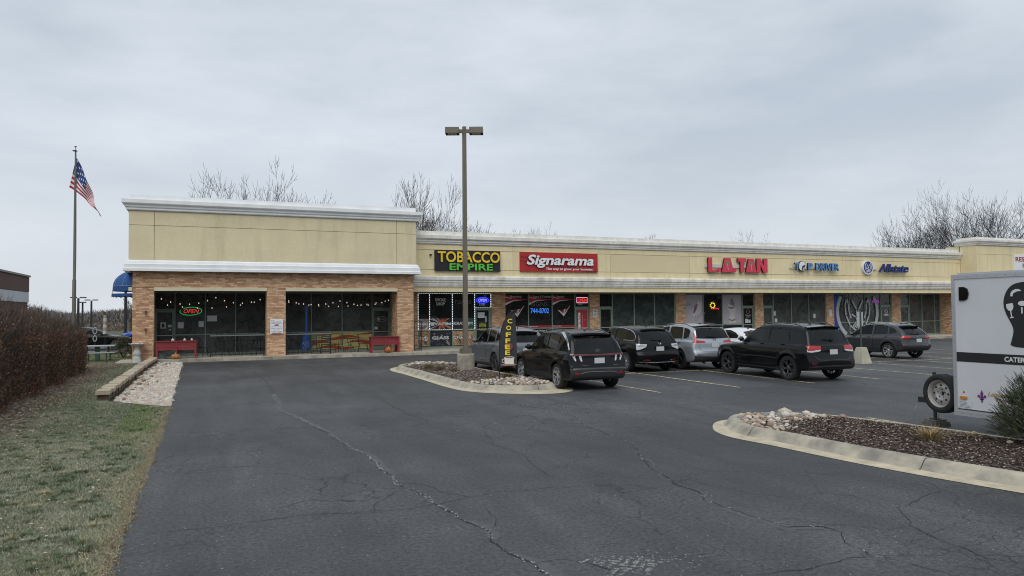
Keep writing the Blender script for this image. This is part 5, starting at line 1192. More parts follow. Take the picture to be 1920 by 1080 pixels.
xtrek = dict(tucson); xtrek.update(paint=P_dgrey, wheel='subaru', W=1.80, H=1.60, wb=2.67, R=.345, zb=1.0, h=.032, br=.14,
    low=[(-.78,.36),(-.90,.5),(-.90,.62),(-.84,.74),(-.82,.94),(-.76,1.0),(-.5,1.04),(.5,1.0),(1.8,.97),(2.3,.96),(2.9,.91),(3.3,.85),(3.52,.75),(3.58,.6),(3.58,.42),(3.5,.28),(3.2,.24),(.5,.24),(-.5,.3)],
    gh=[(-.82,.96),(-.60,1.22),(-.30,1.44),(-.1,1.50),(.5,1.555),(1.0,1.55),(1.45,1.49),(1.95,1.24),(2.4,.96),(2.4,.85),(-.82,.85)],
    side={'cladding_sill': [(.3,.20),(2.4,.20),(2.34,.36),(.42,.38)], 'door_rear': [(.78,.40),(.77,1.45),(.1,1.42),(-.10,1.2),(.05,1.0),(.28,.83),(.42,.6),(.42,.42)], 'door_front': [(2.18,.40),(2.14,1.0),(1.55,1.42),(.80,1.46),(.81,.40)],
          'window_front': [(2.02,1.02),(1.48,1.40),(1.1,1.46),(.88,1.465),(.88,1.04)], 'window_rear': [(.77,1.045),(.77,1.465),(.4,1.455),(.06,1.41),(.06,1.07)], 'window_quarter': [(-.02,1.08),(-.02,1.39),(-.24,1.31),(-.40,1.20),(-.34,1.12)]},
    rear={'rear_window': [(0,1.02),(.60,1.04),(.56,1.2),(.50,1.33),(0,1.35)], 'lamp_a': [(.36,.97),(.92,1.02),(.92,.93),(.7,.86),(.50,.88),(.46,.94)], 'cladding_low': [(0,.15),(1,.15),(1,.64),(.6,.62),(.5,.55),(0,.55)], 'lamp_reflector': [(.70,.58),(.80,.60),(.80,.50),(.76,.48)]},
    mats={'lamp_a': M_red, 'lamp_reflector': M_redd, 'cladding_low': M_clad, 'cladding_sill': M_clad}, front={'windshield': WS(1.0, 1.47)},
    trims=[([(.42,.46),(.44,.62),(.3,.76),(.0,.83),(-.3,.76),(-.46,.58)], .06, M_clad, 'arch_cladding')], rear_trims=[([(.0,.60),(.45,.60),(.60,.70),(.85,.70)], .03, MATS['bumper_grey'], 'bumper_strip')], seams_rear=[[(.62,1.0),(.60,.9),(.55,.66),(.3,.64),(0,.64)]],
    badge=('s',.955,.06), letters=[], spoiler=(.52,1.40,.14,P_dgrey), wiper=1.06, plate=(.0,.80,.31), rails=(-.1,1.35,.55,mat('rail_silver', (.4,.41,.42), .4)), exhaust=(), handles=[(1.0,.93),(.08,.95)], mirror=(1.92,1.0), seat_y=.85, bp=.78, lightglass=('window_front',))
sedan = dict(xtrek); sedan.update(paint=P_white, wheel='plain', W=1.80, H=1.45, wb=2.70, R=.33, zb=.93, h=.036,
    low=[(-.95,.3),(-1.03,.45),(-1.03,.66),(-.98,.84),(-.90,.98),(-.5,1.01),(.5,.96),(1.8,.93),(2.3,.93),(2.9,.86),(3.3,.78),(3.55,.66),(3.6,.5),(3.55,.3),(3.2,.2),(.5,.2),(-.6,.24)],
    gh=[(-.75,.95),(-.25,1.24),(.15,1.38),(.6,1.44),(1.0,1.435),(1.4,1.37),(1.9,1.16),(2.45,.90),(2.45,.8),(-.75,.8)],
    side={'door_rear': [(.78,.36),(.77,1.36),(.2,1.28),(-.05,1.1),(.02,.95),(.28,.8),(.42,.6),(.42,.38)], 'door_front': [(2.18,.36),(2.14,.96),(1.5,1.32),(.80,1.37),(.81,.36)],
          'window_front': [(2.0,.97),(1.44,1.29),(1.1,1.345),(.86,1.36),(.86,.99)], 'window_rear': [(.77,.995),(.77,1.36),(.45,1.345),(.1,1.25),(-.10,1.12),(-.06,1.03)]},
    rear={'rear_window': [(0,1.03),(.62,1.05),(.50,1.28),(0,1.34)], 'lamp_a': [(.45,.92),(.92,.94),(.92,.80),(.5,.80)]}, mats={'lamp_a': M_red}, front={'windshield': WS(.96, 1.36, .66, .5)},
    trims=[], rear_trims=[], seams_rear=[], badge=None, spoiler=None, wiper=None, plate=(0,.72,.31), rails=None, handles=[(1.0,.87),(.1,.89)], mirror=(1.9,.95), fin=.25, seat_y=.75, glass=G_car)
bsedan = dict(sedan); bsedan.update(paint=P_black, h=.05, glass=G_carl)
van = dict(tucson); van.update(paint=P_blue, h=.055, trims=[], rear_trims=[], seams_rear=[], badge=None, letters=[], wheel='plain', spoiler=None)

grp = 'cars parked in the lot in front of the shops'
LIST = [('parked_suv', 'grey crossover parked behind the coffee flag, nearest the lamp post', tuple([10.39, 24.34]), 0.5, equinox),
        ('parked_suv', 'glossy black suv with a chrome strip along its roof, nearest the kerbed lamp island', (10.04, 18.60), 2.0, tucson),
        ('parked_suv', 'black suv with clear tail lamps and silver ten spoke wheels', (14.86, 22.82), .5, mazda),
        ('parked_suv', 'silver suv with red hockey stick shaped tail lamps', (17.16, 22.69), 2.0, crv),
        ('parked_sedan', 'white sedan mostly hidden behind the large black suv', (20.9, 24.2), 0.0, sedan),
        ('parked_suv', 'large boxy black suv with red tail lamps and dark wheels, parked nearest of all', (17.52, 17.60), 1.5, jeep),
        ('parked_crossover', 'dark grey crossover parked beyond the signpost in its concrete block', (28.47, 23.28), 1.2, xtrek)]
for nm, lb, lc, yw, spc in LIST: build_car(nm, lb, 'car', spc, lc, yw, grp)
build_car('parked_sedan', 'black sedan seen side on beyond the picnic table', 'car', bsedan, (-8.0, 53.6), 90.0, 'cars parked beyond the lawn')
vr, _ = build_car('parked_minivan', 'blue car with a white roof, its front just clear of the brick pier', 'car', van, (-2.0, 60.5), -90.0, 'cars parked beyond the lawn')
MB().box(-.5, .5, -.1, 1.4, 1.66, 1.70).build('roof', P_white, vr)
# ================================================================== signs on the fascia
YF = 38.40
def sign_root(name, label, x, z, cat='sign', group=None): return thing(name, label, cat, (x, YF, z), 0, group)
M_sy = mat('sign_yellow', (.78, .52, .02), .5); M_sg = mat('sign_green', (.10, .50, .05), .5); M_sblk = mat('sign_black', (.012, .014, .018), .45, var=.2, vscale=3)
M_sred = mat('sign_red', (.40, .018, .018), .5, var=.12, vscale=1.5); M_sredd = mat('sign_red_dark', (.22, .010, .012), .5); M_letw = mat('letter_white', (.74, .76, .78), .5); M_retb = mat('letter_return', (.02, .02, .022), .6)
M_pink = mat('letter_pink_red', (.60, .045, .085), .5); M_tblue = mat('letter_blue', (.08, .24, .52), .5); M_nblue = mat('letter_navy', (.012, .035, .19), .5); M_race = mat('raceway', (.55, .54, .50), .7)
s_ = sign_root('shop_sign', 'black sign with yellow tobacco and green empire lettering, behind the lamp post', 13.4, 4.5)
MB().box(11.47, 15.30, YF-.14, YF-.003, 4.47, 5.58).build('sign_panel', M_sblk, s_, rel=True)
mb = MB(); mb.box(11.45, 15.32, YF-.15, YF-.13, 5.575, 5.60); mb.box(11.45, 15.32, YF-.15, YF-.13, 4.45, 4.475); mb.build('sign_frame', M_black, s_, rel=True)
put_letters('TOBACCO', (11.60, YF-.142, 4.93), 3.64, .60, M_sy, s_, weight=.022, depth=.09, sidem=M_retb)
put_letters('EMPIRE', (12.27, YF-.142, 4.50), 2.55, .37, M_sg, s_, weight=.022, depth=.09, sidem=M_retb)
s_ = sign_root('shop_sign', 'red banner sign with white slanted signarama lettering and a small tagline', 19, 4.5)
MB().box(16.54, 21.58, YF-.12, YF-.003, 4.49, 5.60).build('sign_panel', M_sred, s_, rel=True)
mb = MB(); mb.prism([(0, .62), (.9, .60), (2.2, .42), (5.04, .10), (5.04, 0), (4.4, .0), (2.0, .36), (.8, .54), (0, .56)], (16.54, YF-.122, 4.49), (1,0,0), (0,0,1), (0,-1,0), .001); mb.prism([(0, .78), (1.6, .72), (1.6, .78), (0, .88)], (16.54, YF-.122, 4.49), (1,0,0), (0,0,1), (0,-1,0), .001); mb.build('sign_swoosh', M_sredd, s_, rel=True)
put_letters('Signarama', (16.82, YF-.125, 4.70), 4.58, .76, M_letw, s_, weight=.03, depth=.10, shear=.22, sidem=M_retb)
put_text('The way to grow your business.', (18.15, YF-.125, 4.56), 3.12, .17, M_letw, s_, weight=.025, depth=.01, name='tagline')
s_ = sign_root('shop_sign', 'pink red channel letters reading l.a. tan with small green palm trees', 32, 4.6)
MB().box(29.45, 34.2, YF-.08, YF-.003, 4.92, 5.14).build('raceway', M_race, s_, rel=True)
def block_letter(polys, ox, oz, w, h, m_, root, dep=.14, name='letter'):
    for poly in polys:
        mb = MB(); n = len(poly); y0_ = YF-.08-dep
        mb.prism([(u*w, v*h) for u, v in poly], (ox, y0_, oz), (1,0,0), (0,0,1), (0,-1,0), .02)
        mb.m = [0]*len(mb.m); k = len(mb.m); mb.prism([(u*w, v*h) for u, v in poly], (ox, y0_+.022, oz), (1,0,0), (0,0,1), (0,-1,0), dep-.02, 1)
        mb.build(name, [m_, M_retb], root, rel=True)
zl, hl = 4.63, .93
block_letter([[(0,0),(1,0),(1,.16),(.42,.16),(.42,1),(0,1)]], 29.60, zl, .70, hl, M_pink, s_)
block_letter([[(0,0),(.26,1),(.74,1),(1,0)]], 30.66, zl, .95, hl-.02, M_pink, s_)
block_letter([[(0,1),(0,.76),(.30,.76),(.30,0),(.70,0),(.70,.76),(1,.76),(1,1)]], 31.95, zl, .70, hl, M_pink, s_)
block_letter([[(0,0),(.28,1),(.72,1),(1,0)]], 32.60, zl, .88, hl-.02, M_pink, s_)
block_letter([[(0,0),(0,1),(.36,1),(.66,.45),(.66,1),(1,1),(1,0),(.64,0),(.34,.55),(.34,0)]], 33.50, zl, .90, hl, M_pink, s_)
for x in (30.45, 31.72):
    mb = MB(); mb.prism([(.12*cos(2*pi*k/16), .12*sin(2*pi*k/16)) for k in range(16)], (x, YF-.22, zl+.13), (1,0,0), (0,0,1), (0,-1,0), .14); mb.build('letter', M_pink, s_, rel=True)
cam_ = thing('security_camera', 'small dark camera on the wall left of the black tobacco sign', 'camera', (11.25, YF, 5.3)); MB().box(11.2, 11.3, YF-.16, YF-.003, 5.28, 5.36).build('camera_body', M_black, cam_, rel=True)
M_palm = mat('palm_green', (.05, .28, .14), .6); M_palmt = mat('palm_trunk_cream', (.6, .5, .35), .6)
for x in (31.10, 33.02):
    mb = MB()
    for a in (10, 50, 95, 130, 170, 215, -30): c_, s2 = cos(radians(a)), sin(radians(a)); mb.prism([(0, 0), (.13*c_-.03*s2, .13*s2+.03*c_), (.20*c_, .20*s2-.04), (.11*c_+.03*s2, .11*s2-.03*c_)], (x, YF-.225, zl+.58), (1,0,0), (0,0,1), (0,-1,0), .004)
    mb.prism([(-.012, 0), (.02, 0), (.08, -.42), (.05, -.42)], (x, YF-.2255, zl+.55), (1,0,0), (0,0,1), (0,-1,0), .003, 1)
    mb.build('palm_emblem', [M_palm, M_palmt], s_, rel=True)
s_ = sign_root('shop_sign', 'small blue channel letters reading top driver with a round road emblem for the letter o', 38.6, 4.9)
MB().box(36.45, 39.0, YF-.07, YF-.003, 4.94, 5.08).build('raceway', M_race, s_, rel=True)
put_letters('T', (36.66, YF-.20, 4.84), .42, .50, M_tblue, s_, weight=.05, depth=.12, sidem=M_retb)
put_letters('P', (37.83, YF-.20, 4.84), .42, .50, M_tblue, s_, weight=.05, depth=.12, sidem=M_retb)
put_letters('DRIVER', (38.52, YF-.20, 4.84), 2.15, .50, M_tblue, s_, weight=.02, depth=.12, sidem=M_retb)
mb = MB(); cir = lambda r, n=24: [(r*cos(2*pi*k/n), r*sin(2*pi*k/n)) for k in range(n)]
mb.prism(cir(.35), (37.43, YF-.20, 5.12), (1,0,0), (0,0,1), (0,-1,0), .12, 0); mb.prism(cir(.32), (37.43, YF-.205, 5.12), (1,0,0), (0,0,1), (0,-1,0), .005, 1)
mb.prism([(-.10, -.30), (.0, -.32), (.06, -.1), (.25, .05), (.22, .10), (-.02, .0)], (37.43, YF-.209, 5.12), (1,0,0), (0,0,1), (0,-1,0), .003, 0); mb.prism([(.08, -.30), (.18, -.25), (.17, -.08), (.28, .0), (.26, .03), (.10, -.06)], (37.43, YF-.209, 5.12), (1,0,0), (0,0,1), (0,-1,0), .003, 0)
mb.build('emblem', [M_retb, M_letw], s_, rel=True)
s_ = sign_root('shop_sign', 'navy blue allstate letters beside a round emblem of cupped hands', 45, 4.8)
MB().box(44.0, 44.5, YF-.07, YF-.003, 4.95, 5.08).build('raceway', M_race, s_, rel=True)
def hands(mb, o, r, lw, frame, mi=0):
    """cupped hands emblem as strokes"""
    U, V, W = frame
    def stroke(pts, w):
        for (a, c) in zip(pts[:-1], pts[1:]):
            a_ = Vector(o)+Vector(U)*a[0]*r+Vector(V)*a[1]*r; c_ = Vector(o)+Vector(U)*c[0]*r+Vector(V)*c[1]*r; d = (c_-a_); n_ = d.cross(Vector(W)).normalized()*w/2; d = d.normalized()*w*.2
            mb.add([a_-n_-d, c_-n_+d, c_+n_+d, a_+n_-d], [(0, 1, 2, 3)], mi)
    for sg in (1, -1):
        stroke([(sg*.55, .72), (sg*.30, .48), (sg*.06, .10), (sg*.05, -.15)], lw)
        stroke([(sg*.62, .60), (sg*.70, .25), (sg*.66, -.15), (sg*.45, -.55), (sg*.10, -.80)], lw)
        stroke([(sg*.62, .60), (sg*.52, .35), (sg*.50, .05), (sg*.38, -.25)], lw)
    for k in range(4): stroke([(-.30+.10*k, -.62-.02*k), (-.08+.10*k, -.40-.03*k), (.12+.08*k, -.22-.06*k)], lw*.8)
    stroke([(-.34, -.10), (-.12, -.22), (.0, -.38)], lw)
mb = MB(); oc = (43.55, YF-.2, 5.13)
mb.prism(cir(.50, 36), (43.55, YF-.18, 5.13), (1,0,0), (0,0,1), (0,-1,0), .17, 0); mb.prism(cir(.43, 36), (43.55, YF-.186, 5.13), (1,0,0), (0,0,1), (0,-1,0), .005, 1)
hands(mb, (43.55, YF-.190, 5.13), .45, .035, FRONT, 0)
mb.build('emblem', [M_letw, M_nblue], s_, rel=True)
put_letters('Allstate', (44.50, YF-.19, 4.80), 3.05, .60, M_nblue, s_, weight=.02, depth=.12, shear=.25, sidem=M_retb)
s_ = thing('shop_sign', 'white banner with dark red restaurant lettering on the right wing above the trailer', 'sign', (59.6, 37.1, 5))
MB().box(57.6, 62.4, 37.06, 37.097, 4.72, 6.28).build('sign_panel', M_letw, s_, rel=True)
M_mar = mat('letter_maroon', (.30, .02, .04), .6)
put_text('RESTAURANT', (57.78, 37.055, 5.74), 4.3, .36, M_mar, s_, weight=.03, depth=.004, name='lettering'); put_text('FOR LEASE', (58.6, 37.055, 5.22), 2.9, .38, M_mar, s_, weight=.03, depth=.004)

# ================================================================== window graphics and glowing signs
def flat(b_, poly, x, z, y=YW-.012, mi=0): b_.prism(poly, (x, y, z), (1,0,0), (0,0,1), (0,-1,0), .002, mi)
def rect(b_, x0, x1, z0, z1, y=YW-.012, mi=0): b_.box(x0, x1, y, y+.002, z0, z1, mi)
M_vw = mat('vinyl_white', (.62, .64, .64), .6); M_vo = mat('vinyl_orange', (.45, .10, .03), .6); M_vb = mat('vinyl_brown', (.22, .11, .06), .6, var=.5, vscale=9); M_vg = mat('vinyl_grey', (.28, .27, .27), .6, var=.6, vscale=6); M_vk = mat('vinyl_black', (.012, .012, .014), .5); M_vt = mat('vinyl_tan', (.42, .27, .15), .6, var=.5, vscale=7); M_vgr = mat('vinyl_green', (.02, .09, .05), .6); M_vgb = mat('vinyl_blue', (.05, .08, .18), .6, var=.6, vscale=8)
M_vr = mat('vinyl_red', (.36, .012, .02), .5)
ty = YW-.06
vm = [M_vk, M_vw, M_vo, M_vb, M_vg, M_vt, M_vgr, M_vgb, M_vr]
def vinyl(label_, builder, name='window_graphic'):
    mb = MB(); builder(mb); return mb.build(name, vm, smoke, rel=True, label=None)
smoke = thing('window_decals', 'smoke shop window pictures reading cbd, vape, kratom, ryo, glass and cigars', 'window graphics', (12.8, YW, .2))
def burst(b_, x0, x1, z0, z1, cx, cz):
    for k in range(22):
        a = 2*pi*k/22+random.uniform(-.05, .05); w = random.uniform(.03, .075); r = 1.2
        p = [(0, 0), (r*cos(a-w), r*sin(a-w)), (r*cos(a+w), r*sin(a+w))]
        q = [(min(max(cx+u, x0), x1), min(max(cz+v, z0), z1)) for u, v in p]; flat(b_, q, 0, 0, YW-.0145-.0003*(k % 3), random.choice((1, 5, 2, 1, 8)))
def panel(x0, x1, z0, z1, base, extra):
    mb = MB(); rect(mb, x0, x1, z0, z1, YW-.0115, base); extra(mb); mb.build('decal_picture', vm, smoke, rel=True)
panel(11.08, 11.67, 1.22, 1.83, 4, lambda b_: (burst(b_, 11.09, 11.66, 1.23, 1.82, 11.7, 1.5)))
panel(11.74, 13.02, 1.22, 1.85, 0, lambda b_: (burst(b_, 11.75, 13.01, 1.23, 1.84, 12.4, 1.55), flat(b_, [(.22*cos(2*pi*k/14)*(1+.25*(k % 2)), .22*sin(2*pi*k/14)*(1+.25*(k % 2))) for k in range(14)], 12.45, 1.55, YW-.0165, 2), rect(b_, 11.80, 11.98, 1.42, 1.62, YW-.017, 1)))
panel(13.10, 14.38, 1.22, 1.86, 0, lambda b_: (rect(b_, 13.75, 14.37, 1.23, 1.85, YW-.0135, 6), flat(b_, [(.0, .0), (.09, .1), (.06, .35), (-.02, .45), (.0, .3), (-.08, .12)], 13.98, 1.30, YW-.015, 4)))
def speck(b_, x0, x1, z0, z1, n, cols, s0=.03, s1=.10):
    for k in range(n):
        x = random.uniform(x0, x1-s1); z = random.uniform(z0, z1-s1); s = random.uniform(s0, s1); a = random.uniform(0, 3)
        q = [(min(max(x+s*cos(a+j*1.57), x0), x1), min(max(z+s*sin(a+j*1.57)*.8, z0), z1)) for j in range(4)]; flat(b_, q, 0, 0, YW-.0145-.0004*(k % 5), random.choice(cols))
panel(11.08, 11.67, .28, 1.11, 5, lambda b_: speck(b_, 11.09, 11.66, .29, 1.10, 60, (3, 1, 5, 3)))
panel(11.74, 13.02, .28, 1.11, 0, lambda b_: (speck(b_, 11.75, 13.01, .29, 1.10, 60, (7, 4, 0, 7)), flat(b_, cir(.07, 10), 12.78, .45, YW-.017, 5)))
def cigars(b_):
    for k in range(13):
        x = 13.15+k*.095; flat(b_, [(0, 0), (.05, 0), (-.20, .55+random.uniform(-.1, .1)), (-.26, .52)], x+.15, .32, YW-.0145-.0004*(k % 3), random.choice((3, 3, 2, 0, 5)))
panel(13.10, 14.38, .28, 1.11, 5, cigars)
for tx, x, z, w, h in (('CBD', 11.12, 1.45, .50, .16), ('VAPE', 11.98, 1.45, .82, .17), ('KRATOM', 13.14, 1.45, 1.16, .18), ('RYO', 11.12, .62, .50, .18), ('GLASS', 11.84, .64, 1.02, .18), ('CIGARS', 13.12, .66, 1.08, .17)):
    put_text(tx, (x, YW-.019, z), w, h, M_vw, smoke, weight=.03)
put_text('SMOKE', (12.05, YW-.014, 2.81), .62, .19, M_vw, smoke, weight=.02); put_text('SHOP', (12.11, YW-.014, 2.58), .50, .18, M_vw, smoke, weight=.02)
M_vdim = mat('vinyl_dim', (.12, .12, .12), .7); put_text('TOBACCO', (13.22, YW-.014, 2.66), 1.0, .22, M_vdim, smoke, weight=.01)
dd = thing('door_decals', 'papers and green lettering on the smoke shop door', 'door decals', (14.9, YW, .9))
mb = MB(); rect(mb, 14.62, 15.05, 2.02, 2.16, YW-.03, 0); rect(mb, 14.62, 15.05, 1.84, 2.0, YW-.03, 0); rect(mb, 15.07, 15.18, 1.60, 1.95, YW-.03, 1); mb.build('paper', [M_paper, mat('paper_blue', (.25, .35, .42), .7)], dd, rel=True)
M_lime = mat('vinyl_lime', (.45, .55, .06), .6)
for tx, x, z, w, h in (('TOBACCO', 14.72, 1.48, .40, .07), ('EMPIRE', 14.72, 1.32, .42, .14), ('CBD  VAPE  KRATOM', 14.68, 1.20, .50, .05), ('GLASS  CIGARS', 14.74, 1.10, .40, .05)): put_text(tx, (x, YW-.03, z), w, h, M_lime, dd, weight=.01)
def numbers(s, x, z, lab, m_=M_vw, w=.34, h=.13, y=YW-.014):
    o = put_text(s, (x, y, z), w, h, m_, None, weight=.02, name='address_numbers'); tag(o, lab, 'address number')
numbers('1101', -2.10, 2.56, 'dark number 1101 on the glass above the leftmost door', M_vk, .42, .15)
numbers('1103', 8.70, 2.58, 'pale number 1103 on the glass above the door by the right planter', mat('vinyl_greywhite', (.35, .36, .36), .6), .36, .15)
numbers('1105', 14.72, 2.56, 'number 1105 below the blue open sign'); numbers('1107', 21.25, 2.56, 'number 1107 below the red open sign', MATS['vinyl_greywhite'], .32, .12)
def glow(name, c, st): return mat(name, c, emit=st)
E_blue = glow('neon_blue', (.03, .04, 1.0), 1.5); E_red = glow('neon_red', (.9, .06, .05), .55); E_pink = glow('neon_pink', (1.0, .45, .65), 1.0); E_green = glow('neon_green', (.03, .50, .14), .42); E_lb = glow('neon_skyblue', (.05, .22, .75), .7); E_w = glow('bulb_glow', (1.0, .90, .72), .7); E_led = glow('led_white', (.85, .9, 1.0), .65); E_or = glow('neon_orange', (1.0, .28, .03), 1.0); E_ye = glow('neon_yellow', (.9, .7, .05), .9); E_mag = glow('neon_magenta', (.5, .03, .6), .5)
def ell(cx, cz, rx, rz, y, a0=0, a1=2*pi, n=28, sh=0.0): return [(cx+rx*cos(a0+(a1-a0)*k/n)+sh*rz*sin(a0+(a1-a0)*k/n), y, cz+rz*sin(a0+(a1-a0)*k/n)) for k in range(n+1)]
o_ = thing('open_sign', 'green ringed red neon open sign in the left bay window', 'neon sign', (-.75, YW-.05, 2.35))
mb = MB(); mb.tube(ell(-.72, 2.35, .50, .20, YW-.045, radians(-60), radians(140), sh=.25), [.010]+[.020]*27+[.010], 6); mb.tube(ell(-.72, 2.35, .50, .20, YW-.045, radians(165), radians(330), sh=.25), [.010]+[.020]*27+[.010], 6); mb.build('neon_tube', E_green, o_, rel=True)
put_letters('OPEN', (-1.08, YW-.03, 2.26), .74, .19, E_red, o_, weight=.0, depth=.02, shear=.3)
o_ = thing('open_sign', 'blue glowing open sign above the smoke shop door', 'neon sign', (14.9, YW-.05, 2.75))
mb = MB(); mb.prism([(x, z) for x, _, z in ell(0, 0, .40, .17, 0)], (14.92, YW-.03, 2.87), (1,0,0), (0,0,1), (0,-1,0), .02); mb.build('sign_panel', mat('sign_blue_dark', (.01, .01, .20), .4, emit=.6), o_, rel=True)
mb = MB(); mb.tube(ell(14.92, 2.87, .40, .17, YW-.05), .016, 5, cap=False); mb.build('neon_tube', E_blue, o_, rel=True); put_letters('OPEN', (14.64, YW-.045, 2.79), .56, .17, glow('neon_blue_light', (.20, .24, 1.0), 1.6), o_, depth=.02, shear=.3)
o_ = thing('open_sign', 'red open sign in a pink glowing frame above the red door', 'neon sign', (21.5, YW-.05, 2.75))
MB().box(21.10, 21.88, YW-.05, YW-.02, 2.68, 3.05).build('sign_panel', M_vk, o_, rel=True)
mb = MB(); mb.tube([(21.12, YW-.06, 2.70), (21.86, YW-.06, 2.70), (21.86, YW-.06, 3.03), (21.12, YW-.06, 3.03), (21.12, YW-.06, 2.70)], .016, 5); mb.build('neon_tube', E_pink, o_, rel=True); put_letters('OPEN', (21.18, YW-.052, 2.75), .62, .22, E_red, o_, weight=.02, depth=.02)
# lights strung round the smoke shop panes
led = thing('window_lights', 'dashes of white lights edging the smoke shop windows and door', 'light string', (13, YW, 1.2))
mb = MB(); yl = YW-.068
def dashes(x0, z0, x1, z1):
    L_ = math.hypot(x1-x0, z1-z0); n = int(L_/.13)
    for k in range(n):
        t0_ = (k+.15)/n; t1_ = (k+.75)/n; mb.bar((x0+(x1-x0)*t0_, yl, z0+(z1-z0)*t0_), (x0+(x1-x0)*t1_, yl, z0+(z1-z0)*t1_), .04, .012)
dashes(11.03, 3.27, 15.43, 3.27); dashes(11.03, 1.2, 14.42, 1.2); dashes(14.45, 2.46, 15.43, 2.46)
for x in (11.03, 11.70, 13.06, 14.42): dashes(x, 1.2, x, 3.25)
dashes(15.43, 2.46, 15.43, 3.25); led_o = mb.build('light_strip', E_led, led, rel=True, kind='stuff')
# sign maker's windows
sgn = thing('window_decals', 'red swoosh decals and branding lettering on the sign shop windows', 'window graphics', (18.6, YW, .2))
for i, (a, c, tx, tw) in enumerate(((16.37, 17.83, 'Branding', .72), (17.89, 19.41, 'Signs & Displays', 1.2), (19.47, 20.97, 'Design', .5))):
    mb = MB(); w = c-a
    flat(mb, [(0, 0), (w*.35, .22), (w*.7, .25), (w, .27), (w, .30), (w*.55, .36), (0, .60)], a, 2.62, YW-.0125, 8)
    flat(mb, [(0, -.06), (w*.35, .19), (w*.75, .245), (w*.35, .24), (0, .08)], a, 2.62, YW-.0135, 1); flat(mb, [(0, .42), (w*.3, .34), (w*.3, .36), (0, .47)], a, 2.62, YW-.0135, 1)
    rect(mb, a, c, 1.22, 1.34, YW-.0125, 8); mb.build('decal_swoosh', vm, sgn, rel=True)
    put_text(tx, (a+.32, YW-.015, 3.0), tw, .15, M_vw, sgn, weight=.0)
    put_text('Signarama', (a+.04, YW-.015, 1.25), .56, .07, M_vw, sgn, weight=.02)
    if i != 1:
        mb = MB(); flat(mb, [(-.42, .22), (.0, .12), (.45, .50), (0, -.18)], a+.78, 2.05, YW-.0125, 1); flat(mb, [(-.30, .20), (.0, .16), (.37, .43), (.02, -.06)], a+.78, 2.05, YW-.0135, 8); mb.build('decal_emblem', vm, sgn, rel=True); put_text('S', (a+.72, YW-.015, 2.02), .20, .32, M_vw, sgn, weight=.04, shear=.2)
put_text('SIGNS', (18.05, YW-.014, 2.50), 1.1, .27, M_vdim, sgn)
mb = MB(); rect(mb, 17.89, 19.41, .55, .80, YW-.0125, 8); rect(mb, 17.89, 19.41, .86, 1.10, YW-.0125, 0); mb.build('decal_band', vm, sgn, rel=True); put_text('Vehicle Wraps &', (18.1, YW-.015, .95), 1.0, .12, M_vw, sgn, weight=.02); put_text('Graphics', (18.3, YW-.015, .62), .6, .12, M_vw, sgn, weight=.02)
o_ = thing('phone_sign', 'blue neon telephone number 744-8702 in the sign shop window', 'neon sign', (18.6, YW-.04, 2.2)); put_letters('744-8702', (18.0, YW-.03, 2.08), 1.22, .30, E_lb, o_, depth=.02)
dd = thing('door_decals', 'red door poster with white lettering running up it', 'door decals', (21.5, YW, .9))
MB().box(21.14, 21.84, YW-.030, YW-.024, .40, 2.28).build('poster', M_vr, dd, rel=True)
UP = (Vector((0,0,1)), Vector((-1,0,0)), Vector((0,-1,0)))
put_text('Signarama', (21.45, YW-.032, .55), 1.6, .30, M_vw, dd, frame=UP, weight=.05, shear=.2); put_text('The way to grow your business.', (21.56, YW-.032, .9), 1.1, .05, M_vw, dd, frame=UP)
put_text('SIGNS', (21.62, YW-.032, 1.62), .15, .03, M_vw, dd)
# tanning posters
def poster(x0, x1, lab, fn):
    o = thing('window_poster', lab, 'poster', ((x0+x1)/2, YW, 1.3)); mb = MB(); rect(mb, x0, x1, 1.23, 3.22, YW-.0125, 0); fn(mb); mb.build('poster_print', [mat('poster_lilac', (.40, .38, .42), .6, var=.15, vscale=1.2), mat('poster_grey', (.18, .17, .19), .6, var=.3, vscale=4), mat('poster_pale', (.55, .50, .50), .6), mat('poster_plum', (.20, .10, .15), .6, var=.3, vscale=5), mat('poster_blueg', (.20, .27, .38), .6)], o, rel=True)
def face_print(b_):
    flat(b_, [(0, .1), (.25, .0), (.62, .22), (.78, .55), (.80, .95), (.55, 1.05), (.25, .75), (.05, .45)], 29.75, 1.75, YW-.0135, 2)
    flat(b_, [(0, .0), (.15, .05), (.28, .25), (.40, .60), (.30, .70), (.12, .45)], 29.82, 1.95, YW-.0145, 3)
    for k in range(9): flat(b_, [(0, 0), (.04, 0), (.22+.05*k, .5), (.18+.05*k, .5)], 29.8+.05*k, 1.35+.02*k, YW-.0142-.0003*(k % 3), 1 if k % 2 else 2)
    flat(b_, [(0, 0), (.35, .04), (.5, .12), (.3, .22), (.1, .2)], 29.25, 2.45, YW-.0138, 4)
def body_print(b_):
    flat(b_, [(-.1, 1.5), (.0, 1.66), (.14, 1.66), (.2, 1.5), (.16, 1.3), (.34, 1.15), (.42, .85), (.30, .6), (.28, .45), (.42, .1), (.40, 0), (.05, 0), (-.12, .0), (-.20, .25), (-.05, .55), (-.12, .8), (-.30, 1.0), (-.22, 1.25), (-.05, 1.3)], 32.95, 1.30, YW-.0135, 2)
    flat(b_, [(-.02, 1.25), (.0, 1.62), (.16, 1.70), (.28, 1.5), (.38, 1.05), (.25, 1.2)], 32.92, 1.28, YW-.0145, 1)
    flat(b_, [(-.2, .22), (.05, .10), (.40, .18), (.36, .28), (.05, .2), (-.17, .32)], 32.95, 1.30, YW-.0145, 1); flat(b_, [(-.2, 1.0), (.05, .95), (.3, 1.0), (.28, 1.12), (.02, 1.06), (-.2, 1.12)], 32.95, 1.30, YW-.0146, 1)
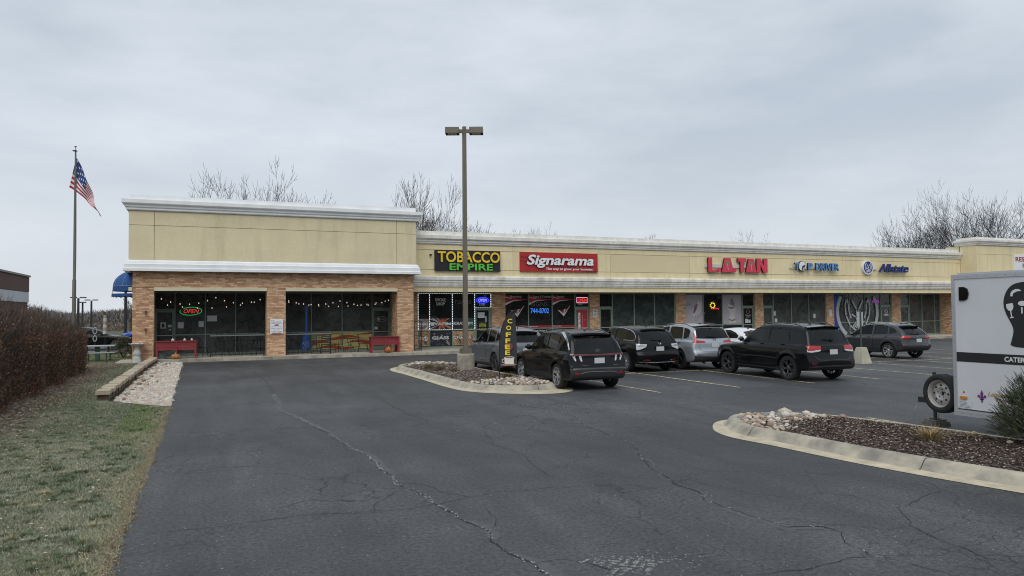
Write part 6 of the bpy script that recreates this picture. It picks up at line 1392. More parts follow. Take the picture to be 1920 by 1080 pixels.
poster(29.25, 30.62, 'lilac window poster with a lying woman beside the brick pier', face_print); poster(32.26, 33.86, 'lilac window poster with a woman standing in a bikini', body_print)
o_ = thing('tanning_sign', 'small yellow sun and red tanning neon in the window between two posters', 'neon sign', (31.4, YW-.04, 2.3))
mb = MB(); mb.tube(ell(31.42, 2.50, .16, .15, YW-.04), .02, 5, cap=False)
for k in range(9): a = 2*pi*k/9; mb.bar((31.42+.19*cos(a), YW-.04, 2.50+.18*sin(a)), (31.42+.25*cos(a), YW-.04, 2.50+.24*sin(a)), .03, .02)
mb.build('neon_tube', E_ye, o_, rel=True); put_letters('Tanning', (31.25, YW-.04, 2.20), .68, .15, E_red, o_, depth=.02)
dd = thing('door_decals', 'papers and pink logo on the tanning salon door', 'door decals', (34.4, YW, .9))
mb = MB(); rect(mb, 34.15, 34.40, 1.28, 1.55, YW-.03, 0); rect(mb, 34.42, 34.60, 1.28, 1.5, YW-.03, 0); mb.build('paper', M_paper, dd, rel=True); mb = MB(); mb.tube(ell(34.4, 2.05, .14, .13, YW-.03), .02, 5, cap=False); mb.build('decal_logo', mat('logo_pink', (.4, .08, .10), .5), dd, rel=True)
put_text('TANNING SALON', (34.15, YW-.032, 1.78), .5, .06, M_vw, dd, weight=.01); put_text('OPEN DAILY', (34.22, YW-.032, 1.66), .36, .05, M_vw, dd)
# the round hands decal across the insurance windows
o_ = thing('window_decals', 'huge pale ring with cupped hands over a blue corner across the insurance office windows', 'window graphics', (44.3, YW, 1.2))
mb = MB(); rect(mb, 42.26, 43.75, 1.22, 3.23, YW-.0118, 0)
mb2 = MB(); cx, cz, r0_, r1_ = 44.55, 1.95, 1.85, 2.12
def clipz(v): return min(max(v, .25), 3.24)
poly = [(42.25, .25), (42.25, 3.24)]
blue = MB()
for k in range(30):
    za = .25+(3.24-.25)*k/30; zb_ = .25+(3.24-.25)*(k+1)/30
    xa = cx-math.sqrt(max(0, r1_**2-(za-cz)**2)); xb = cx-math.sqrt(max(0, r1_**2-(zb_-cz)**2)); xa = max(42.27, xa); xb = max(42.27, xb)
    blue.add([(42.26, YW-.075, za), (xa, YW-.075, za), (xb, YW-.075, zb_), (42.26, YW-.075, zb_)], [(0, 1, 2, 3)])
blue.build('decal_corner', mat('vinyl_royal', (.015, .05, .30), .5), o_, rel=True)
ring = MB(); n = 72
for k in range(n):
    a = 2*pi*k/n; c_ = 2*pi*(k+1)/n; q = [(cx+r*cos(t_), cz+r*sin(t_)) for r, t_ in ((r0_, a), (r1_, a), (r1_, c_), (r0_, c_))]
    if all(.2 < z < 3.26 for _, z in q): ring.add([(x, YW-.078, z) for x, z in q], [(0, 1, 2, 3)])
hh = MB(); hands(hh, (cx, YW-.079, cz), 1.75, .13, FRONT)
for i, f in enumerate(hh.f):
    p = [hh.v[j] for j in f]
    if all(.22 < q[2] < 3.25 for q in p): ring.add(p, [(0, 1, 2, 3)])
ring.build('decal_ring', mat('vinyl_silver', (.40, .43, .45), .5), o_, rel=True)
dd = thing('door_decals', 'small round emblem on the insurance office door', 'door decals', (47.5, YW, 1.5)); mb = MB(); mb.tube(ell(47.5, 1.95, .14, .14, YW-.03), .025, 5, cap=False); mb.box(47.25, 47.75, YW-.032, YW-.03, 1.66, 1.74); mb.build('decal_logo', M_vw, dd, rel=True)
o_ = thing('open_sign', 'small magenta open sign in the insurance office window', 'neon sign', (46.4, YW-.04, 2.6)); put_letters('OPEN', (46.1, YW-.04, 2.62), .62, .22, E_mag, o_, depth=.02)
for x, z, w, h, lab in ((36.75, 1.3, .22, .25, 'white notice low in the driving school window'), (36.68, 1.75, .16, .32, 'tall white notice high in the driving school window'), (40.3, 1.55, .2, .3, 'single notice in the right pane of the driving school window')):
    MBo = MB().box(x, x+w, YW-.014, YW-.012, z, z+h).build('notice', M_paper); tag(MBo, lab, 'notice')
gl = thing('wall_plaque', 'small white plaque on the brick pier right of the red door', 'plaque', (22.35, YW-.13, 1.5)); MB().box(22.2, 22.52, YW-.15, YW-.122, 1.80, 2.30).build('plaque_panel', M_paper, gl, rel=True); mb = MB(); mb.tube(ell(22.36, 1.98, .07, .07, YW-.152), .015, 5, cap=False); mb.box(22.27, 22.45, YW-.154, YW-.151, 2.15, 2.22); mb.build('plaque_print', mat('print_grey', (.12, .12, .13), .7), gl, rel=True)
gl = thing('wall_plaque', 'small white plaque on the brick pier left of the round hands decal', 'plaque', (41.8, YW-.13, 1.5)); MB().box(41.66, 41.95, YW-.15, YW-.122, 1.7, 2.15).build('plaque_panel', M_paper, gl, rel=True)
# restaurant windows: notices, hours sign, murals
for x0, x1, z0_, z1_, lab in ((-1.32, -1.05, 1.50, 1.80, 'small notice left of the dark doorway in the left bay window'), (-.36, -.12, 1.55, 1.84, 'small notice in the second pane of the left bay window'), (.04, .50, 1.83, 2.12, 'wide pale notice in the third pane of the left bay window')):
    o = MB().box(x0, x1, YW-.014, YW-.012, z0_, z1_).build('notice', M_paper); tag(o, lab, 'notice')
o = put_text('hours & info', (-1.0, YW-.014, 1.98), .46, .07, M_vdim, None); tag(o, 'faint small lettering under the green ringed open sign', 'window lettering')
dd = thing('door_decals', 'square picture notice and small stickers on the leftmost door', 'door decals', (-1.9, YW, 1.6))
mb = MB(); rect(mb, -2.10, -1.86, 1.50, 1.80, YW-.03, 0); rect(mb, -1.76, -1.60, 1.56, 1.68, YW-.03, 0); rect(mb, -1.70, -1.62, 1.40, 1.47, YW-.03, 0); flat(mb, cir(.07, 12), -1.98, 1.68, YW-.033, 1); flat(mb, [(0, 0), (.16, 0), (.12, .08), (.04, .08)], -2.06, 1.55, YW-.033, 1); mb.build('paper', [M_paper, M_vk], dd, rel=True)
dd = thing('door_decals', 'oval cameo logo and curved lettering on the door marked 1103', 'door decals', (8.9, YW, 1.6))
mb = MB(); mb.tube(ell(8.92, 1.84, .30, .14, YW-.03), .010, 5, cap=False); mb.prism(cir(.09, 12), (8.80, YW-.03, 1.84), (1,0,0), (0,0,1), (0,-1,0), .002); mb.build('decal_logo', mat('logo_pale', (.42, .43, .43), .6), dd, rel=True)
put_text('cafe', (8.93, YW-.032, 1.81), .18, .08, MATS['logo_pale'], dd); put_text('COFFEE & TEA', (8.68, YW-.032, 2.06), .5, .06, MATS['vinyl_dim'], dd); rect(mb2 := MB(), 8.56, 8.74, 1.28, 1.42, YW-.03); mb2.build('paper', M_paper, dd, rel=True)
o_ = thing('window_emblem', 'faint pale ring emblem on the big window left of the 1103 door', 'decal', (7.6, YW, 2)); mb = MB(); mb.tube(ell(7.62, 2.10, .34, .34, YW-.014), .012, 5, cap=False); mb.tube(ell(7.62, 2.10, .27, .27, YW-.014), .006, 5, cap=False); mb.box(7.50, 7.55, YW-.016, YW-.014, 2.0, 2.16); mb.box(7.70, 7.75, YW-.016, YW-.014, 2.0, 2.16); mb.build('decal_ring', M_vdim, o_, rel=True)
M_mural_y = mat('mural_yellow', (.46, .46, .17), .7, var=.15, vscale=3); M_mural_r = mat('mural_red', (.36, .045, .02), .7, var=.2, vscale=4)
for a, c, lab in ((5.21, 6.76, 'painted panel of red and yellow waves under the middle window'), (6.82, 8.40, 'painted panel of red and yellow waves left of the right planter')):
    o_ = thing('painted_panel', lab, 'mural', ((a+c)/2, YW, .2)); MB().box(a, c, YW-.075, YW-.062, .24, 1.15).build('panel', M_mural_y, o_, rel=True)
    mb = MB()
    for k, (zb_, amp, th, ph) in enumerate(((.34, .05, .17, .3), (.60, .07, .20, 1.6), (.86, .07, .17, 3.1), (1.06, .03, .10, 4.4))):
        xs_ = np.linspace(a, c, 15); vs = []
        for x in xs_: zc_ = zb_+amp*sin(x*3.3+ph); t_ = th*(.5+.5*sin(x*2.1+ph*2)); vs += [(x, YW-.078, zc_-t_/2), (x, YW-.078, zc_+t_/2+.01)]
        mb.add(vs, [(2*i, 2*i+2, 2*i+3, 2*i+1) for i in range(14)])
    mb.build('wave', M_mural_r, o_, rel=True)
hs = thing('hours_sign', 'white sign with opening hours on the middle brick pier', 'sign', (3.13, 37.3, 1.2))
MB().box(2.86, 3.45, 37.27, 37.318, 1.22, 1.93).build('sign_panel', M_letw, hs, rel=True)
M_pr = mat('print_navy', (.06, .08, .14), .7)
for tx, x, z, w, h, mm in (('La', 2.92, 1.84, .12, .05, M_pr), ('Creme de Cafe', 2.92, 1.76, .44, .06, M_pr), ('Come in we are', 2.90, 1.70, .48, .045, M_pr), ('Monday - Friday', 2.92, 1.53, .46, .045, M_pr), ('6:00 AM - 5:00 PM', 2.90, 1.45, .50, .045, M_pr), ('Saturday', 3.0, 1.37, .3, .045, M_pr), ('7:00 AM - 3:00 PM', 2.90, 1.29, .50, .045, M_pr)): put_text(tx, (x, 37.266, z), w, h, mm, hs)
mb = MB(); mb.prism([(x, z) for x, _, z in ell(0, 0, .12, .035, 0)], (3.16, 37.266, 1.635), (1,0,0), (0,0,1), (0,-1,0), .003); mb.box(2.94, 3.38, 37.262, 37.266, 1.235, 1.265); mb.build('sign_mark', M_vr, hs, rel=True)
for x, z, lab in ((-2.55, 1.45, 'lower small hook ornament on the left brick pier'), (-2.55, 2.25, 'upper small hook ornament on the left brick pier')):
    o_ = thing('wall_hook', lab, 'ornament', (x, 37.3, z)); mb = MB(); mb.tube([(x, 37.31, z+.12), (x, 37.22, z+.10), (x+.02, 37.18, z), (x, 37.22, z-.08), (x-.02, 37.30, z-.12)], .014, 5); mb.box(x-.05, x+.05, 37.2, 37.25, z-.02, z+.12); mb.build('hook', mat('rust_iron', (.12, .06, .035), .7), o_, rel=True)
ol = thing('wall_lantern', 'small black lantern at the right end of the left bay', 'lantern', (2.80, 37.9, 1.6)); mb = MB(); mb.lathe([(.0, .22), (.07, .15), (.06, .0), (.0, -.02)], c=(2.60, 38.1, 1.65), n=8, axis='z'); mb.tube([(2.70, 38.1, 1.6), (2.60, 38.1, 1.56), (2.60, 38.1, 1.64)], .012, 5); mb.build('lantern_body', M_black, ol, rel=True); MB().lathe([(.035, .02), (.035, .12)], c=(2.60, 38.1, 1.66), n=8).build('lantern_glass', mat('lantern_glass', (.6, .62, .6), .3), ol, rel=True)

# string lights in both bays
def string_lights(lab, pts, n):
    o_ = thing('string_lights', lab, 'light string', (pts[0][0], pts[0][1], pts[0][2])); mb = MB(); mb.tube(pts, .010, 4); mb.build('cord', M_black, o_, rel=True)
    P_ = [Vector(p) for p in pts]; L_ = [0]
    for a, c in zip(P_[:-1], P_[1:]): L_.append(L_[-1]+(c-a).length)
    for k in range(n):
        d = L_[-1]*(k+.5)/n; i = max(j for j in range(len(L_)-1) if L_[j] <= d); p = P_[i].lerp(P_[i+1], (d-L_[i])/(L_[i+1]-L_[i]))
        mb = MB(); mb.box(p.x-.012, p.x+.012, p.y-.012, p.y+.012, p.z-.09, p.z, 1); mb.lathe([(0, -.034), (.015, -.024), (.019, 0), (.010, .03)], c=(p.x, p.y, p.z-.125), n=8, mi=0); mb.build('bulb', [E_w, M_black], o_, rel=True, smooth=True)
def sag(a, c, s, n=10): return [(a[0]+(c[0]-a[0])*k/n, a[1]+(c[1]-a[1])*k/n, a[2]+(c[2]-a[2])*k/n-s*4*(k/n)*(1-k/n)) for k in range(n+1)]
string_lights('string of small white bulbs hanging across the left bay', sag((-2.15, 38.0, 3.15), (.4, 39.3, 3.15), .35)+sag((.45, 39.3, 3.15), (2.65, 38.2, 3.1), .28)[1:], 12)
string_lights('second string of bulbs low behind the left bay opening', sag((-2.1, 39.6, 2.85), (2.6, 39.9, 3.0), .3), 7)
string_lights('string of small bulbs dipping across the right bay in front of the windows', sag((3.62, 38.0, 3.0), (6.4, 38.3, 2.95), .22)+sag((6.45, 38.3, 2.95), (9.1, 38.4, 3.05), .28)[1:], 15)
string_lights('second string of bulbs deeper inside the right bay', sag((3.7, 39.5, 2.95), (9.3, 39.7, 3.0), .3), 11)

# ================================================================== patio furniture
M_plred = mat('planter_red', (.235, .028, .034), .6, var=.2, vscale=3); M_plin = mat('planter_soil', (.05, .035, .025), .95)
def planter(x, w, lab, y=36.95):
    o_ = thing('planter_table', lab, 'planter', (x, y, .15)); d = .55; zt_ = .97; zb_ = .55
    for px_ in (x, x+w/2-.04, x+w-.08):
        for py_ in (y, y+d-.08):
            if px_ == x+w/2-.04 and py_ > y: continue
            MB().box(px_, px_+.08, py_, py_+.08, .152, zt_-.03).build('leg', M_plred, o_, rel=True)
    for (a, c) in ((x+.083, x+w/2-.043), (x+w/2+.043, x+w-.083)):
        for k in range(3): z = zb_+k*(zt_-.03-zb_)/3; MB().box(a, c, y+.02, y+.045, z+.004, z+(zt_-.03-zb_)/3-.002).build('board', M_plred, o_, rel=True)
    for k in range(3): z = zb_+k*(zt_-.03-zb_)/3; MB().box(x+.083, x+w-.083, y+d-.045, y+d-.02, z+.004, z+(zt_-.03-zb_)/3-.002).build('board', M_plred, o_, rel=True)
    for xx_ in (x+.02, x+w-.045):
        for k in range(3): z = zb_+k*(zt_-.03-zb_)/3; MB().box(xx_, xx_+.025, y+.083, y+d-.083, z+.004, z+(zt_-.03-zb_)/3-.002).build('board', M_plred, o_, rel=True)
    mb = MB(); mb.box(x-.03, x+w+.03, y-.03, y+.06, zt_-.03, zt_); mb.box(x-.03, x+w+.03, y+d-.06, y+d+.03, zt_-.03, zt_); mb.box(x-.03, x+.06, y+.06, y+d-.06, zt_-.03, zt_); mb.box(x+w-.06, x+w+.03, y+.06, y+d-.06, zt_-.03, zt_); mb.build('rim', M_plred, o_, rel=True)
    MB().box(x+.06, x+w-.06, y+.06, y+d-.06, zb_+.02, zt_-.06).build('soil', M_plin, o_, rel=True)
    mb = MB()
    for k in range(46):
        a = random.uniform(0, 6.28); px_ = random.uniform(x+.1, x+w-.1); py_ = random.uniform(y+.1, y+d-.1); h_ = random.uniform(.05, .16)*(2.2 if (k > 34 and 'right' in lab) else 1)
        mb.tube([(px_, py_, zt_-.06), (px_+.05*cos(a), py_+.05*sin(a), zt_-.06+h_)], [.006, .002], 3)
    mb.build('dead_stems', mat('dead_stem', (.13, .075, .045), .9), o_, rel=True, kind='stuff')
    return o_
planter(-2.12, 1.70, 'left red wooden planter on legs beside the leftmost door'); planter(7.72, 1.45, 'right red wooden planter on legs with a round pumpkin under it', 36.98)
M_pump = mat('pumpkin_orange', (.42, .12, .02), .6, var=.25, vscale=6); M_pump2 = mat('pumpkin_dull', (.40, .17, .06), .65, var=.3, vscale=5)
def pumpkin(x, y_, z, r, h, m_, lab):
    o_ = thing('pumpkin', lab, 'pumpkin', (x, y_, z)); vs = []; fs = []; n = 40; k_ = 12
    for j in range(k_+1):
        ph = pi*j/k_
        for i in range(n):
            th = 2*pi*i/n; rr_ = r*(.88+.12*abs(sin(th*4.5)))*sin(ph)**.8; dip = .85 if j in (0,) else 1; vs.append((x+rr_*cos(th), y_+rr_*sin(th), z+h/2*(1+cos(ph)*.98*dip)))
    for j in range(k_):
        for i in range(n): fs.append((j*n+i, (j+1)*n+i, (j+1)*n+(i+1) % n, j*n+(i+1) % n))
    MB().add(vs, fs).build('shell', m_, o_, smooth=True, rel=True); mb = MB(); mb.tube([(x, y_, z+h*.9), (x+.01, y_, z+h+.03), (x+.03, y_, z+h+.05)], [.025, .018, .02], 6); mb.build('stem', mat('pumpkin_stem', (.45, .42, .30), .8), o_, rel=True)
pumpkin(8.55, 36.80, .15, .165, .29, M_pump, 'round bright orange pumpkin on the kerb under the right planter'); pumpkin(-1.30, 36.85, .15, .19, .24, M_pump2, 'squat dull pumpkin on the kerb under the left planter')
M_gp = mat('gourd_pale', (.5, .48, .42), .7)
for x, r, lb in ((-1.42, .07, 'largest pale gourd, leftmost on the left red planter'), (-.92, .06, 'pale gourd between the other two on the left red planter'), (-.62, .05, 'smallest pale gourd, rightmost on the left red planter')):
    o_ = thing('gourd', lb, 'gourd', (x, 37.0, .97), 0, 'pale gourds on the left planter'); MB().lathe([(0, 0), (r, .02), (r*1.05, .05), (r*.7, .09), (r*.25, .12), (0, .13)], c=(x, 37.02, .97), n=12).build('gourd_body', M_gp, o_, smooth=True, rel=True)
# railings
def railing(x0, x1, y_, lab, n):
    o_ = thing('patio_railing', lab, 'railing', (x0, y_, .15)); MB().box(x0, x1, y_-.025, y_+.025, 1.14, 1.19).build('top_rail', mat('rail_grey', (.16, .17, .17), .5), o_, rel=True)
    MB().box(x0, x1, y_-.015, y_+.015, .25, .28).build('bottom_rail', M_black, o_, rel=True)
    k = max(2, int((x1-x0)/1.25)+1)
    for i in range(k): x = x0+.03+(x1-x0-.06)*i/(k-1); MB().box(x-.03, x+.03, y_-.0245, y_+.0245, .152, 1.138).build('post', M_black, o_, rel=True)
    m_ = int((x1-x0)/.14)
    for i in range(1, m_): x = x0+(x1-x0)*i/m_; MB().box(x-.007, x+.007, y_-.007, y_+.007, .281, 1.139).build('baluster', M_black, o_, rel=True)
railing(.15, 2.62, 37.55, 'black patio railing at the right of the left bay', 3); railing(3.62, 5.80, 37.55, 'black patio railing at the left of the right bay', 3)
def bar_chair(x, y_, rz, lab, m_=M_black, sh_=.74, back=1.12, slats=False, grp_=None):
    o_ = thing('patio_chair', lab, 'chair', (x, y_, .15), rz, grp_); w = .21
    seat = MB(); seat.box(-w, w, -w, w, sh_-.03, sh_); seat.build('seat', m_, o_)
    for sx_ in (-1, 1):
        for sy in (-1, 1): mb = MB(); mb.tube([(sx_*(w-.02), sy*(w-.02), sh_-.03), (sx_*(w+.05), sy*(w+.05), .0)], .014, 5); mb.build('leg', m_, o_)
    mb = MB(); mb.tube([(-w+.02, w, sh_-.02), (-w+.0, w+.05, back-.1), (-w*.6, w+.07, back), (w*.6, w+.07, back), (w-.0, w+.05, back-.1), (w-.02, w, sh_-.02)], .014, 5); mb.build('back_frame', m_, o_)
    if slats:
        for k in range(5): z = sh_+.10+k*(back-sh_-.1)/5.2; mb = MB(); mb.bar((-w, w+.05, z), (w, w+.05, z), .012, .05); mb.build('slat', m_, o_)
    else:
        for k in (-1, 0, 1): mb = MB(); mb.bar((k*.09, w+.01, sh_), (k*.09, w+.07, back), .02, .01); mb.build('back_bar', m_, o_)
    mb = MB(); mb.tube([(-w-.02, -w-.02, sh_*.4), (w+.02, -w-.02, sh_*.4), (w+.02, w+.02, sh_*.4), (-w-.02, w+.02, sh_*.4), (-w-.02, -w-.02, sh_*.4)], .009, 4); mb.build('stretcher', m_, o_)
    return o_
bar_chair(-.05, 38.2, 2.0, 'black wire chair alone between the red planter and the railing', sh_=.46, back=.95)
bar_chair(.75, 38.4, .6, 'tall black bar chair nearest the left end of the railing in the left bay'); bar_chair(1.35, 38.9, 2.6, 'tall black bar chair behind the high table in the left bay'); bar_chair(1.95, 38.3, -.5, 'tall black bar chair at the right in the left bay'); bar_chair(2.45, 39.0, 3.6, 'tall black bar chair deepest in the corner of the left bay')
def round_table(x, y_, r, h, lab, m_=M_black):
    o_ = thing('patio_table', lab, 'table', (x, y_, .15)); mb = MB(); mb.lathe([(0, h-.02), (r, h-.02), (r, h), (0, h)], n=24); mb.build('table_top', m_, o_)
    for k in range(3): a = k*2.094+.5; mb = MB(); mb.tube([(r*.5*cos(a), r*.5*sin(a), h-.02), (r*.25*cos(a), r*.25*sin(a), h*.5), (r*.85*cos(a), r*.85*sin(a), 0)], .013, 5); mb.build('leg', m_, o_)
    mb = MB(); mb.tube([(r*.3*cos(k*.7), r*.3*sin(k*.7), h*.5) for k in range(10)], .010, 4, cap=False); mb.build('ring', m_, o_)
round_table(1.3, 38.35, .33, 1.0, 'tall round black table behind the left bay railing'); round_table(6.95, 38.6, .36, .72, 'low round black table before the red and yellow mural'); 
M_brz = mat('bronze_metal', (.045, .022, .014), .45)
bar_chair(6.25, 38.5, -1.2, 'dark arched chair left of the low round table', M_brz, .44, .92); bar_chair(7.6, 38.5, 1.3, 'dark arched chair right of the low round table', M_brz, .44, .92)
bar_chair(4.15, 38.2, .3, 'tall black bar chair at the left end of the right bay railing'); 
M_gch = mat('chair_dark_green', (.012, .035, .024), .5); bar_chair(5.05, 38.0, .25, 'dark green slatted chair left of the railing end', M_gch, .46, 1.05, True); bar_chair(5.6, 38.05, -.2, 'dark green slatted chair right beside the railing end', M_gch, .46, 1.05, True)
# the blue guitar
gt_ = thing('guitar_sculpture', 'tall blue painted guitar sculpture behind the right bay railing', 'sculpture', (4.75, 38.9, .15))
def lobes(n=40):
    out = []
    for k in range(n):
        t_ = 2*pi*k/n; z = .52-.40*cos(t_); w = (.30 if z < .5 else .22)*abs(sin(t_))**.55; w *= (1-.22*math.exp(-((z-.60)/.10)**2)); out.append((w if t_ < pi else -w, z))
    return out
M_gui = mat('guitar_blue', (.012, .07, .30), .4, var=.5, vscale=6); MB().prism(lobes(), (4.75, 38.85, .16), (1,0,0), (0,0,1), (0,-1,0), .14).build('guitar_body', M_gui, gt_, rel=True)
MB().box(4.70, 4.80, 38.83, 38.92, 1.05, 2.28).build('neck', M_gui, gt_, rel=True); mb = MB(); mb.prism([(-.06, 0), (.06, 0), (.10, .25), (.02, .33), (-.08, .27)], (4.75, 38.83, 2.28), (1,0,0), (0,0,1), (0,-1,0), .08); mb.build('headstock', M_gui, gt_, rel=True)
mb = MB()
for k in range(30): a = random.uniform(0, 6.28); r = random.uniform(.05, .2); mb.prism([(.03*cos(j*1.6), .02*sin(j*1.6)) for j in range(4)], (4.75+r*cos(a), 38.845, .55+r*1.2*sin(a)), (1,0,0), (0,0,1), (0,-1,0), .004, random.randrange(3))
mb.build('painting', [mat('paint_dab_white', (.5, .5, .5), .6), mat('paint_dab_orange', (.5, .2, .05), .6), mat('paint_dab_sky', (.15, .3, .5), .6)], gt_, rel=True, kind='stuff')
# steel rack left of the smoke shop, storage box
rk = thing('steel_rack', 'open black steel rack against the brick between the bays and the smoke shop', 'rack', (10.45, 38.3, .15))
for x in (10.28, 10.68):
    for y_ in (38.2, 38.5): MB().box(x-.015, x+.015, y_-.015, y_+.015, .152, 1.72).build('post', M_black, rk, rel=True)
for z in (.22, .95, 1.70): MB().box(10.297, 10.663, 38.186, 38.514, z, z+.03).build('shelf', M_black, rk, rel=True)
o_ = thing('storage_box', 'pale grey box under the left red planter', 'box', (-1.95, 37.6, .15)); MB().box(-2.05, -1.72, 37.5, 37.8, .152, .50).build('box_body', mat('box_grey', (.20, .25, .24), .7), o_, rel=True); MB().box(-2.07, -1.70, 37.48, 37.82, .502, .54).build('lid', MATS['box_grey'], o_, rel=True)

# ================================================================== blue dome awning on the side wall
aw = thing('dome_awning', 'blue domed canvas awning on the left side wall of the brick wing', 'awning', (-3.12, 39.4, 3.2))
vs = []; fs = []; n = 12; m_ = 6; W_, D_, H_ = 1.15, 1.0, .78
for j in range(m_+1):
    ph = (pi/2)*j/m_
    for i in range(n+1):
        th = pi*i/n; vs.append((-3.115-D_*sin(th)*cos(ph), 39.5-W_*cos(th)*cos(ph), 3.55+H_*sin(ph)))
for j in range(m_):
    for i in range(n): fs.append((j*(n+1)+i, j*(n+1)+i+1, (j+1)*(n+1)+i+1, (j+1)*(n+1)+i))
M_canvas = mat('canvas_blue', (.014, .075, .25), .75, var=.15, vscale=3); MB().add(vs, fs).build('canopy', M_canvas, aw, smooth=True, rel=True)
mb = MB(); 
for i in range(n+1):
    th = pi*i/n
    if i % 2 == 0: mb.tube([(-3.115-(D_+.006)*sin(th)*cos(ph_), 39.5-(W_+.006)*cos(th)*cos(ph_), 3.55+(H_+.006)*sin(ph_)) for ph_ in np.linspace(0, pi/2, 8)], .010, 4)
mb.tube([(-3.115-(D_+.01)*sin(pi*i/n), 39.5-(W_+.01)*cos(pi*i/n), 3.55) for i in range(n+1)], .012, 4); mb.build('seam_piping', mat('canvas_piping', (.25, .33, .42), .7), aw, rel=True)
vs = []; fs = []; k = 48
for i in range(k+1):
    th = pi*i/k; x = -3.115-(D_)*sin(th); y_ = 39.5-W_*cos(th); vs += [(x, y_, 3.55), (x, y_, 3.32)]
for i in range(k): fs.append((2*i, 2*i+1, 2*i+3, 2*i+2))
MB().add(vs, fs).build('band', M_canvas, aw, rel=True)
vs = []; fs = []
for i in range(k+1):
    th = pi*i/k; x = -3.115-(D_+.06)*sin(th); y_ = 39.5-(W_+.06)*cos(th); vs += [(x, y_, 3.20), (x, y_, 3.02+.05*abs(sin(i*pi/4)))]
for i in range(k): fs.append((2*i, 2*i+1, 2*i+3, 2*i+2))
MB().add(vs, fs).build('scalloped_valance', M_canvas, aw, rel=True)
for i in (0, 6, 12): th = pi*i/12; MB().tube([(-3.115-D_*sin(th), 39.5-W_*cos(th), 3.55), (-3.115-(D_+.05)*sin(th), 39.5-(W_+.05)*cos(th), 3.05)], .012, 5).build('awning_frame', MATS['steel'], aw, rel=True)

# ================================================================== lamp post on the island
lx, ly = 8.35, 24.2
lp = thing('lamp_post', 'tall tan parking lot lamp post with two box heads on a round concrete base', 'lamp post', (lx, ly, .15))
M_pole = mat('lamp_tan', (.155, .135, .10), .55, var=.08, vscale=2); M_base = mat('base_concrete', (.30, .275, .225), .9, var=.35, vscale=3, bump=.4, bscale=40, dark=(.17, .155, .13))
MB().lathe([(0, .0), (.31, .0), (.31, .55), (.295, .60), (.27, .62), (0, .62)], c=(lx, ly, .13), n=28).build('concrete_base', M_base, lp, smooth=40, rel=True)
mb = MB(); mb.box(lx-.17, lx+.17, ly-.17, ly+.17, .745, .92); mb.box(lx-.13, lx+.13, ly-.13, ly+.13, .92, .94); mb.build('base_cover', M_pole, lp, rel=True)
mb = MB(); mb.add([(lx+a*w, ly+b__*w, z) for z, w in ((.94, .075), (8.72, .058)) for a, b__ in ((-1,-1),(1,-1),(1,1),(-1,1))], [(0,1,5,4),(1,2,6,5),(2,3,7,6),(3,0,4,7),(4,5,6,7)]); mb.build('pole', M_pole, lp, rel=True)
def head(dx, dy):
    d = Vector((dx, dy, 0)).normalized(); s2 = Vector((-d.y, d.x, 0)); c_ = Vector((lx, ly, 8.56)); mb = MB(); mb.obox(c_+d*.12, d*.07, s2*.04, (0,0,.06)); mb.build('arm', M_pole, lp, rel=True)
    q = c_+d*.42; vs = [q+d*a*.24+s2*b__*.20+Vector((0,0,z)) for z, a0_ in ((-.10, 1), (.11, 1)) for a, b__ in ((-1,-1),(1,-1),(1,1),(-1,1))]
    mb = MB(); mb.add(vs, [(4,5,6,7),(0,1,5,4),(1,2,6,5),(2,3,7,6),(3,0,4,7)]); mb.obox(q+Vector((0,0,-.02)), d*.225, s2*.185, (0,0,.01)); hd = mb.build('lamp_head', M_pole, lp, rel=True)
    mb = MB(); mb.obox(q+Vector((0,0,-.075)), d*.16, s2*.13, (0,0,.02)); mb.build('lens', mat('lens_dim', (.16, .16, .15), .3), hd, rel=True)
head(-1, .42); head(1, -.42)
# ================================================================== feather flag
ff = thing('feather_flag', 'black feather flag reading coffee with a white coffee cup, in the lamp island', 'flag', (7.98, 20.1, .15))
M_fcl = mat('flag_cloth_black', (.035, .036, .042), .8, var=.35, vscale=4); M_fye = mat('flag_yellow', (.78, .62, .04), .8)
D = Vector((cos(radians(-22)), sin(radians(-22)), 0))*1.25; O = Vector((7.98, 20.1, .15))
arc = [(0, 0), (0, .35), (.0, .9), (.02, 1.3), (.07, 1.6), (.16, 1.85), (.28, 2.02), (.40, 2.10)]
pole_pts = [O+D*u+Vector((0, 0, v)) for u, v in chaikin(arc, 2, False)]
MB().tube(pole_pts, .013, 6).build('flag_pole', M_black, ff, rel=True, smooth=True)
left = [(u, v) for u, v in chaikin(arc[1:], 2, False)]; vs = []; fs = []; ZR = lambda v: .45+.02*v
left = [(u, max(v, .38)) for u, v in left]; nL = len(left); C_ = 8
for i, (u, v) in enumerate(left):
    ur = .40-.05*((v-1.2)/1.0)**2*0+.02*sin(v*2); ur = max(u+.004, ur if v < 2.0 else .41)
    for k in range(C_+1): t_ = k/C_; uu = u+(ur-u)*t_; vv = v - (.0 if v > .5 else -.16*t_*(1 if i == 0 else .5)); vs.append(O+D*uu+Vector((-D.y, D.x, 0))*.035*sin(t_*4+v*3.0)*t_+Vector((0, 0, vv)))
for i in range(nL-1):
    for k in range(C_): fs.append((i*(C_+1)+k, i*(C_+1)+k+1, (i+1)*(C_+1)+k+1, (i+1)*(C_+1)+k))
MB().add(vs, fs).build('flag_cloth', M_fcl, ff, rel=True, smooth=True)
FR_ = (D, Vector((0,0,1)), Vector((D.y, -D.x, 0)).normalized())
fw = Vector((D.y, -D.x, 0))*.050
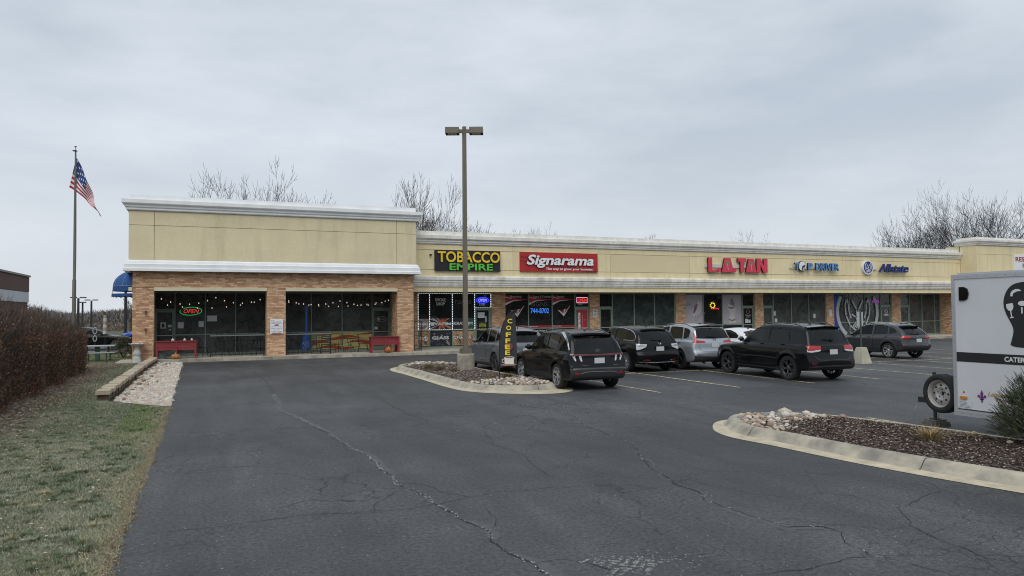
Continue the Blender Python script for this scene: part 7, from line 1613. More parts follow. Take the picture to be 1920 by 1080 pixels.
M_forg = mat('flag_orange', (.20, .05, .025), .85, var=.6, vscale=9, dark=(.06, .04, .035)); mb = MB(); mb.prism([(.10*cos(2*pi*k/20), .12*sin(2*pi*k/20)) for k in range(20)], O+D*.22+fw*.95+Vector((0,0,1.02)), D, (0,0,1), FR_[2], .001); mb.build('flag_print_glow', M_forg, ff, rel=True)
for ch, v, u in zip('COFFEE', (1.70, 1.50, 1.30, 1.12, .94, .77), (.20, .17, .16, .15, .14, .14)): put_text(ch, O+D*u+fw+Vector((0, 0, v)), .115, .135, M_fye, ff, frame=FR_, weight=.03, name='letter')
mb = MB(); q = O+fw*1.2
mb.prism([(.13, .50), (.35, .50), (.34, .62), (.36, .70), (.12, .70)], q, D, (0,0,1), FR_[2], .002, 0); mb.prism([(.24+.12*cos(2*pi*k/14), .70+.028*sin(2*pi*k/14)) for k in range(14)], q+fw*.05, D, (0,0,1), FR_[2], .002, 0); mb.prism([(.24+.10*cos(2*pi*k/14), .70+.018*sin(2*pi*k/14)) for k in range(14)], q+fw*.10, D, (0,0,1), FR_[2], .002, 1); mb.prism([(.22+.19*cos(2*pi*k/14), .485+.035*sin(2*pi*k/14)) for k in range(14)], q-fw*.05, D, (0,0,1), FR_[2], .002, 2)
mb.tube([q+D*.13+Vector((0,0,.66)), q+D*.07+Vector((0,0,.64)), q+D*.07+Vector((0,0,.56)), q+D*.14+Vector((0,0,.53))], .010, 5); mb.build('cup_print', [mat('cup_white', (.7, .68, .64), .6), mat('coffee_brown', (.22, .11, .05), .6), mat('saucer_red', (.35, .16, .12), .7, var=.4, vscale=8)], ff, rel=True)
# ================================================================== sign post in its concrete block
sp_ = thing('sign_post', 'back of a narrow sign on a green steel post in a tapered concrete block', 'sign post', (24.3, 21.75, 0))
MB().add([(24.3+a*w, 21.75+c*w, z) for z, w in ((0, .27), (.62, .145), (.64, .13)) for a, c in ((-1,-1),(1,-1),(1,1),(-1,1))], [(0,1,5,4),(1,2,6,5),(2,3,7,6),(3,0,4,7),(4,5,9,8),(5,6,10,9),(6,7,11,10),(7,4,8,11),(8,9,10,11)]).build('concrete_block', mat('block_concrete', (.42, .40, .31), .9, var=.2, vscale=3), sp_, rel=True)
MB().box(24.27, 24.33, 21.74, 21.77, .6, 2.12).build('post', mat('post_green', (.045, .07, .055), .6), sp_, rel=True)
MB().box(24.14, 24.46, 21.775, 21.78, 1.50, 2.06).build('sign_plate', mat('sign_back_grey', (.42, .44, .45), .5), sp_, rel=True)

# ================================================================== the catering trailer
TX, TY, TB, TT = 11.85, 8.68, .37, 2.76; TW, TL = 1.95, 6.4
tr_ = thing('cargo_trailer', 'white enclosed catering trailer with a black chef head emblem and spare wheel on its tongue', 'trailer', (TX+TW/2, TY-TL/2, 0))
M_tw = mat('trailer_white', (.60, .615, .64), .38, var=.05, vscale=1.2, coat=.3); M_tal = mat('trailer_aluminium', (.55, .57, .60), .35, metal=.6)
MB().box(TX, TX+TW, TY-TL, TY, TB+.12, TT-.07).build('body', M_tw, tr_, rel=True)
mb = MB(); mb.box(TX-.012, TX+TW+.012, TY-TL-.01, TY+.012, TT-.07, TT); mb.box(TX+.05, TX+TW-.05, TY-TL+.05, TY-.05, TT, TT+.03); mb.build('roof_rail', M_tal, tr_, rel=True)
mb = MB(); mb.box(TX-.014, TX+TW+.014, TY-TL-.01, TY+.014, TB, TB+.10); mb.box(TX-.018, TX-.014, TY-TL, TY, TB+.06, TB+.075); mb.build('bottom_rail', M_tal, tr_, rel=True)
for a_ in (TX-.013, TX+TW-.05): MB().box(a_, a_+.063, TY-.05, TY+.013, TB+.10, TT-.07).build('corner_post', M_tal, tr_, rel=True)
mb = MB()
for y_ in np.arange(TY-.12, TY-TL, -.16): mb.box(TX-.016, TX-.012, y_-.006, y_+.006, TT-.04, TT-.028); mb.box(TX-.017, TX-.014, y_-.006, y_+.006, TB+.03, TB+.042)
for z in np.arange(TB+.2, TT-.1, .15): mb.box(TX-.016, TX-.012, TY-.028, TY-.018, z, z+.01)
mb.build('rivets', mat('rivet', (.2, .2, .21), .5), tr_, rel=True, kind='stuff')
mb = MB()
for y_ in (TY-1.95, TY-3.9): mb.box(TX-.002, TX+.01, y_-.004, y_+.004, TB+.12, TT-.07)
mb.build('panel_seam', mat('seam_grey', (.3, .3, .32), .6), tr_, rel=True)
def tside(u, v): return (TX-.004, TY-u, v)
MB().box(TX-.004, TX-.0005, TY-TL, TY-.05, 1.285, 1.445).build('black_stripe', M_vk, tr_, rel=True)
put_text('CATERING', (TX-.0055, TY-.86, 1.325), .50, .082, M_vw, tr_, frame=SIDE, weight=.03)
# chef's head: round toque-like head over a narrowing neck
prof_ = [(0, .0)]+[(.46+.46*cos(a), .62+.42*sin(a)) for a in np.linspace(radians(205), radians(-25), 26)]+[(.95, 0)]
mb = MB(); pts = [(0, 0), (.05, .12), (.10, .24), (.10, .32), (.04, .42), (-.06, .55), (-.12, .68), (-.12, .80), (-.06, .93), (.05, 1.03), (.20, 1.08), (.45, 1.10), (.62, 1.08), (.78, 1.02), (.88, .90), (.92, .75), (.88, .58), (.80, .45), (.78, .30), (.84, .12), (.90, 0)]
mb.prism([(u*.66, v*.95) for u, v in chaikin(pts, 2)], tside(.95, 1.56), (0,-1,0), (0,0,1), (-1,0,0), .003); mb.build('chef_emblem', M_vk, tr_, rel=True)
def mark(poly, u, v, rot_=0, s=1.0):
    c_, s2 = cos(rot_), sin(rot_); mb.prism([(s*(a*c_-b__*s2), s*(a*s2+b__*c_)) for a, b__ in poly], (TX-.009, TY-u, v), (0,-1,0), (0,0,1), (-1,0,0), .001)
mb = MB(); glassp = [(-.07, .16), (.07, .16), (.075, .08), (.045, .02), (.012, .0), (.010, -.12), (.05, -.15), (-.05, -.15), (-.010, -.12), (-.012, .0), (-.045, .02), (-.075, .08)]
mark(glassp, .985, 2.14, .15, .75); mark([(-.11, .0), (-.08, .05), (-.03, .075), (.04, .07), (.09, .04), (.115, -.01), (.08, .0), (.04, .02), (-.04, .02), (-.08, -.02)], 1.07, 2.42, .5, .85); mark([(.07*cos(k*.5), .04*sin(k*.5)) for k in range(12)], 1.17, 2.26); mark([(-.01, 0), (.01, 0), (.012, .1), (-.012, .1)], 1.16, 2.10); mark(glassp, 1.32, 2.2, -.1, .7)
mb.build('emblem_details', M_vw, tr_, rel=True)
vp_ = MB(); vp_.prism([(0, 0), (.0, .23), (.09, .23), (.145, .20), (.165, .13), (.165, .10), (.145, .03), (.09, 0)], tside(.13, 2.32), (0,-1,0), (0,0,1), (-1,0,0), -.02); vp_.box(TX-.03, TX-.024, TY-.27, TY-.15, 2.36, 2.51); vp_.build('vent_cover', M_gloss, tr_, rel=True)
M_pur = mat('fleur_purple', (.13, .025, .16), .6); M_gold = mat('script_gold', (.42, .23, .05), .6)
mb = MB()
for poly in ([(0, .30), (.045, .20), (.03, .10), (.02, .02), (-.02, .02), (-.03, .10), (-.045, .20)], [(.03, .10), (.08, .17), (.12, .15), (.125, .09), (.10, .08), (.09, .11), (.05, .05)], [(-.03, .10), (-.08, .17), (-.12, .15), (-.125, .09), (-.10, .08), (-.09, .11), (-.05, .05)], [(-.06, .03), (.06, .03), (.06, .055), (-.06, .055)], [(0, -.06), (.03, .0), (.02, .025), (-.02, .025), (-.03, .0)]): mb.prism([(a*.60, c*.60) for a, c in poly], tside(.47, .655), (0,-1,0), (0,0,1), (-1,0,0), .002)
mb.build('fleur_emblem', M_pur, tr_, rel=True)
put_text('Laissez Les', (TX-.006, TY-.57, .745), .50, .075, M_gold, tr_, frame=SIDE, shear=.35, weight=.005); put_text('Temps Rouler', (TX-.006, TY-.68, .65), .55, .075, M_gold, tr_, frame=SIDE, shear=.35, weight=.005); put_text('We cater', (TX-.006, TY-1.02, 1.02), .4, .07, M_vk, tr_, frame=SIDE)
MB().box(TX-.022, TX-.001, TY-.22, TY-.10, .655, .70).build('marker_lamp', mat('lamp_amber', (.55, .20, .03), .3, coat=.4), tr_, rel=True)
mb = MB(); mb.prism(cir(.016, 8), tside(.16, .77), (0,-1,0), (0,0,1), (-1,0,0), .01); mb.build('small_lamp', M_red, tr_, rel=True)
MB().box(TX-.005, TX-.001, TY-.30, TY-.05, .50, .625).build('data_plate', mat('plate_pale', (.55, .60, .62), .5, var=.2, vscale=12), tr_, rel=True)
mb = MB()
for k in range(5): mb.box(TX-.0065, TX-.005, TY-.28+.02*k, TY-.08-.02*(k % 2), .515+k*.021, .521+k*.021)
mb.build('plate_print', MATS['print_grey'], tr_, rel=True)
# tongue, jack, spare
cxm = TX+TW/2; M_tfr = mat('trailer_frame_black', (.02, .02, .022), .6)
mb = MB(); mb.bar((TX+.25, TY-.1, .42), (cxm, TY+1.25, .42), .06, .10); mb.bar((TX+TW-.25, TY-.1, .42), (cxm, TY+1.25, .42), .06, .10); mb.box(cxm-.05, cxm+.05, TY+1.15, TY+1.45, .38, .48); mb.build('tongue', M_tfr, tr_, rel=True)
tmw, rmw = wheel_meshes(.345, 'plain')
# steel eight-hole spare wheel, hung on a bracket ahead of the body
sw_t = MB(); R_ = .345; w = .095
sx0, sy0, sz0 = 12.08, TY+.40, .68
sw = bpy.data.objects.new('spare_wheel', None); col.objects.link(sw); sw.parent = tr_; sw.location = Vector((sx0, sy0, sz0-.0))-Vector((TX+TW/2, TY-TL/2, 0)); sw.rotation_euler = (0, 0, radians(174))
link('tyre', wheel_meshes(.345, 'plain')[0], sw)
r = MB(); rr_ = .345*.70
r.lathe([(rr_, -.09), (rr_-.03, -.05), (rr_-.035, .02), (rr_-.012, .085), (rr_+.006, .095), (rr_+.008, .08)], n=40, axis='x'); r.lathe([(rr_-.033, .0), (rr_-.06, .03), (.11, .045), (.09, .025), (.045, .02)], n=40, axis='x'); r.lathe([(0, -.02), (.045, -.02)], n=16, axis='x', mi=1)
for k in range(8): a = 2*pi*k/8; r.prism([(.021*cos(t_), .021*sin(t_)) for t_ in np.linspace(0, 2*pi, 9)[:-1]], (.0425, .145*cos(a), .145*sin(a)), (0,1,0), (0,0,1), (1,0,0), .002, 1)
for k in range(5): a = 2*pi*k/5+.3; r.prism([(.010*cos(t_), .010*sin(t_)) for t_ in np.linspace(0, 2*pi, 7)[:-1]], (.040, .072*cos(a), .072*sin(a)), (0,1,0), (0,0,1), (1,0,0), .010, 1)
r.build('rim', [mat('steel_rim_silver', (.42, .41, .39), .5, metal=.3), M_rimdark], sw, smooth=40)
mb = MB(); mb.bar((sx0+.15, sy0-.05, .45), (sx0+.12, sy0-.1, 1.0), .05, .05); mb.bar((cxm-.3, sy0-.05, .47), (sx0+.16, sy0-.05, .47), .05, .05); mb.build('spare_bracket', M_tfr, tr_, rel=True)
jx, jy = 12.58, 9.62
mb = MB(); mb.tube([(jx, jy, .08), (jx, jy, 1.0)], .032, 10); mb.box(jx-.07, jx+.07, jy-.07, jy+.07, .125, .14); mb.build('jack', mat('jack_black', (.03, .03, .032), .5), tr_, rel=True)
mb = MB(); mb.tube([(jx-.35, jy+.1, .42), (jx-.38, jy+.12, .30), (jx-.36, jy+.12, .16), (jx-.35, jy+.11, .08)], .008, 5); mb.tube([(jx+.2, jy+.1, .40), (jx+.23, jy+.1, .2), (jx+.21, jy+.12, .06)], .008, 5); mb.build('safety_chain', MATS['steel'], tr_, rel=True)
mb = MB(); mb.lathe([(0, -.04), (.02, -.04), (.022, .04), (0, .05)], c=(jx-.60, jy-.28, .66), n=8, axis='z'); mb.build('coupler_latch', M_tfr, tr_, rel=True)
for k, (w_, z) in enumerate(((.20, .0), (.19, .045), (.15, .085))):
    o = MB().box(jx-w_, jx+w_, jy-w_*.8, jy+w_*.8, z, z+.042-.003*k).build('wood_pad', mat('pad_grey_wood', (.17, .16, .135), .9, var=.3, vscale=10)); tag(o, ('lowest board of the pad under the trailer jack', 'middle board of the pad under the trailer jack', 'top board of the pad under the trailer jack')[k], 'board')
for sx_ in (TX+.13, TX+TW-.13):
    w = bpy.data.objects.new('wheel', None); col.objects.link(w); w.parent = tr_; w.location = (sx_-(TX+TW/2), -.3, .345); w.rotation_euler = (0, 0, pi if sx_ < cxm else 0); link('tyre', tmw, w); link('rim', rmw, w)
MB().box(TX-.14, TX-.012, TY-TL/2-.3-.48, TY-TL/2-.3+.48, .62, .78).build('fender', M_tal, tr_, rel=True)

# ================================================================== flagpole and flag
fx, fy = -9.55, 52.0
def px(x, y_, Y):      # direction of a measured sight line, used only to size far things that stand at depth Y
    d = _F+(x-960)/1370*_R2-(y_-540)/1370*_U2; return Vector((d.x/d.y*Y, Y, 2.2+d.z/d.y*Y))
pb = px(138, 640, 48); ptp = px(137, 275, 48)
fp = thing('flagpole', 'tall grey flagpole standing beyond the hedge', 'flagpole', (pb.x, 48, 0)); M_fp = mat('flagpole_grey', (.12, .115, .10), .5)
MB().tube([(pb.x, 48, 0), (pb.x, 48, 4.2), (pb.x, 48, 4.25), (pb.x, 48, 8), (pb.x, 48, ptp.z-.2)], [.10, .10, .075, .065, .04], 12).build('pole', M_fp, fp, rel=True, smooth=30)
mb = MB(); mb.lathe([(0, .0), (.10, .02), (.15, .05), (.04, .10), (0, .1)], c=(pb.x-.03, 48, ptp.z-.28), n=14); mb.tube([(pb.x, 48, ptp.z-.2), (pb.x, 48, ptp.z)], .02, 6); mb.lathe([(0, -.03), (.07, 0), (.075, .02), (0, .05)], c=(pb.x, 48, ptp.z), n=12); mb.build('finial', M_fp, fp, rel=True, smooth=True)
MB().tube([(pb.x+.06, 47.9, 1.2), (pb.x+.10, 47.9, 6), (pb.x+.05, 47.9, ptp.z-.4)], .008, 4).build('halyard', MATS['print_grey'], fp, rel=True)
fl = thing('flag', 'united states flag hanging limp from the tall flagpole', 'flag', (pb.x, 48, ptp.z-.7))
# hoist runs down the pole; the fly droops right and down in folds
Mfr, Mfw, Mfb = mat('flag_red', (.36, .008, .022), .8), mat('flag_white', (.68, .68, .70), .8), mat('flag_blue', (.02, .05, .17), .8)
NU, NV = 60, 39; z0_ = ptp.z-.62; Hh = 1.5; vs = []; fs = []; mi = []
for i in range(NU+1):
    u = i/NU
    for j in range(NV+1):
        v = j/NV        # 0 top
        # the cloth is gathered: top edge falls steeply, lower corner falls less far
        x = pb.x+.03+ (u**.8)*1.22 - v*.34*(1-u) + .06*sin(u*14+v*2.2)*u
        z = z0_ - u*3.35*(1-.40*v*(1-u*.2)) - v*Hh*1.15*(1-.42*u)
        yy = 48+.28*sin(u*13+v*1.5)*(.25+.6*u)
        vs.append((x, yy, z))
for i in range(NU):
    for j in range(NV):
        fs.append((i*(NV+1)+j, i*(NV+1)+j+1, (i+1)*(NV+1)+j+1, (i+1)*(NV+1)+j)); st = int(j/3)
        blue = (i < NU*.40 and j < 21)
        if blue:
            si = (i % 4 in (1, 2)) and (j % 4 in (1, 2)) and ((i//4+j//4) % 2 == 0)
            mi.append(1 if si else 2)
        else: mi.append(0 if st % 2 == 0 else 1)
b = MB(); b.add(vs, fs); b.m = mi; b.build('flag_cloth', [Mfr, Mfw, Mfb], fl, rel=True, smooth=True)

# ================================================================== garden corner: table, bird bath, stakes
pt = thing('picnic_table', 'grey metal picnic table with attached benches on the lawn beside the hedge', 'picnic table', (-4.75, 39.6, 0))
M_pt = mat('picnic_top', (.42, .45, .49), .5, var=.12, vscale=4); M_ptf = mat('picnic_frame', (.03, .04, .035), .6)
for k in range(5): MB().box(-.75, .75, -.36+k*.146, -.36+k*.146+.138, .72, .76).build('plank', M_pt, pt)
for sy in (-1, 1):
    for k in range(2): MB().box(-.8, .8, sy*.66-.13+k*.13, sy*.66-.005+k*.13, .42, .45).build('bench_plank', M_pt, pt)
for sx_ in (-.45, .45):
    for sy in (-1, 1): MB().tube([(sx_, sy*.2, .72), (sx_, sy*.25, .4), (sx_, sy*.68, .40), (sx_, sy*.72, 0)], .025, 6).build('leg', M_ptf, pt)
MB().box(-.09, .09, -.09, .09, 0, .715).build('pedestal', mat('pedestal_green', (.05, .10, .07), .6), pt)
bb = thing('bird_bath', 'white concrete bird bath standing before the left brick pier', 'bird bath', (-2.88, 37.9-.9, 0)); M_bb = mat('birdbath_stone', (.50, .505, .50), .85, var=.2, vscale=6, bump=.3, bscale=30)
MB().lathe([(0, 0), (.20, 0), (.20, .10), (.185, .13), (.17, .28), (.13, .30), (.125, .33)], n=8).build('foot', M_bb, bb)
MB().lathe([(.125, .33), (.165, .42), (.16, .50), (.09, .66), (.085, .76)], n=16).build('stem', M_bb, bb, smooth=True)
mb = MB(); n = 32; vs = []; fs = []; pr = [(.085, .76), (.24, .82), (.335, .87), (.345, .90), (.31, .895), (.2, .855), (0, .84)]
for i in range(n):
    a = 2*pi*i/n
    for rr2, z in pr: vs.append((rr2*cos(a), rr2*sin(a), z+(.012*sin(a*9) if .86 < z < .91 else 0)))
P7 = len(pr)
for i in range(n):
    for k in range(P7-1): fs.append((i*P7+k, ((i+1) % n)*P7+k, ((i+1) % n)*P7+k+1, i*P7+k+1))
mb.add(vs, fs); mb.build('bowl', M_bb, bb, smooth=50)
gb = thing('stone_bench', 'low grey stone garden bench beyond the picnic table', 'bench', (-4.1, 44.0, 0)); MB().box(-.42, .42, -.16, .16, .30, .38).build('seat', M_blk[0], gb)
for sx_ in (-.28, .28): MB().box(sx_-.06, sx_+.06, -.13, .13, 0, .298).build('leg', M_blk[0], gb)
def gstake(x, y_, h, fn, lab): o = thing('garden_ornament', lab, 'garden ornament', (x, y_, 0)); MB().tube([(0, 0, 0), (0, 0, h)], .015, 5).build('stake', M_ptf, o); fn(o, h); return o
def pinwheel(o, h):
    for z, r in ((h, .17), (h-.42, .15)): MB().tube([(r*.55*cos(2*pi*k/14), -.03, z+r*sin(2*pi*k/14)) for k in range(15)], .03, 6, cap=False).build('wheel_ring', mat('ornament_grey', (.32, .36, .36), .5), o, smooth=True)
a_ = px(178, 640, 45); gstake(a_.x, 45, 1.35, pinwheel, 'two pale rings on a stake in front of the black sedan')
def tower(o, h): 
    for k in range(6): MB().lathe([(0, 0), (.12-.006*k, 0), (.12-.006*k, .17), (0, .17)], c=(0, 0, 1.15+k*.175), n=12).build('tier', mat('ornament_white', (.5, .5, .46), .8) if k % 2 == 0 else mat('ornament_stone', (.28, .28, .25), .8), o)
a_ = px(197, 640, 46); gstake(a_.x, 46, 1.2, tower, 'pale stacked garden pillar on a post in front of the black sedan')

# ================================================================== far lamp posts and building on the left
def far_lamp(pxx, ytop, Y, lab, wide=True):
    t_ = px(pxx, ytop, Y); o_ = thing('far_lamp_post', lab, 'lamp post', (t_.x, Y, 0)); MB().tube([(0, 0, 0), (0, 0, t_.z)], [.13, .09], 8).build('pole', mat('far_pole', (.03, .03, .032), .6), o_)
    if wide:
        for sg in (-1, 1): MB().box(sg*.12 if sg > 0 else -.62, .62 if sg > 0 else -.12, -.2, .2, t_.z-.0, t_.z+.11).build('lamp_head', mat('far_head', (.10, .10, .10), .6), o_)
    else: MB().box(-.3, .3, -.6, .6, t_.z, t_.z+.13).build('lamp_head', mat('far_head', (.10, .10, .10), .6), o_)
far_lamp(147, 559, 76, 'far black lamp post just right of the flagpole'); far_lamp(155, 568, 98, 'far thin lamp post between the two wide headed ones', False); far_lamp(171.5, 563.5, 90, 'far black lamp post with wide arms over the black sedan'); far_lamp(236, 530, 62, 'far lamp post right behind the blue awning')
# long brown and white building beyond the hedge
Bx = px(55, 519, 84); bx0 = Bx.x; zt_ = Bx.z
fb = thing('warehouse_building', 'brown and white panelled flat roofed building beyond the hedge', 'building', (bx0, 84, 0))
M_wb = mat('wall_brown', (.115, .06, .052), .85, var=.1, vscale=.3); M_ww = mat('wall_white_metal', (.50, .53, .57), .6, var=.08, vscale=.4)
zb1 = px(55, 548, 84).z; zb2 = px(55, 567, 84).z
MB().box(bx0-30, bx0-.1, 30, 83.9, 0, zt_-.1).build('wall', M_wb, fb, rel=True)
for k in range(8):
    y1_ = 84-k*6.5; MB().box(bx0-.1, bx0, y1_-6.46, y1_, zb1, zt_-.05).build('wall_panel', M_wb, fb, rel=True)
for k in range(26): y1_ = 84-k*2.0; MB().box(bx0-.1, bx0-.02, y1_-1.97, y1_, zb2, zb1-.02).build('metal_panel', M_ww, fb, rel=True)
MB().box(bx0-30, bx0+.12, 29, 84.1, zt_-.05, zt_+.12).build('roof_edge', mat('roof_edge_grey', (.25, .25, .25), .7), fb, rel=True)
# ================================================================== vegetation
def tree(name, lab, base, height, spread, seed, levels=5, trunk_r=.2, fork=(2, 4), trunk_frac=.25, up=.35, twig=.008, group=None, spur=0.0, color=(.060, .050, .042), cat='tree', first=5, ang=(22, 48), cnt=(6, 5, 4, 4, 3)):
    R = random.Random(seed); root = thing(name, lab, cat, base, R.uniform(0, 6), group); M_ = mat('bark_%d' % int(color[0]*1000), color, .9, var=.3, vscale=4)
    trunk = MB(); crown = MB(); kk = [0]
    def grow(p, d, L_, r, lv):
        n = 5 if lv == 0 else 4 if lv < levels-1 else 3; pts = [p.copy()]; rs = [r]; q = p.copy(); dd_ = d.copy(); curl = up*(.10+.05*lv)
        for i in range(n):
            dd_ = (dd_+Vector((R.gauss(0, .07), R.gauss(0, .07), R.gauss(0, .04)+curl))).normalized(); q = q+dd_*L_/n; pts.append(q.copy()); rs.append(max(twig*.45, r*(1-.70*(i+1)/n)))
        (trunk if lv <= 1 else crown).tube(pts, rs, 7 if lv == 0 else (5 if lv < 3 else 3), cap=False)
        if lv >= levels: return
        k = cnt[min(lv, len(cnt)-1)]
        for j in range(k):
            t_ = 1.0 if (j == 0) else (R.uniform(.62, 1.0) if lv == 0 else R.uniform(.22, .98)); f_ = min(t_*n, n-1e-6); i = int(f_)
            a_ = pts[i].lerp(pts[i+1], f_-i); r2 = (rs[i]+(rs[i+1]-rs[i])*(f_-i))*(.62 if j else .95); seg = (pts[i+1]-pts[i]).normalized()
            ang_ = radians(R.uniform(*ang)) if j else radians(R.uniform(3, 14)); az = 2*pi*j/k+R.uniform(-.6, .6)
            o = seg.orthogonal().normalized(); o.rotate(Matrix.Rotation(az, 3, seg)); nd = (seg*cos(ang_)+o*sin(ang_)*spread).normalized()
            ln = L_*((R.uniform(.50, .62) if j == 0 else R.uniform(.62, .84)*(1.12-.45*t_)) if lv else (R.uniform(.95, 1.1) if j == 0 else R.uniform(1.0, 1.25)))
            grow(a_, nd, ln, max(twig, r2), lv+1)
    grow(Vector((0, 0, 0)), Vector((0, 0, 1)), height*trunk_frac, trunk_r, 0)
    # scale to the wanted height
    f = height/float(np.percentile([v[2] for v in crown.v], 99.6))
    for m_ in (trunk, crown): m_.v = [(v[0]*f, v[1]*f, v[2]*f) for v in m_.v]
    trunk.build('trunk', M_, root); crown.build('crown', M_, root, kind='stuff'); return root
def stand(pxx, ytop, Y): t_ = px(pxx, ytop, Y); return (t_.x, Y, 0), t_.z
bt = 'bare trees behind the shops'
A_ = dict(levels=5, group=bt)
b_, h = stand(468, 308, 66); tree('bare_tree', 'bare tree rising over the middle of the khaki wing roof', b_, h, 1.0, 5, trunk_r=.24, up=.5, trunk_frac=.28, twig=.016, ang=(24, 46), cnt=(7, 5, 4, 3, 3), **A_)
b_, h = stand(768, 333, 64); tree('bare_tree', 'bare tree where the tall wing meets the low roof', b_, h, 1.1, 9, trunk_r=.20, up=.6, trunk_frac=.26, twig=.014, ang=(20, 40), cnt=(5, 5, 4, 4, 2), **A_)
b_, h = stand(838, 402, 70); tree('bare_tree', 'low bushy bare tree behind the lamp post', b_, h, 1.5, 14, trunk_r=.22, up=.5, trunk_frac=.22, twig=.011, ang=(26, 52), cnt=(6, 5, 4, 3, 3), **A_)
b_, h = stand(975, 426, 72); tree('bare_tree', 'few bare twigs showing over the roof above the red banner sign', b_, h, 1.1, 21, trunk_r=.2, trunk_frac=.26, twig=.010, cnt=(5, 4, 4, 3, 3), **A_)
b_, h = stand(1222, 438, 76); tree('bare_tree', 'tiny bare treetop over the blank stretch of fascia', b_, h, 1.0, 23, trunk_r=.18, trunk_frac=.26, twig=.010, cnt=(5, 4, 4, 3, 3), **A_)
b_, h = stand(1402, 439, 78); tree('bare_tree', 'small bare treetop over the pink red tan letters', b_, h, 1.2, 27, trunk_r=.2, trunk_frac=.26, twig=.011, cnt=(6, 5, 4, 3, 3), **A_)
dk = (.032, .028, .026); B_ = dict(levels=5, group=bt, color=dk)
b_, h = stand(1728, 392, 84); tree('bare_tree', 'spreading dark bare tree left of the right wing roof', b_, h, 1.5, 33, trunk_r=.34, up=.55, trunk_frac=.20, twig=.014, ang=(24, 44), cnt=(8, 5, 4, 4, 2), **B_)
b_, h = stand(1828, 350, 82); tree('bare_tree', 'largest dark bare tree, rising behind the right wing', b_, h, 1.45, 38, trunk_r=.42, up=.55, trunk_frac=.22, twig=.016, ang=(24, 44), cnt=(9, 6, 4, 4, 2), **B_)
b_, h = stand(1905, 405, 90); tree('bare_tree', 'dense dark bare tree at the right edge over the restaurant banner', b_, h, 1.5, 45, trunk_r=.3, up=.4, trunk_frac=.22, twig=.015, cnt=(8, 5, 4, 4, 2), **B_)
b_, h = stand(1685, 425, 92); tree('bare_tree', 'low dark bare tree farthest left of the dark group', b_, h, 1.5, 52, trunk_r=.25, up=.5, trunk_frac=.2, twig=.013, cnt=(7, 5, 4, 4, 2), **B_)
b_, h = stand(243, 556, 72); tree('bare_tree', 'thin bare tree beside the brick pier behind the blue awning', b_, h, .9, 61, trunk_r=.08, twig=.012, levels=4, cnt=(5, 4, 4, 3))
# the far wood: one mass of bare stems
M_wood = [mat('wood_brown', (.13, .115, .11), .95), mat('wood_grey', (.19, .18, .18), .95), mat('wood_buff', (.19, .165, .14), .95)]
def wood(name, lab, x0, x1, y0, y1, h0, h1, n, kindm=M_wood, sd=3, wst=.05):
    R = random.Random(sd); mb = MB(); 
    for k in range(n):
        x = R.uniform(x0, x1); y_ = R.uniform(y0, y1); h = R.uniform(h0, h1)*(.85+.25*sin(x*.09)+.10*sin(x*.31)); mi = R.randrange(3)
        for j in range(R.randint(10, 16)):
            z = h*R.uniform(.02, .85); a = R.uniform(0, 2*pi); l = h*R.uniform(.12, .30); w = R.uniform(.5, 1.3)*wst; lean = R.uniform(.3, 1.2)
            p = Vector((x+R.gauss(0, h*.22), y_+R.gauss(0, h*.15), z)); q = p+Vector((cos(a)*l*lean, sin(a)*l*lean, l)); s = Vector((w, w*.5, 0)); mb.add([p-s, p+s, q], [(0, 1, 2)], mi)
        s = wst*.8; lx_ = R.gauss(0, h*.06); mb.add([(x-s, y_, 0), (x+s, y_, 0), (x+lx_, y_, h*.62)], [(0, 1, 2)], mi)
    return mb.build(name, kindm, kind='stuff', label=None)
o = wood('far_wood', '', -95, 8, 150, 185, 3.2, 5.0, 9000, wst=.07); tag(o, 'far brown wood of bare trees beyond the left parking lot', 'wood', kind='stuff')
o = wood('scrub', '', -70, 2, 112, 130, .8, 1.5, 2500, [mat('scrub_tan', (.19, .15, .10), .95), mat('scrub_rust', (.14, .085, .055), .95), M_wood[1]], 5, .07); tag(o, 'tan scrub below the far wood', 'scrub', kind='stuff')
o = wood('unseen_wood', '', -140, 150, -75, -60, 7, 13, 3600, sd=8, wst=.35); tag(o, 'unseen bare wood added behind the viewpoint to darken reflections', 'wood', kind='stuff')  # unseen wood, added so paint and glass reflect something darker than sky
MB().box(-130, 150, -84, -80, 0, 6.5).build('unseen_bank', mat('bank', (.06, .06, .045), .95, var=.3, vscale=.1), kind='structure')  # unseen dark slab backing the added wood

# ---- hedge: clipped-looking mass of upright twigs and rust leaves
hd = thing('hedge', 'long brown winter hedge with rust leaves along the left of the lawn', 'hedge', (-6.3, 24, 0))
Mh = [mat('hedge_twig_dark', (.045, .034, .026), .9), mat('hedge_twig_red', (.085, .056, .038), .9), mat('hedge_twig_grey', (.125, .10, .08), .9)]
Ml = [mat('hedge_leaf_rust', (.170, .070, .030), .8), mat('hedge_leaf_brown', (.085, .050, .028), .8), mat('hedge_leaf_buff', (.26, .16, .09), .8)]
def htop(x, y_):
    t_ = min(max((y_-17)/19, 0), 1); h = 2.80-1.20*t_**1.2; xf = (x+6.6)/2.15; return h*(1-.20*max(0, abs(xf))**5.0)+.08*sin(x*3+y_*1.3)+.06*sin(y_*2.9+x)
HX0, HX1 = -8.7, -4.45
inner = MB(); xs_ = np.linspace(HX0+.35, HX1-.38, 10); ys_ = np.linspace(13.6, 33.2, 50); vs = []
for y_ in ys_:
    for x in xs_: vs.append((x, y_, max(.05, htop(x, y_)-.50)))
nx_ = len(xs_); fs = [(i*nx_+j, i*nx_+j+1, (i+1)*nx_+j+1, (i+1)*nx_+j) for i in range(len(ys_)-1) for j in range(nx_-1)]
inner.add(vs, fs)
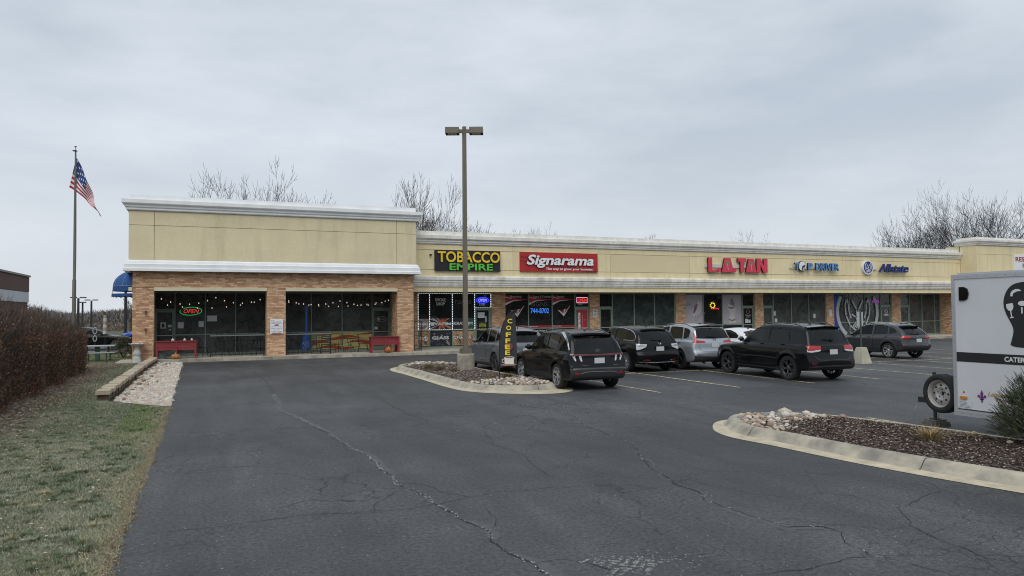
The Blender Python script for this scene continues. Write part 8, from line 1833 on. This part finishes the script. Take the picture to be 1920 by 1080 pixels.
for j in (0, nx_-1):
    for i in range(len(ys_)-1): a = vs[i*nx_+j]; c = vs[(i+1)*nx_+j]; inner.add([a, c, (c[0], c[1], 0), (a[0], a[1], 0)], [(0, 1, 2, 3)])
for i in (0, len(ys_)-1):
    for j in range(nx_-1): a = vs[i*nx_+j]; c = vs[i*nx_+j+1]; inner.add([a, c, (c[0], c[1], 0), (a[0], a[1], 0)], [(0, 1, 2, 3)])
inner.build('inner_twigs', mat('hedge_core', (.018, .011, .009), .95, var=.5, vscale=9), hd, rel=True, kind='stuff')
tw = MB(); lf = MB(); R = random.Random(4)
def surfp():
    """a point in the outer shell of the hedge, weighted to the side and end that face the lot"""
    u = R.random()
    if u < .62: y_ = 14+19.5*R.random(); x = HX1+.08-abs(R.gauss(0, .22)); x += .18*sin(y_*1.7)+.10*sin(y_*4.1); z = htop(HX1, y_)*R.random()**.85; out = Vector((1, 0, .5))
    elif u < .72: x = R.uniform(HX0, HX1); y_ = 33.5-abs(R.gauss(0, .25)); z = htop(x, y_)*R.random()**.8; out = Vector((.2, 1, .5))
    elif u < .95: y_ = 14+19.5*R.random(); x = R.uniform(HX0, HX1); z = htop(x, y_)-abs(R.gauss(0, .16)); out = Vector((.15, 0, 1.2))
    else: y_ = 13.6+abs(R.gauss(0, .2)); x = R.uniform(HX0, HX1); z = htop(x, y_)*R.random(); out = Vector((0, -1, .5))
    return Vector((x, y_, max(.05, z))), out
for k in range(26000):
    p, out = surfp(); L_ = R.uniform(.18, .5); d = (out*R.uniform(.1, .8)+Vector((R.gauss(0, .35), R.gauss(0, .35), .9))).normalized(); q = p+d*L_; w = R.uniform(.003, .008)
    s = d.orthogonal().normalized(); s.rotate(Matrix.Rotation(R.uniform(0, 6.3), 3, d)); s *= w; mi = 0 if R.random() < .45 else (1 if R.random() < .6 else 2)
    mid_ = p.lerp(q, .55)+Vector((R.gauss(0, .015), R.gauss(0, .015), 0)); tw.add([p-s, p+s, mid_+s*.7, mid_-s*.7, q], [(0, 1, 2, 3), (3, 2, 4)], mi)
for k in range(800):   # long shoots above the top
    y_ = R.uniform(15, 33.3); x = R.uniform(HX0+.3, HX1-.1); z = htop(x, y_)-.05; p = Vector((x, y_, z)); q = p+Vector((R.gauss(0, .12), R.gauss(0, .12), R.uniform(.15, .55))); tw.tube([p, p.lerp(q, .5)+Vector((R.gauss(0, .02), 0, 0)), q], [.007, .005, .002], 3, mi=R.randrange(2), cap=False)
tw.build('twigs', Mh, hd, rel=True, kind='stuff')
def noisep(p): return sin(p.x*1.9+p.y*.9)+sin(p.y*1.3-p.z*1.7)+sin(p.z*2.3+p.x)
k = 0
while k < 46000:
    p, out = surfp()
    if p.z > 1.6 and R.random() < .75: continue
    if noisep(p) < -.6 and R.random() < .7: continue
    k += 1; p += out*R.uniform(0, .14); s = R.uniform(.014, .036); a = Vector((R.gauss(0, 1), R.gauss(0, 1), R.gauss(0, 1))).normalized(); c = a.orthogonal().normalized()*s*.55; a *= s
    u = R.random(); lf.add([p-a, p+c, p+a, p-c], [(0, 1, 2, 3)], 0 if u < .45 else (1 if u < .90 else 2))
lf.build('leaves', Ml, hd, rel=True, kind='stuff')
# fallen leaves by the hedge foot and over the lawn
fl_ = MB()
def leafquad(x, y_, z, s, mi, mb): 
    a = R.uniform(0, 6.3); t_ = R.uniform(-.4, .4)*s; mb.add([(x-s*cos(a), y_-s*sin(a), z), (x+s*.6*sin(a), y_-s*.6*cos(a), z+.004), (x+s*cos(a), y_+s*sin(a), z+abs(t_)), (x-s*.6*sin(a), y_+s*.6*cos(a), z+.006)], [(0, 1, 2, 3)], mi)
for k in range(30000):
    y_ = R.uniform(12, 37); e = min(abs(R.gauss(0, .85)), 3); x = HX1+.05+e*.75-.2
    leafquad(x, y_, .02+.02*R.random(), R.uniform(.012, .034), R.choice((0, 0, 1, 1, 2, 3, 3)), fl_)
for k in range(5200):
    y_ = 4.5+31*R.random(); x = R.uniform(-6.2, -.85 if y_ < 20 else -2.75); leafquad(x, y_, .03+.02*R.random(), R.uniform(.010, .026), R.choice((2, 3, 3, 2, 1)), fl_)
for k in range(500): leafquad(R.uniform(-1.0, 9.8), R.uniform(36.25, 36.58), .006, R.uniform(.015, .03), R.choice((0, 1, 2)), fl_)
for k in range(140): leafquad(R.uniform(-.6, 10), R.uniform(24, 36), .006, R.uniform(.015, .03), 3, fl_)
for x, y_ in ((-2.6, 9.2), (-1.15, 7.6), (-2.05, 13.5)): leafquad(x, y_, .04, .032, 1, fl_)
o = fl_.build('fallen_leaves', [mat('fallen_rust', (.16, .055, .03), .85), mat('fallen_brown', (.075, .04, .028), .85), mat('fallen_buff', (.33, .25, .16), .85), mat('fallen_pale', (.50, .43, .36), .85)], lawn, kind='stuff')
# ---- grass: short frosted blades
gm_ = [mat('grass_frost', (.275, .30, .225), .9), mat('grass_green', (.125, .16, .085), .9), mat('grass_straw', (.34, .31, .20), .9), mat('grass_dark', (.09, .12, .065), .9), mat('grass_bright', (.14, .22, .05), .9)]
gb_ = MB(); R2 = np.random.default_rng(3)
def field(n, xr, yr, size, pick, cond=None):
    k = 0
    X = R2.uniform(*xr, n); Y_ = R2.uniform(*yr, n)
    for x, y_ in zip(X, Y_):
        if cond and not cond(x, y_): continue
        h = size*R.uniform(.45, 1.1); w = R.uniform(.0016, .0036)*(1+y_*.05); a = R.uniform(0, 6.3); l = R.uniform(.2, 1.3)*h; c_, s_2 = cos(a), sin(a)
        gb_.v += [(x-w*s_2, y_+w*c_, .004), (x+w*s_2, y_-w*c_, .004), (x+l*c_, y_+l*s_2, h)]; n_ = len(gb_.v); gb_.f.append((n_-3, n_-2, n_-1)); gb_.m.append(pick(x, y_))
def pickg(x, y_):
    n_ = 1.1*sin(x*1.3+y_*.55)+sin(y_*.9-x*1.9+1)+.8*sin(x*4.1+y_*1.9)+.5*sin(y_*5.1+x*3); u = R.random()
    if y_ < 19.2 and u < .85*math.exp(-((-.76-x)/(.22+.12*sin(y_*1.9)))**2): return 2
    if y_ > 13.5 and x > -1.6 and u < .75*min(1, (y_-13.5)/3): return 4 if u < .5 else 1
    if n_ > .4: return 1 if u < .45 else (0 if u < .60 else (3 if u < .92 else 2))
    if n_ < -.6: return 0 if u < .46 else (2 if u < .74 else (1 if u < .86 else 3))
    return 0 if u < .30 else (1 if u < .64 else (2 if u < .74 else 3))
def clumps(n):
    for _ in range(n):
        cy_ = 4.6+15*R.random(); cx_ = R.uniform(-.225*cy_-.6, -.95); r_ = R.uniform(.05, .16); hh_ = R.uniform(.035, .06); c0_ = R.choice((1, 1, 3, 3, 0, 2))
        if cx_ > -.95: continue
        for _k in range(int(700*r_)):
            a = R.uniform(0, 6.3); d_ = abs(R.gauss(0, r_*.6)); x = cx_+d_*cos(a); y_ = cy_+d_*sin(a); h = hh_*R.uniform(.5, 1.1); w = .0035*(1+y_*.04); l = h*R.uniform(.2, 1.1)
            if x > -.8: continue
            gb_.v += [(x-w*sin(a), y_+w*cos(a), .004), (x+w*sin(a), y_-w*cos(a), .004), (x+l*cos(a), y_+l*sin(a), h)]; n_ = len(gb_.v); gb_.f.append((n_-3, n_-2, n_-1)); gb_.m.append(c0_)
clumps(420)
def vis(x, y_): return x > -.235*y_-.9 and x < -.70-.10*R.random()
field(95000, (-3.8, -.70), (4.2, 9.5), .026, pickg, vis)
field(120000, (-5.2, -.70), (9.5, 16), .030, pickg, vis)
field(80000, (-6.2, -.8), (16, 21), .036, pickg, lambda x, y_: x > -.235*y_-.9 and (x < -.74 if y_ < 19.25 else x < -.8-(y_-19.25)*.85))
field(70000, (-6, -2.5), (21, 36.8), .05, pickg, lambda x, y_: x > HX1-.2)
field(30000, (-12, -3.3), (37, 48), .06, lambda x, y_: R.choice((1, 3, 1, 4, 0)))
# grit and straw spilling over the lawn edge
eg = MB()
for k in range(9000):
    y_ = 4.5+14.6*R.random()**1.2; x = -.80+R.gauss(0, .055)+.03*sin(y_*3.7); leafquad(x, y_, .010+.01*R.random(), R.uniform(.004, .012), R.choice((0, 0, 1, 2)), eg)
eg.build('edge_grit', [mat('edge_straw', (.26, .20, .11), .9), mat('edge_pale', (.40, .36, .28), .9), mat('edge_rust', (.15, .09, .05), .9)], lawn, kind='stuff')
gb_.build('grass', gm_, lawn, kind='stuff')
# ---- tufts in the islands
def tuft(x, y_, z, n, h, ms, lab, sp=.12, lean=.5):
    mb = MB()
    for k in range(n):
        a = R.uniform(0, 6.3); r = abs(R.gauss(0, sp*.4)); hh_ = h*R.uniform(.5, 1.1); l = hh_*R.uniform(.1, lean)*1.6; w = .004; px_, py_ = r*cos(a), r*sin(a); m1 = (px_+l*.4*cos(a), py_+l*.4*sin(a), hh_*.65)
        mb.add([(px_-w*sin(a), py_+w*cos(a), 0), (px_+w*sin(a), py_-w*cos(a), 0), (m1[0]+w*.8*sin(a), m1[1]-w*.8*cos(a), m1[2]), (m1[0]-w*.8*sin(a), m1[1]+w*.8*cos(a), m1[2]), (px_+l*cos(a), py_+l*sin(a), hh_)], [(0, 1, 2, 3), (3, 2, 4)], R.randrange(len(ms)))
    o = mb.build('grass_tuft', ms); o.location = (x, y_, z); tag(o, lab, 'plant'); return o
tg = [mat('tuft_green', (.07, .085, .03), .9), mat('tuft_olive', (.13, .115, .05), .9), mat('tuft_straw', (.28, .20, .09), .9)]; ts = [tg[2], mat('tuft_pale', (.36, .27, .14), .9), tg[1]]
tuft(7.35, 25.4, .14, 240, .26, tg, 'low green clump nearest the far left tip of the lamp island', .22, .9); tuft(7.5, 24.5, .14, 260, .24, tg, 'middle of the three low green clumps in the lamp island', .26, .9); tuft(7.75, 23.7, .14, 180, .20, tg, 'low green clump closest to the lamp base', .2, .9)
tuft(8.45, 20.6, .14, 240, .24, tg, 'green clump right of the flag pole among the stones', .22, .9); tuft(8.35, 21.6, .14, 70, .24, ts, 'straw coloured tuft beside the flag pole', .15); tuft(8.0, 21.2, .14, 60, .18, ts, 'small straw tuft between the flag and the lamp base', .12)
tuft(10.15, 7.85, .17, 260, .22, ts, 'tan grass tuft in the mulch before the trailer jack', .22, 1.0); tuft(10.85, 7.75, .15, 200, .12, [ts[2], mat('dead_clump', (.11, .08, .06), .9)], 'flattened brown clump in the mulch by the trailer', .35, 1.6)
# ---- evergreen shrub (yew): sprays of short needles
ys_h = thing('yew_shrub', 'dark green evergreen shrub in the island before the trailer', 'shrub', (11.42, 6.85, .15)); st = MB(); nd = MB(); R = random.Random(12)
Mn = [mat('needle_dark', (.035, .062, .026), .7), mat('needle_mid', (.07, .115, .042), .7), mat('needle_tip', (.13, .19, .07), .7)]
def spray(p, d, L_):
    q = p+d*L_; st.tube([p, p.lerp(q, .5)+Vector((R.gauss(0, .01), R.gauss(0, .01), .01)), q], [.004, .003, .0015], 3, cap=False); n = int(L_/.0042); sd_ = d.orthogonal().normalized(); up_ = d.cross(sd_)
    for k in range(n):
        t_ = k/n; b0 = p.lerp(q, t_); a = R.uniform(0, 6.3); nn = (sd_*cos(a)+up_*sin(a)*.6+d*.55).normalized(); l = R.uniform(.012, .024)*(1-.4*t_); w = d.cross(nn).normalized()*.0036
        nd.add([b0-w, b0+w, b0+nn*l], [(0, 1, 2)], 2 if t_ > .8 and R.random() < .7 else (1 if R.random() < .5 else 0))
for k in range(4800):
    a = R.uniform(0, 2*pi); zc = R.random()**.7; ph = R.uniform(.05, 1.45); r = .70*cos(ph)*(1+.15*sin(a*3)); z = .12+1.02*sin(ph)*(1+.10*sin(a*2+1))
    f = R.uniform(.6, 1.02); p = Vector((r*f*cos(a), r*f*sin(a), z*f)); d = (Vector((cos(a)*cos(ph), sin(a)*cos(ph), .55+sin(ph)*.6))+Vector((R.gauss(0, .3), R.gauss(0, .3), R.gauss(0, .2)))).normalized(); spray(p, d, R.uniform(.08, .17))
for k in range(36):
    a = R.uniform(0, 2*pi); ph = R.uniform(.2, 1.4); st.tube([(0, 0, 0), (.3*cos(a)*cos(ph), .3*sin(a)*cos(ph), .35*sin(ph)+.1), (.75*cos(a)*cos(ph), .75*sin(a)*cos(ph), .95*sin(ph)+.05)], [.015, .01, .004], 4, cap=False)
st.build('branches', mat('yew_bark', (.05, .035, .025), .9), ys_h); nd.build('needles', Mn, ys_h, kind='stuff')
# small dark shrub by the wing corner, beyond the bird bath
sb = thing('small_shrub', 'small dark leafy shrub at the left corner of the brick wing', 'shrub', (-3.9, 42.2, 0)); mb = MB()
for k in range(3000):
    a = R.uniform(0, 6.3); ph = R.uniform(0, 1.5); f = R.uniform(.5, 1)*.72; p = Vector((f*cos(a)*cos(ph), f*sin(a)*cos(ph), .2+f*1.25*sin(ph))); s = R.uniform(.02, .04); v = Vector((R.gauss(0, 1), R.gauss(0, 1), R.gauss(0, 1))).normalized(); c = v.orthogonal().normalized()*s*.6; v *= s; mb.add([p-v, p+c, p+v, p-c], [(0, 1, 2, 3)], R.randrange(2))
mb.build('leaves', [Mn[0], mat('shrub_brown', (.06, .045, .03), .9)], sb, kind='stuff'); mb = MB()
for k in range(14): a = R.uniform(0, 6.3); mb.tube([(0, 0, 0), (.4*cos(a), .4*sin(a), R.uniform(.5, 1.0))], [.012, .004], 4, cap=False)
mb.build('stems', MATS['yew_bark'], sb)
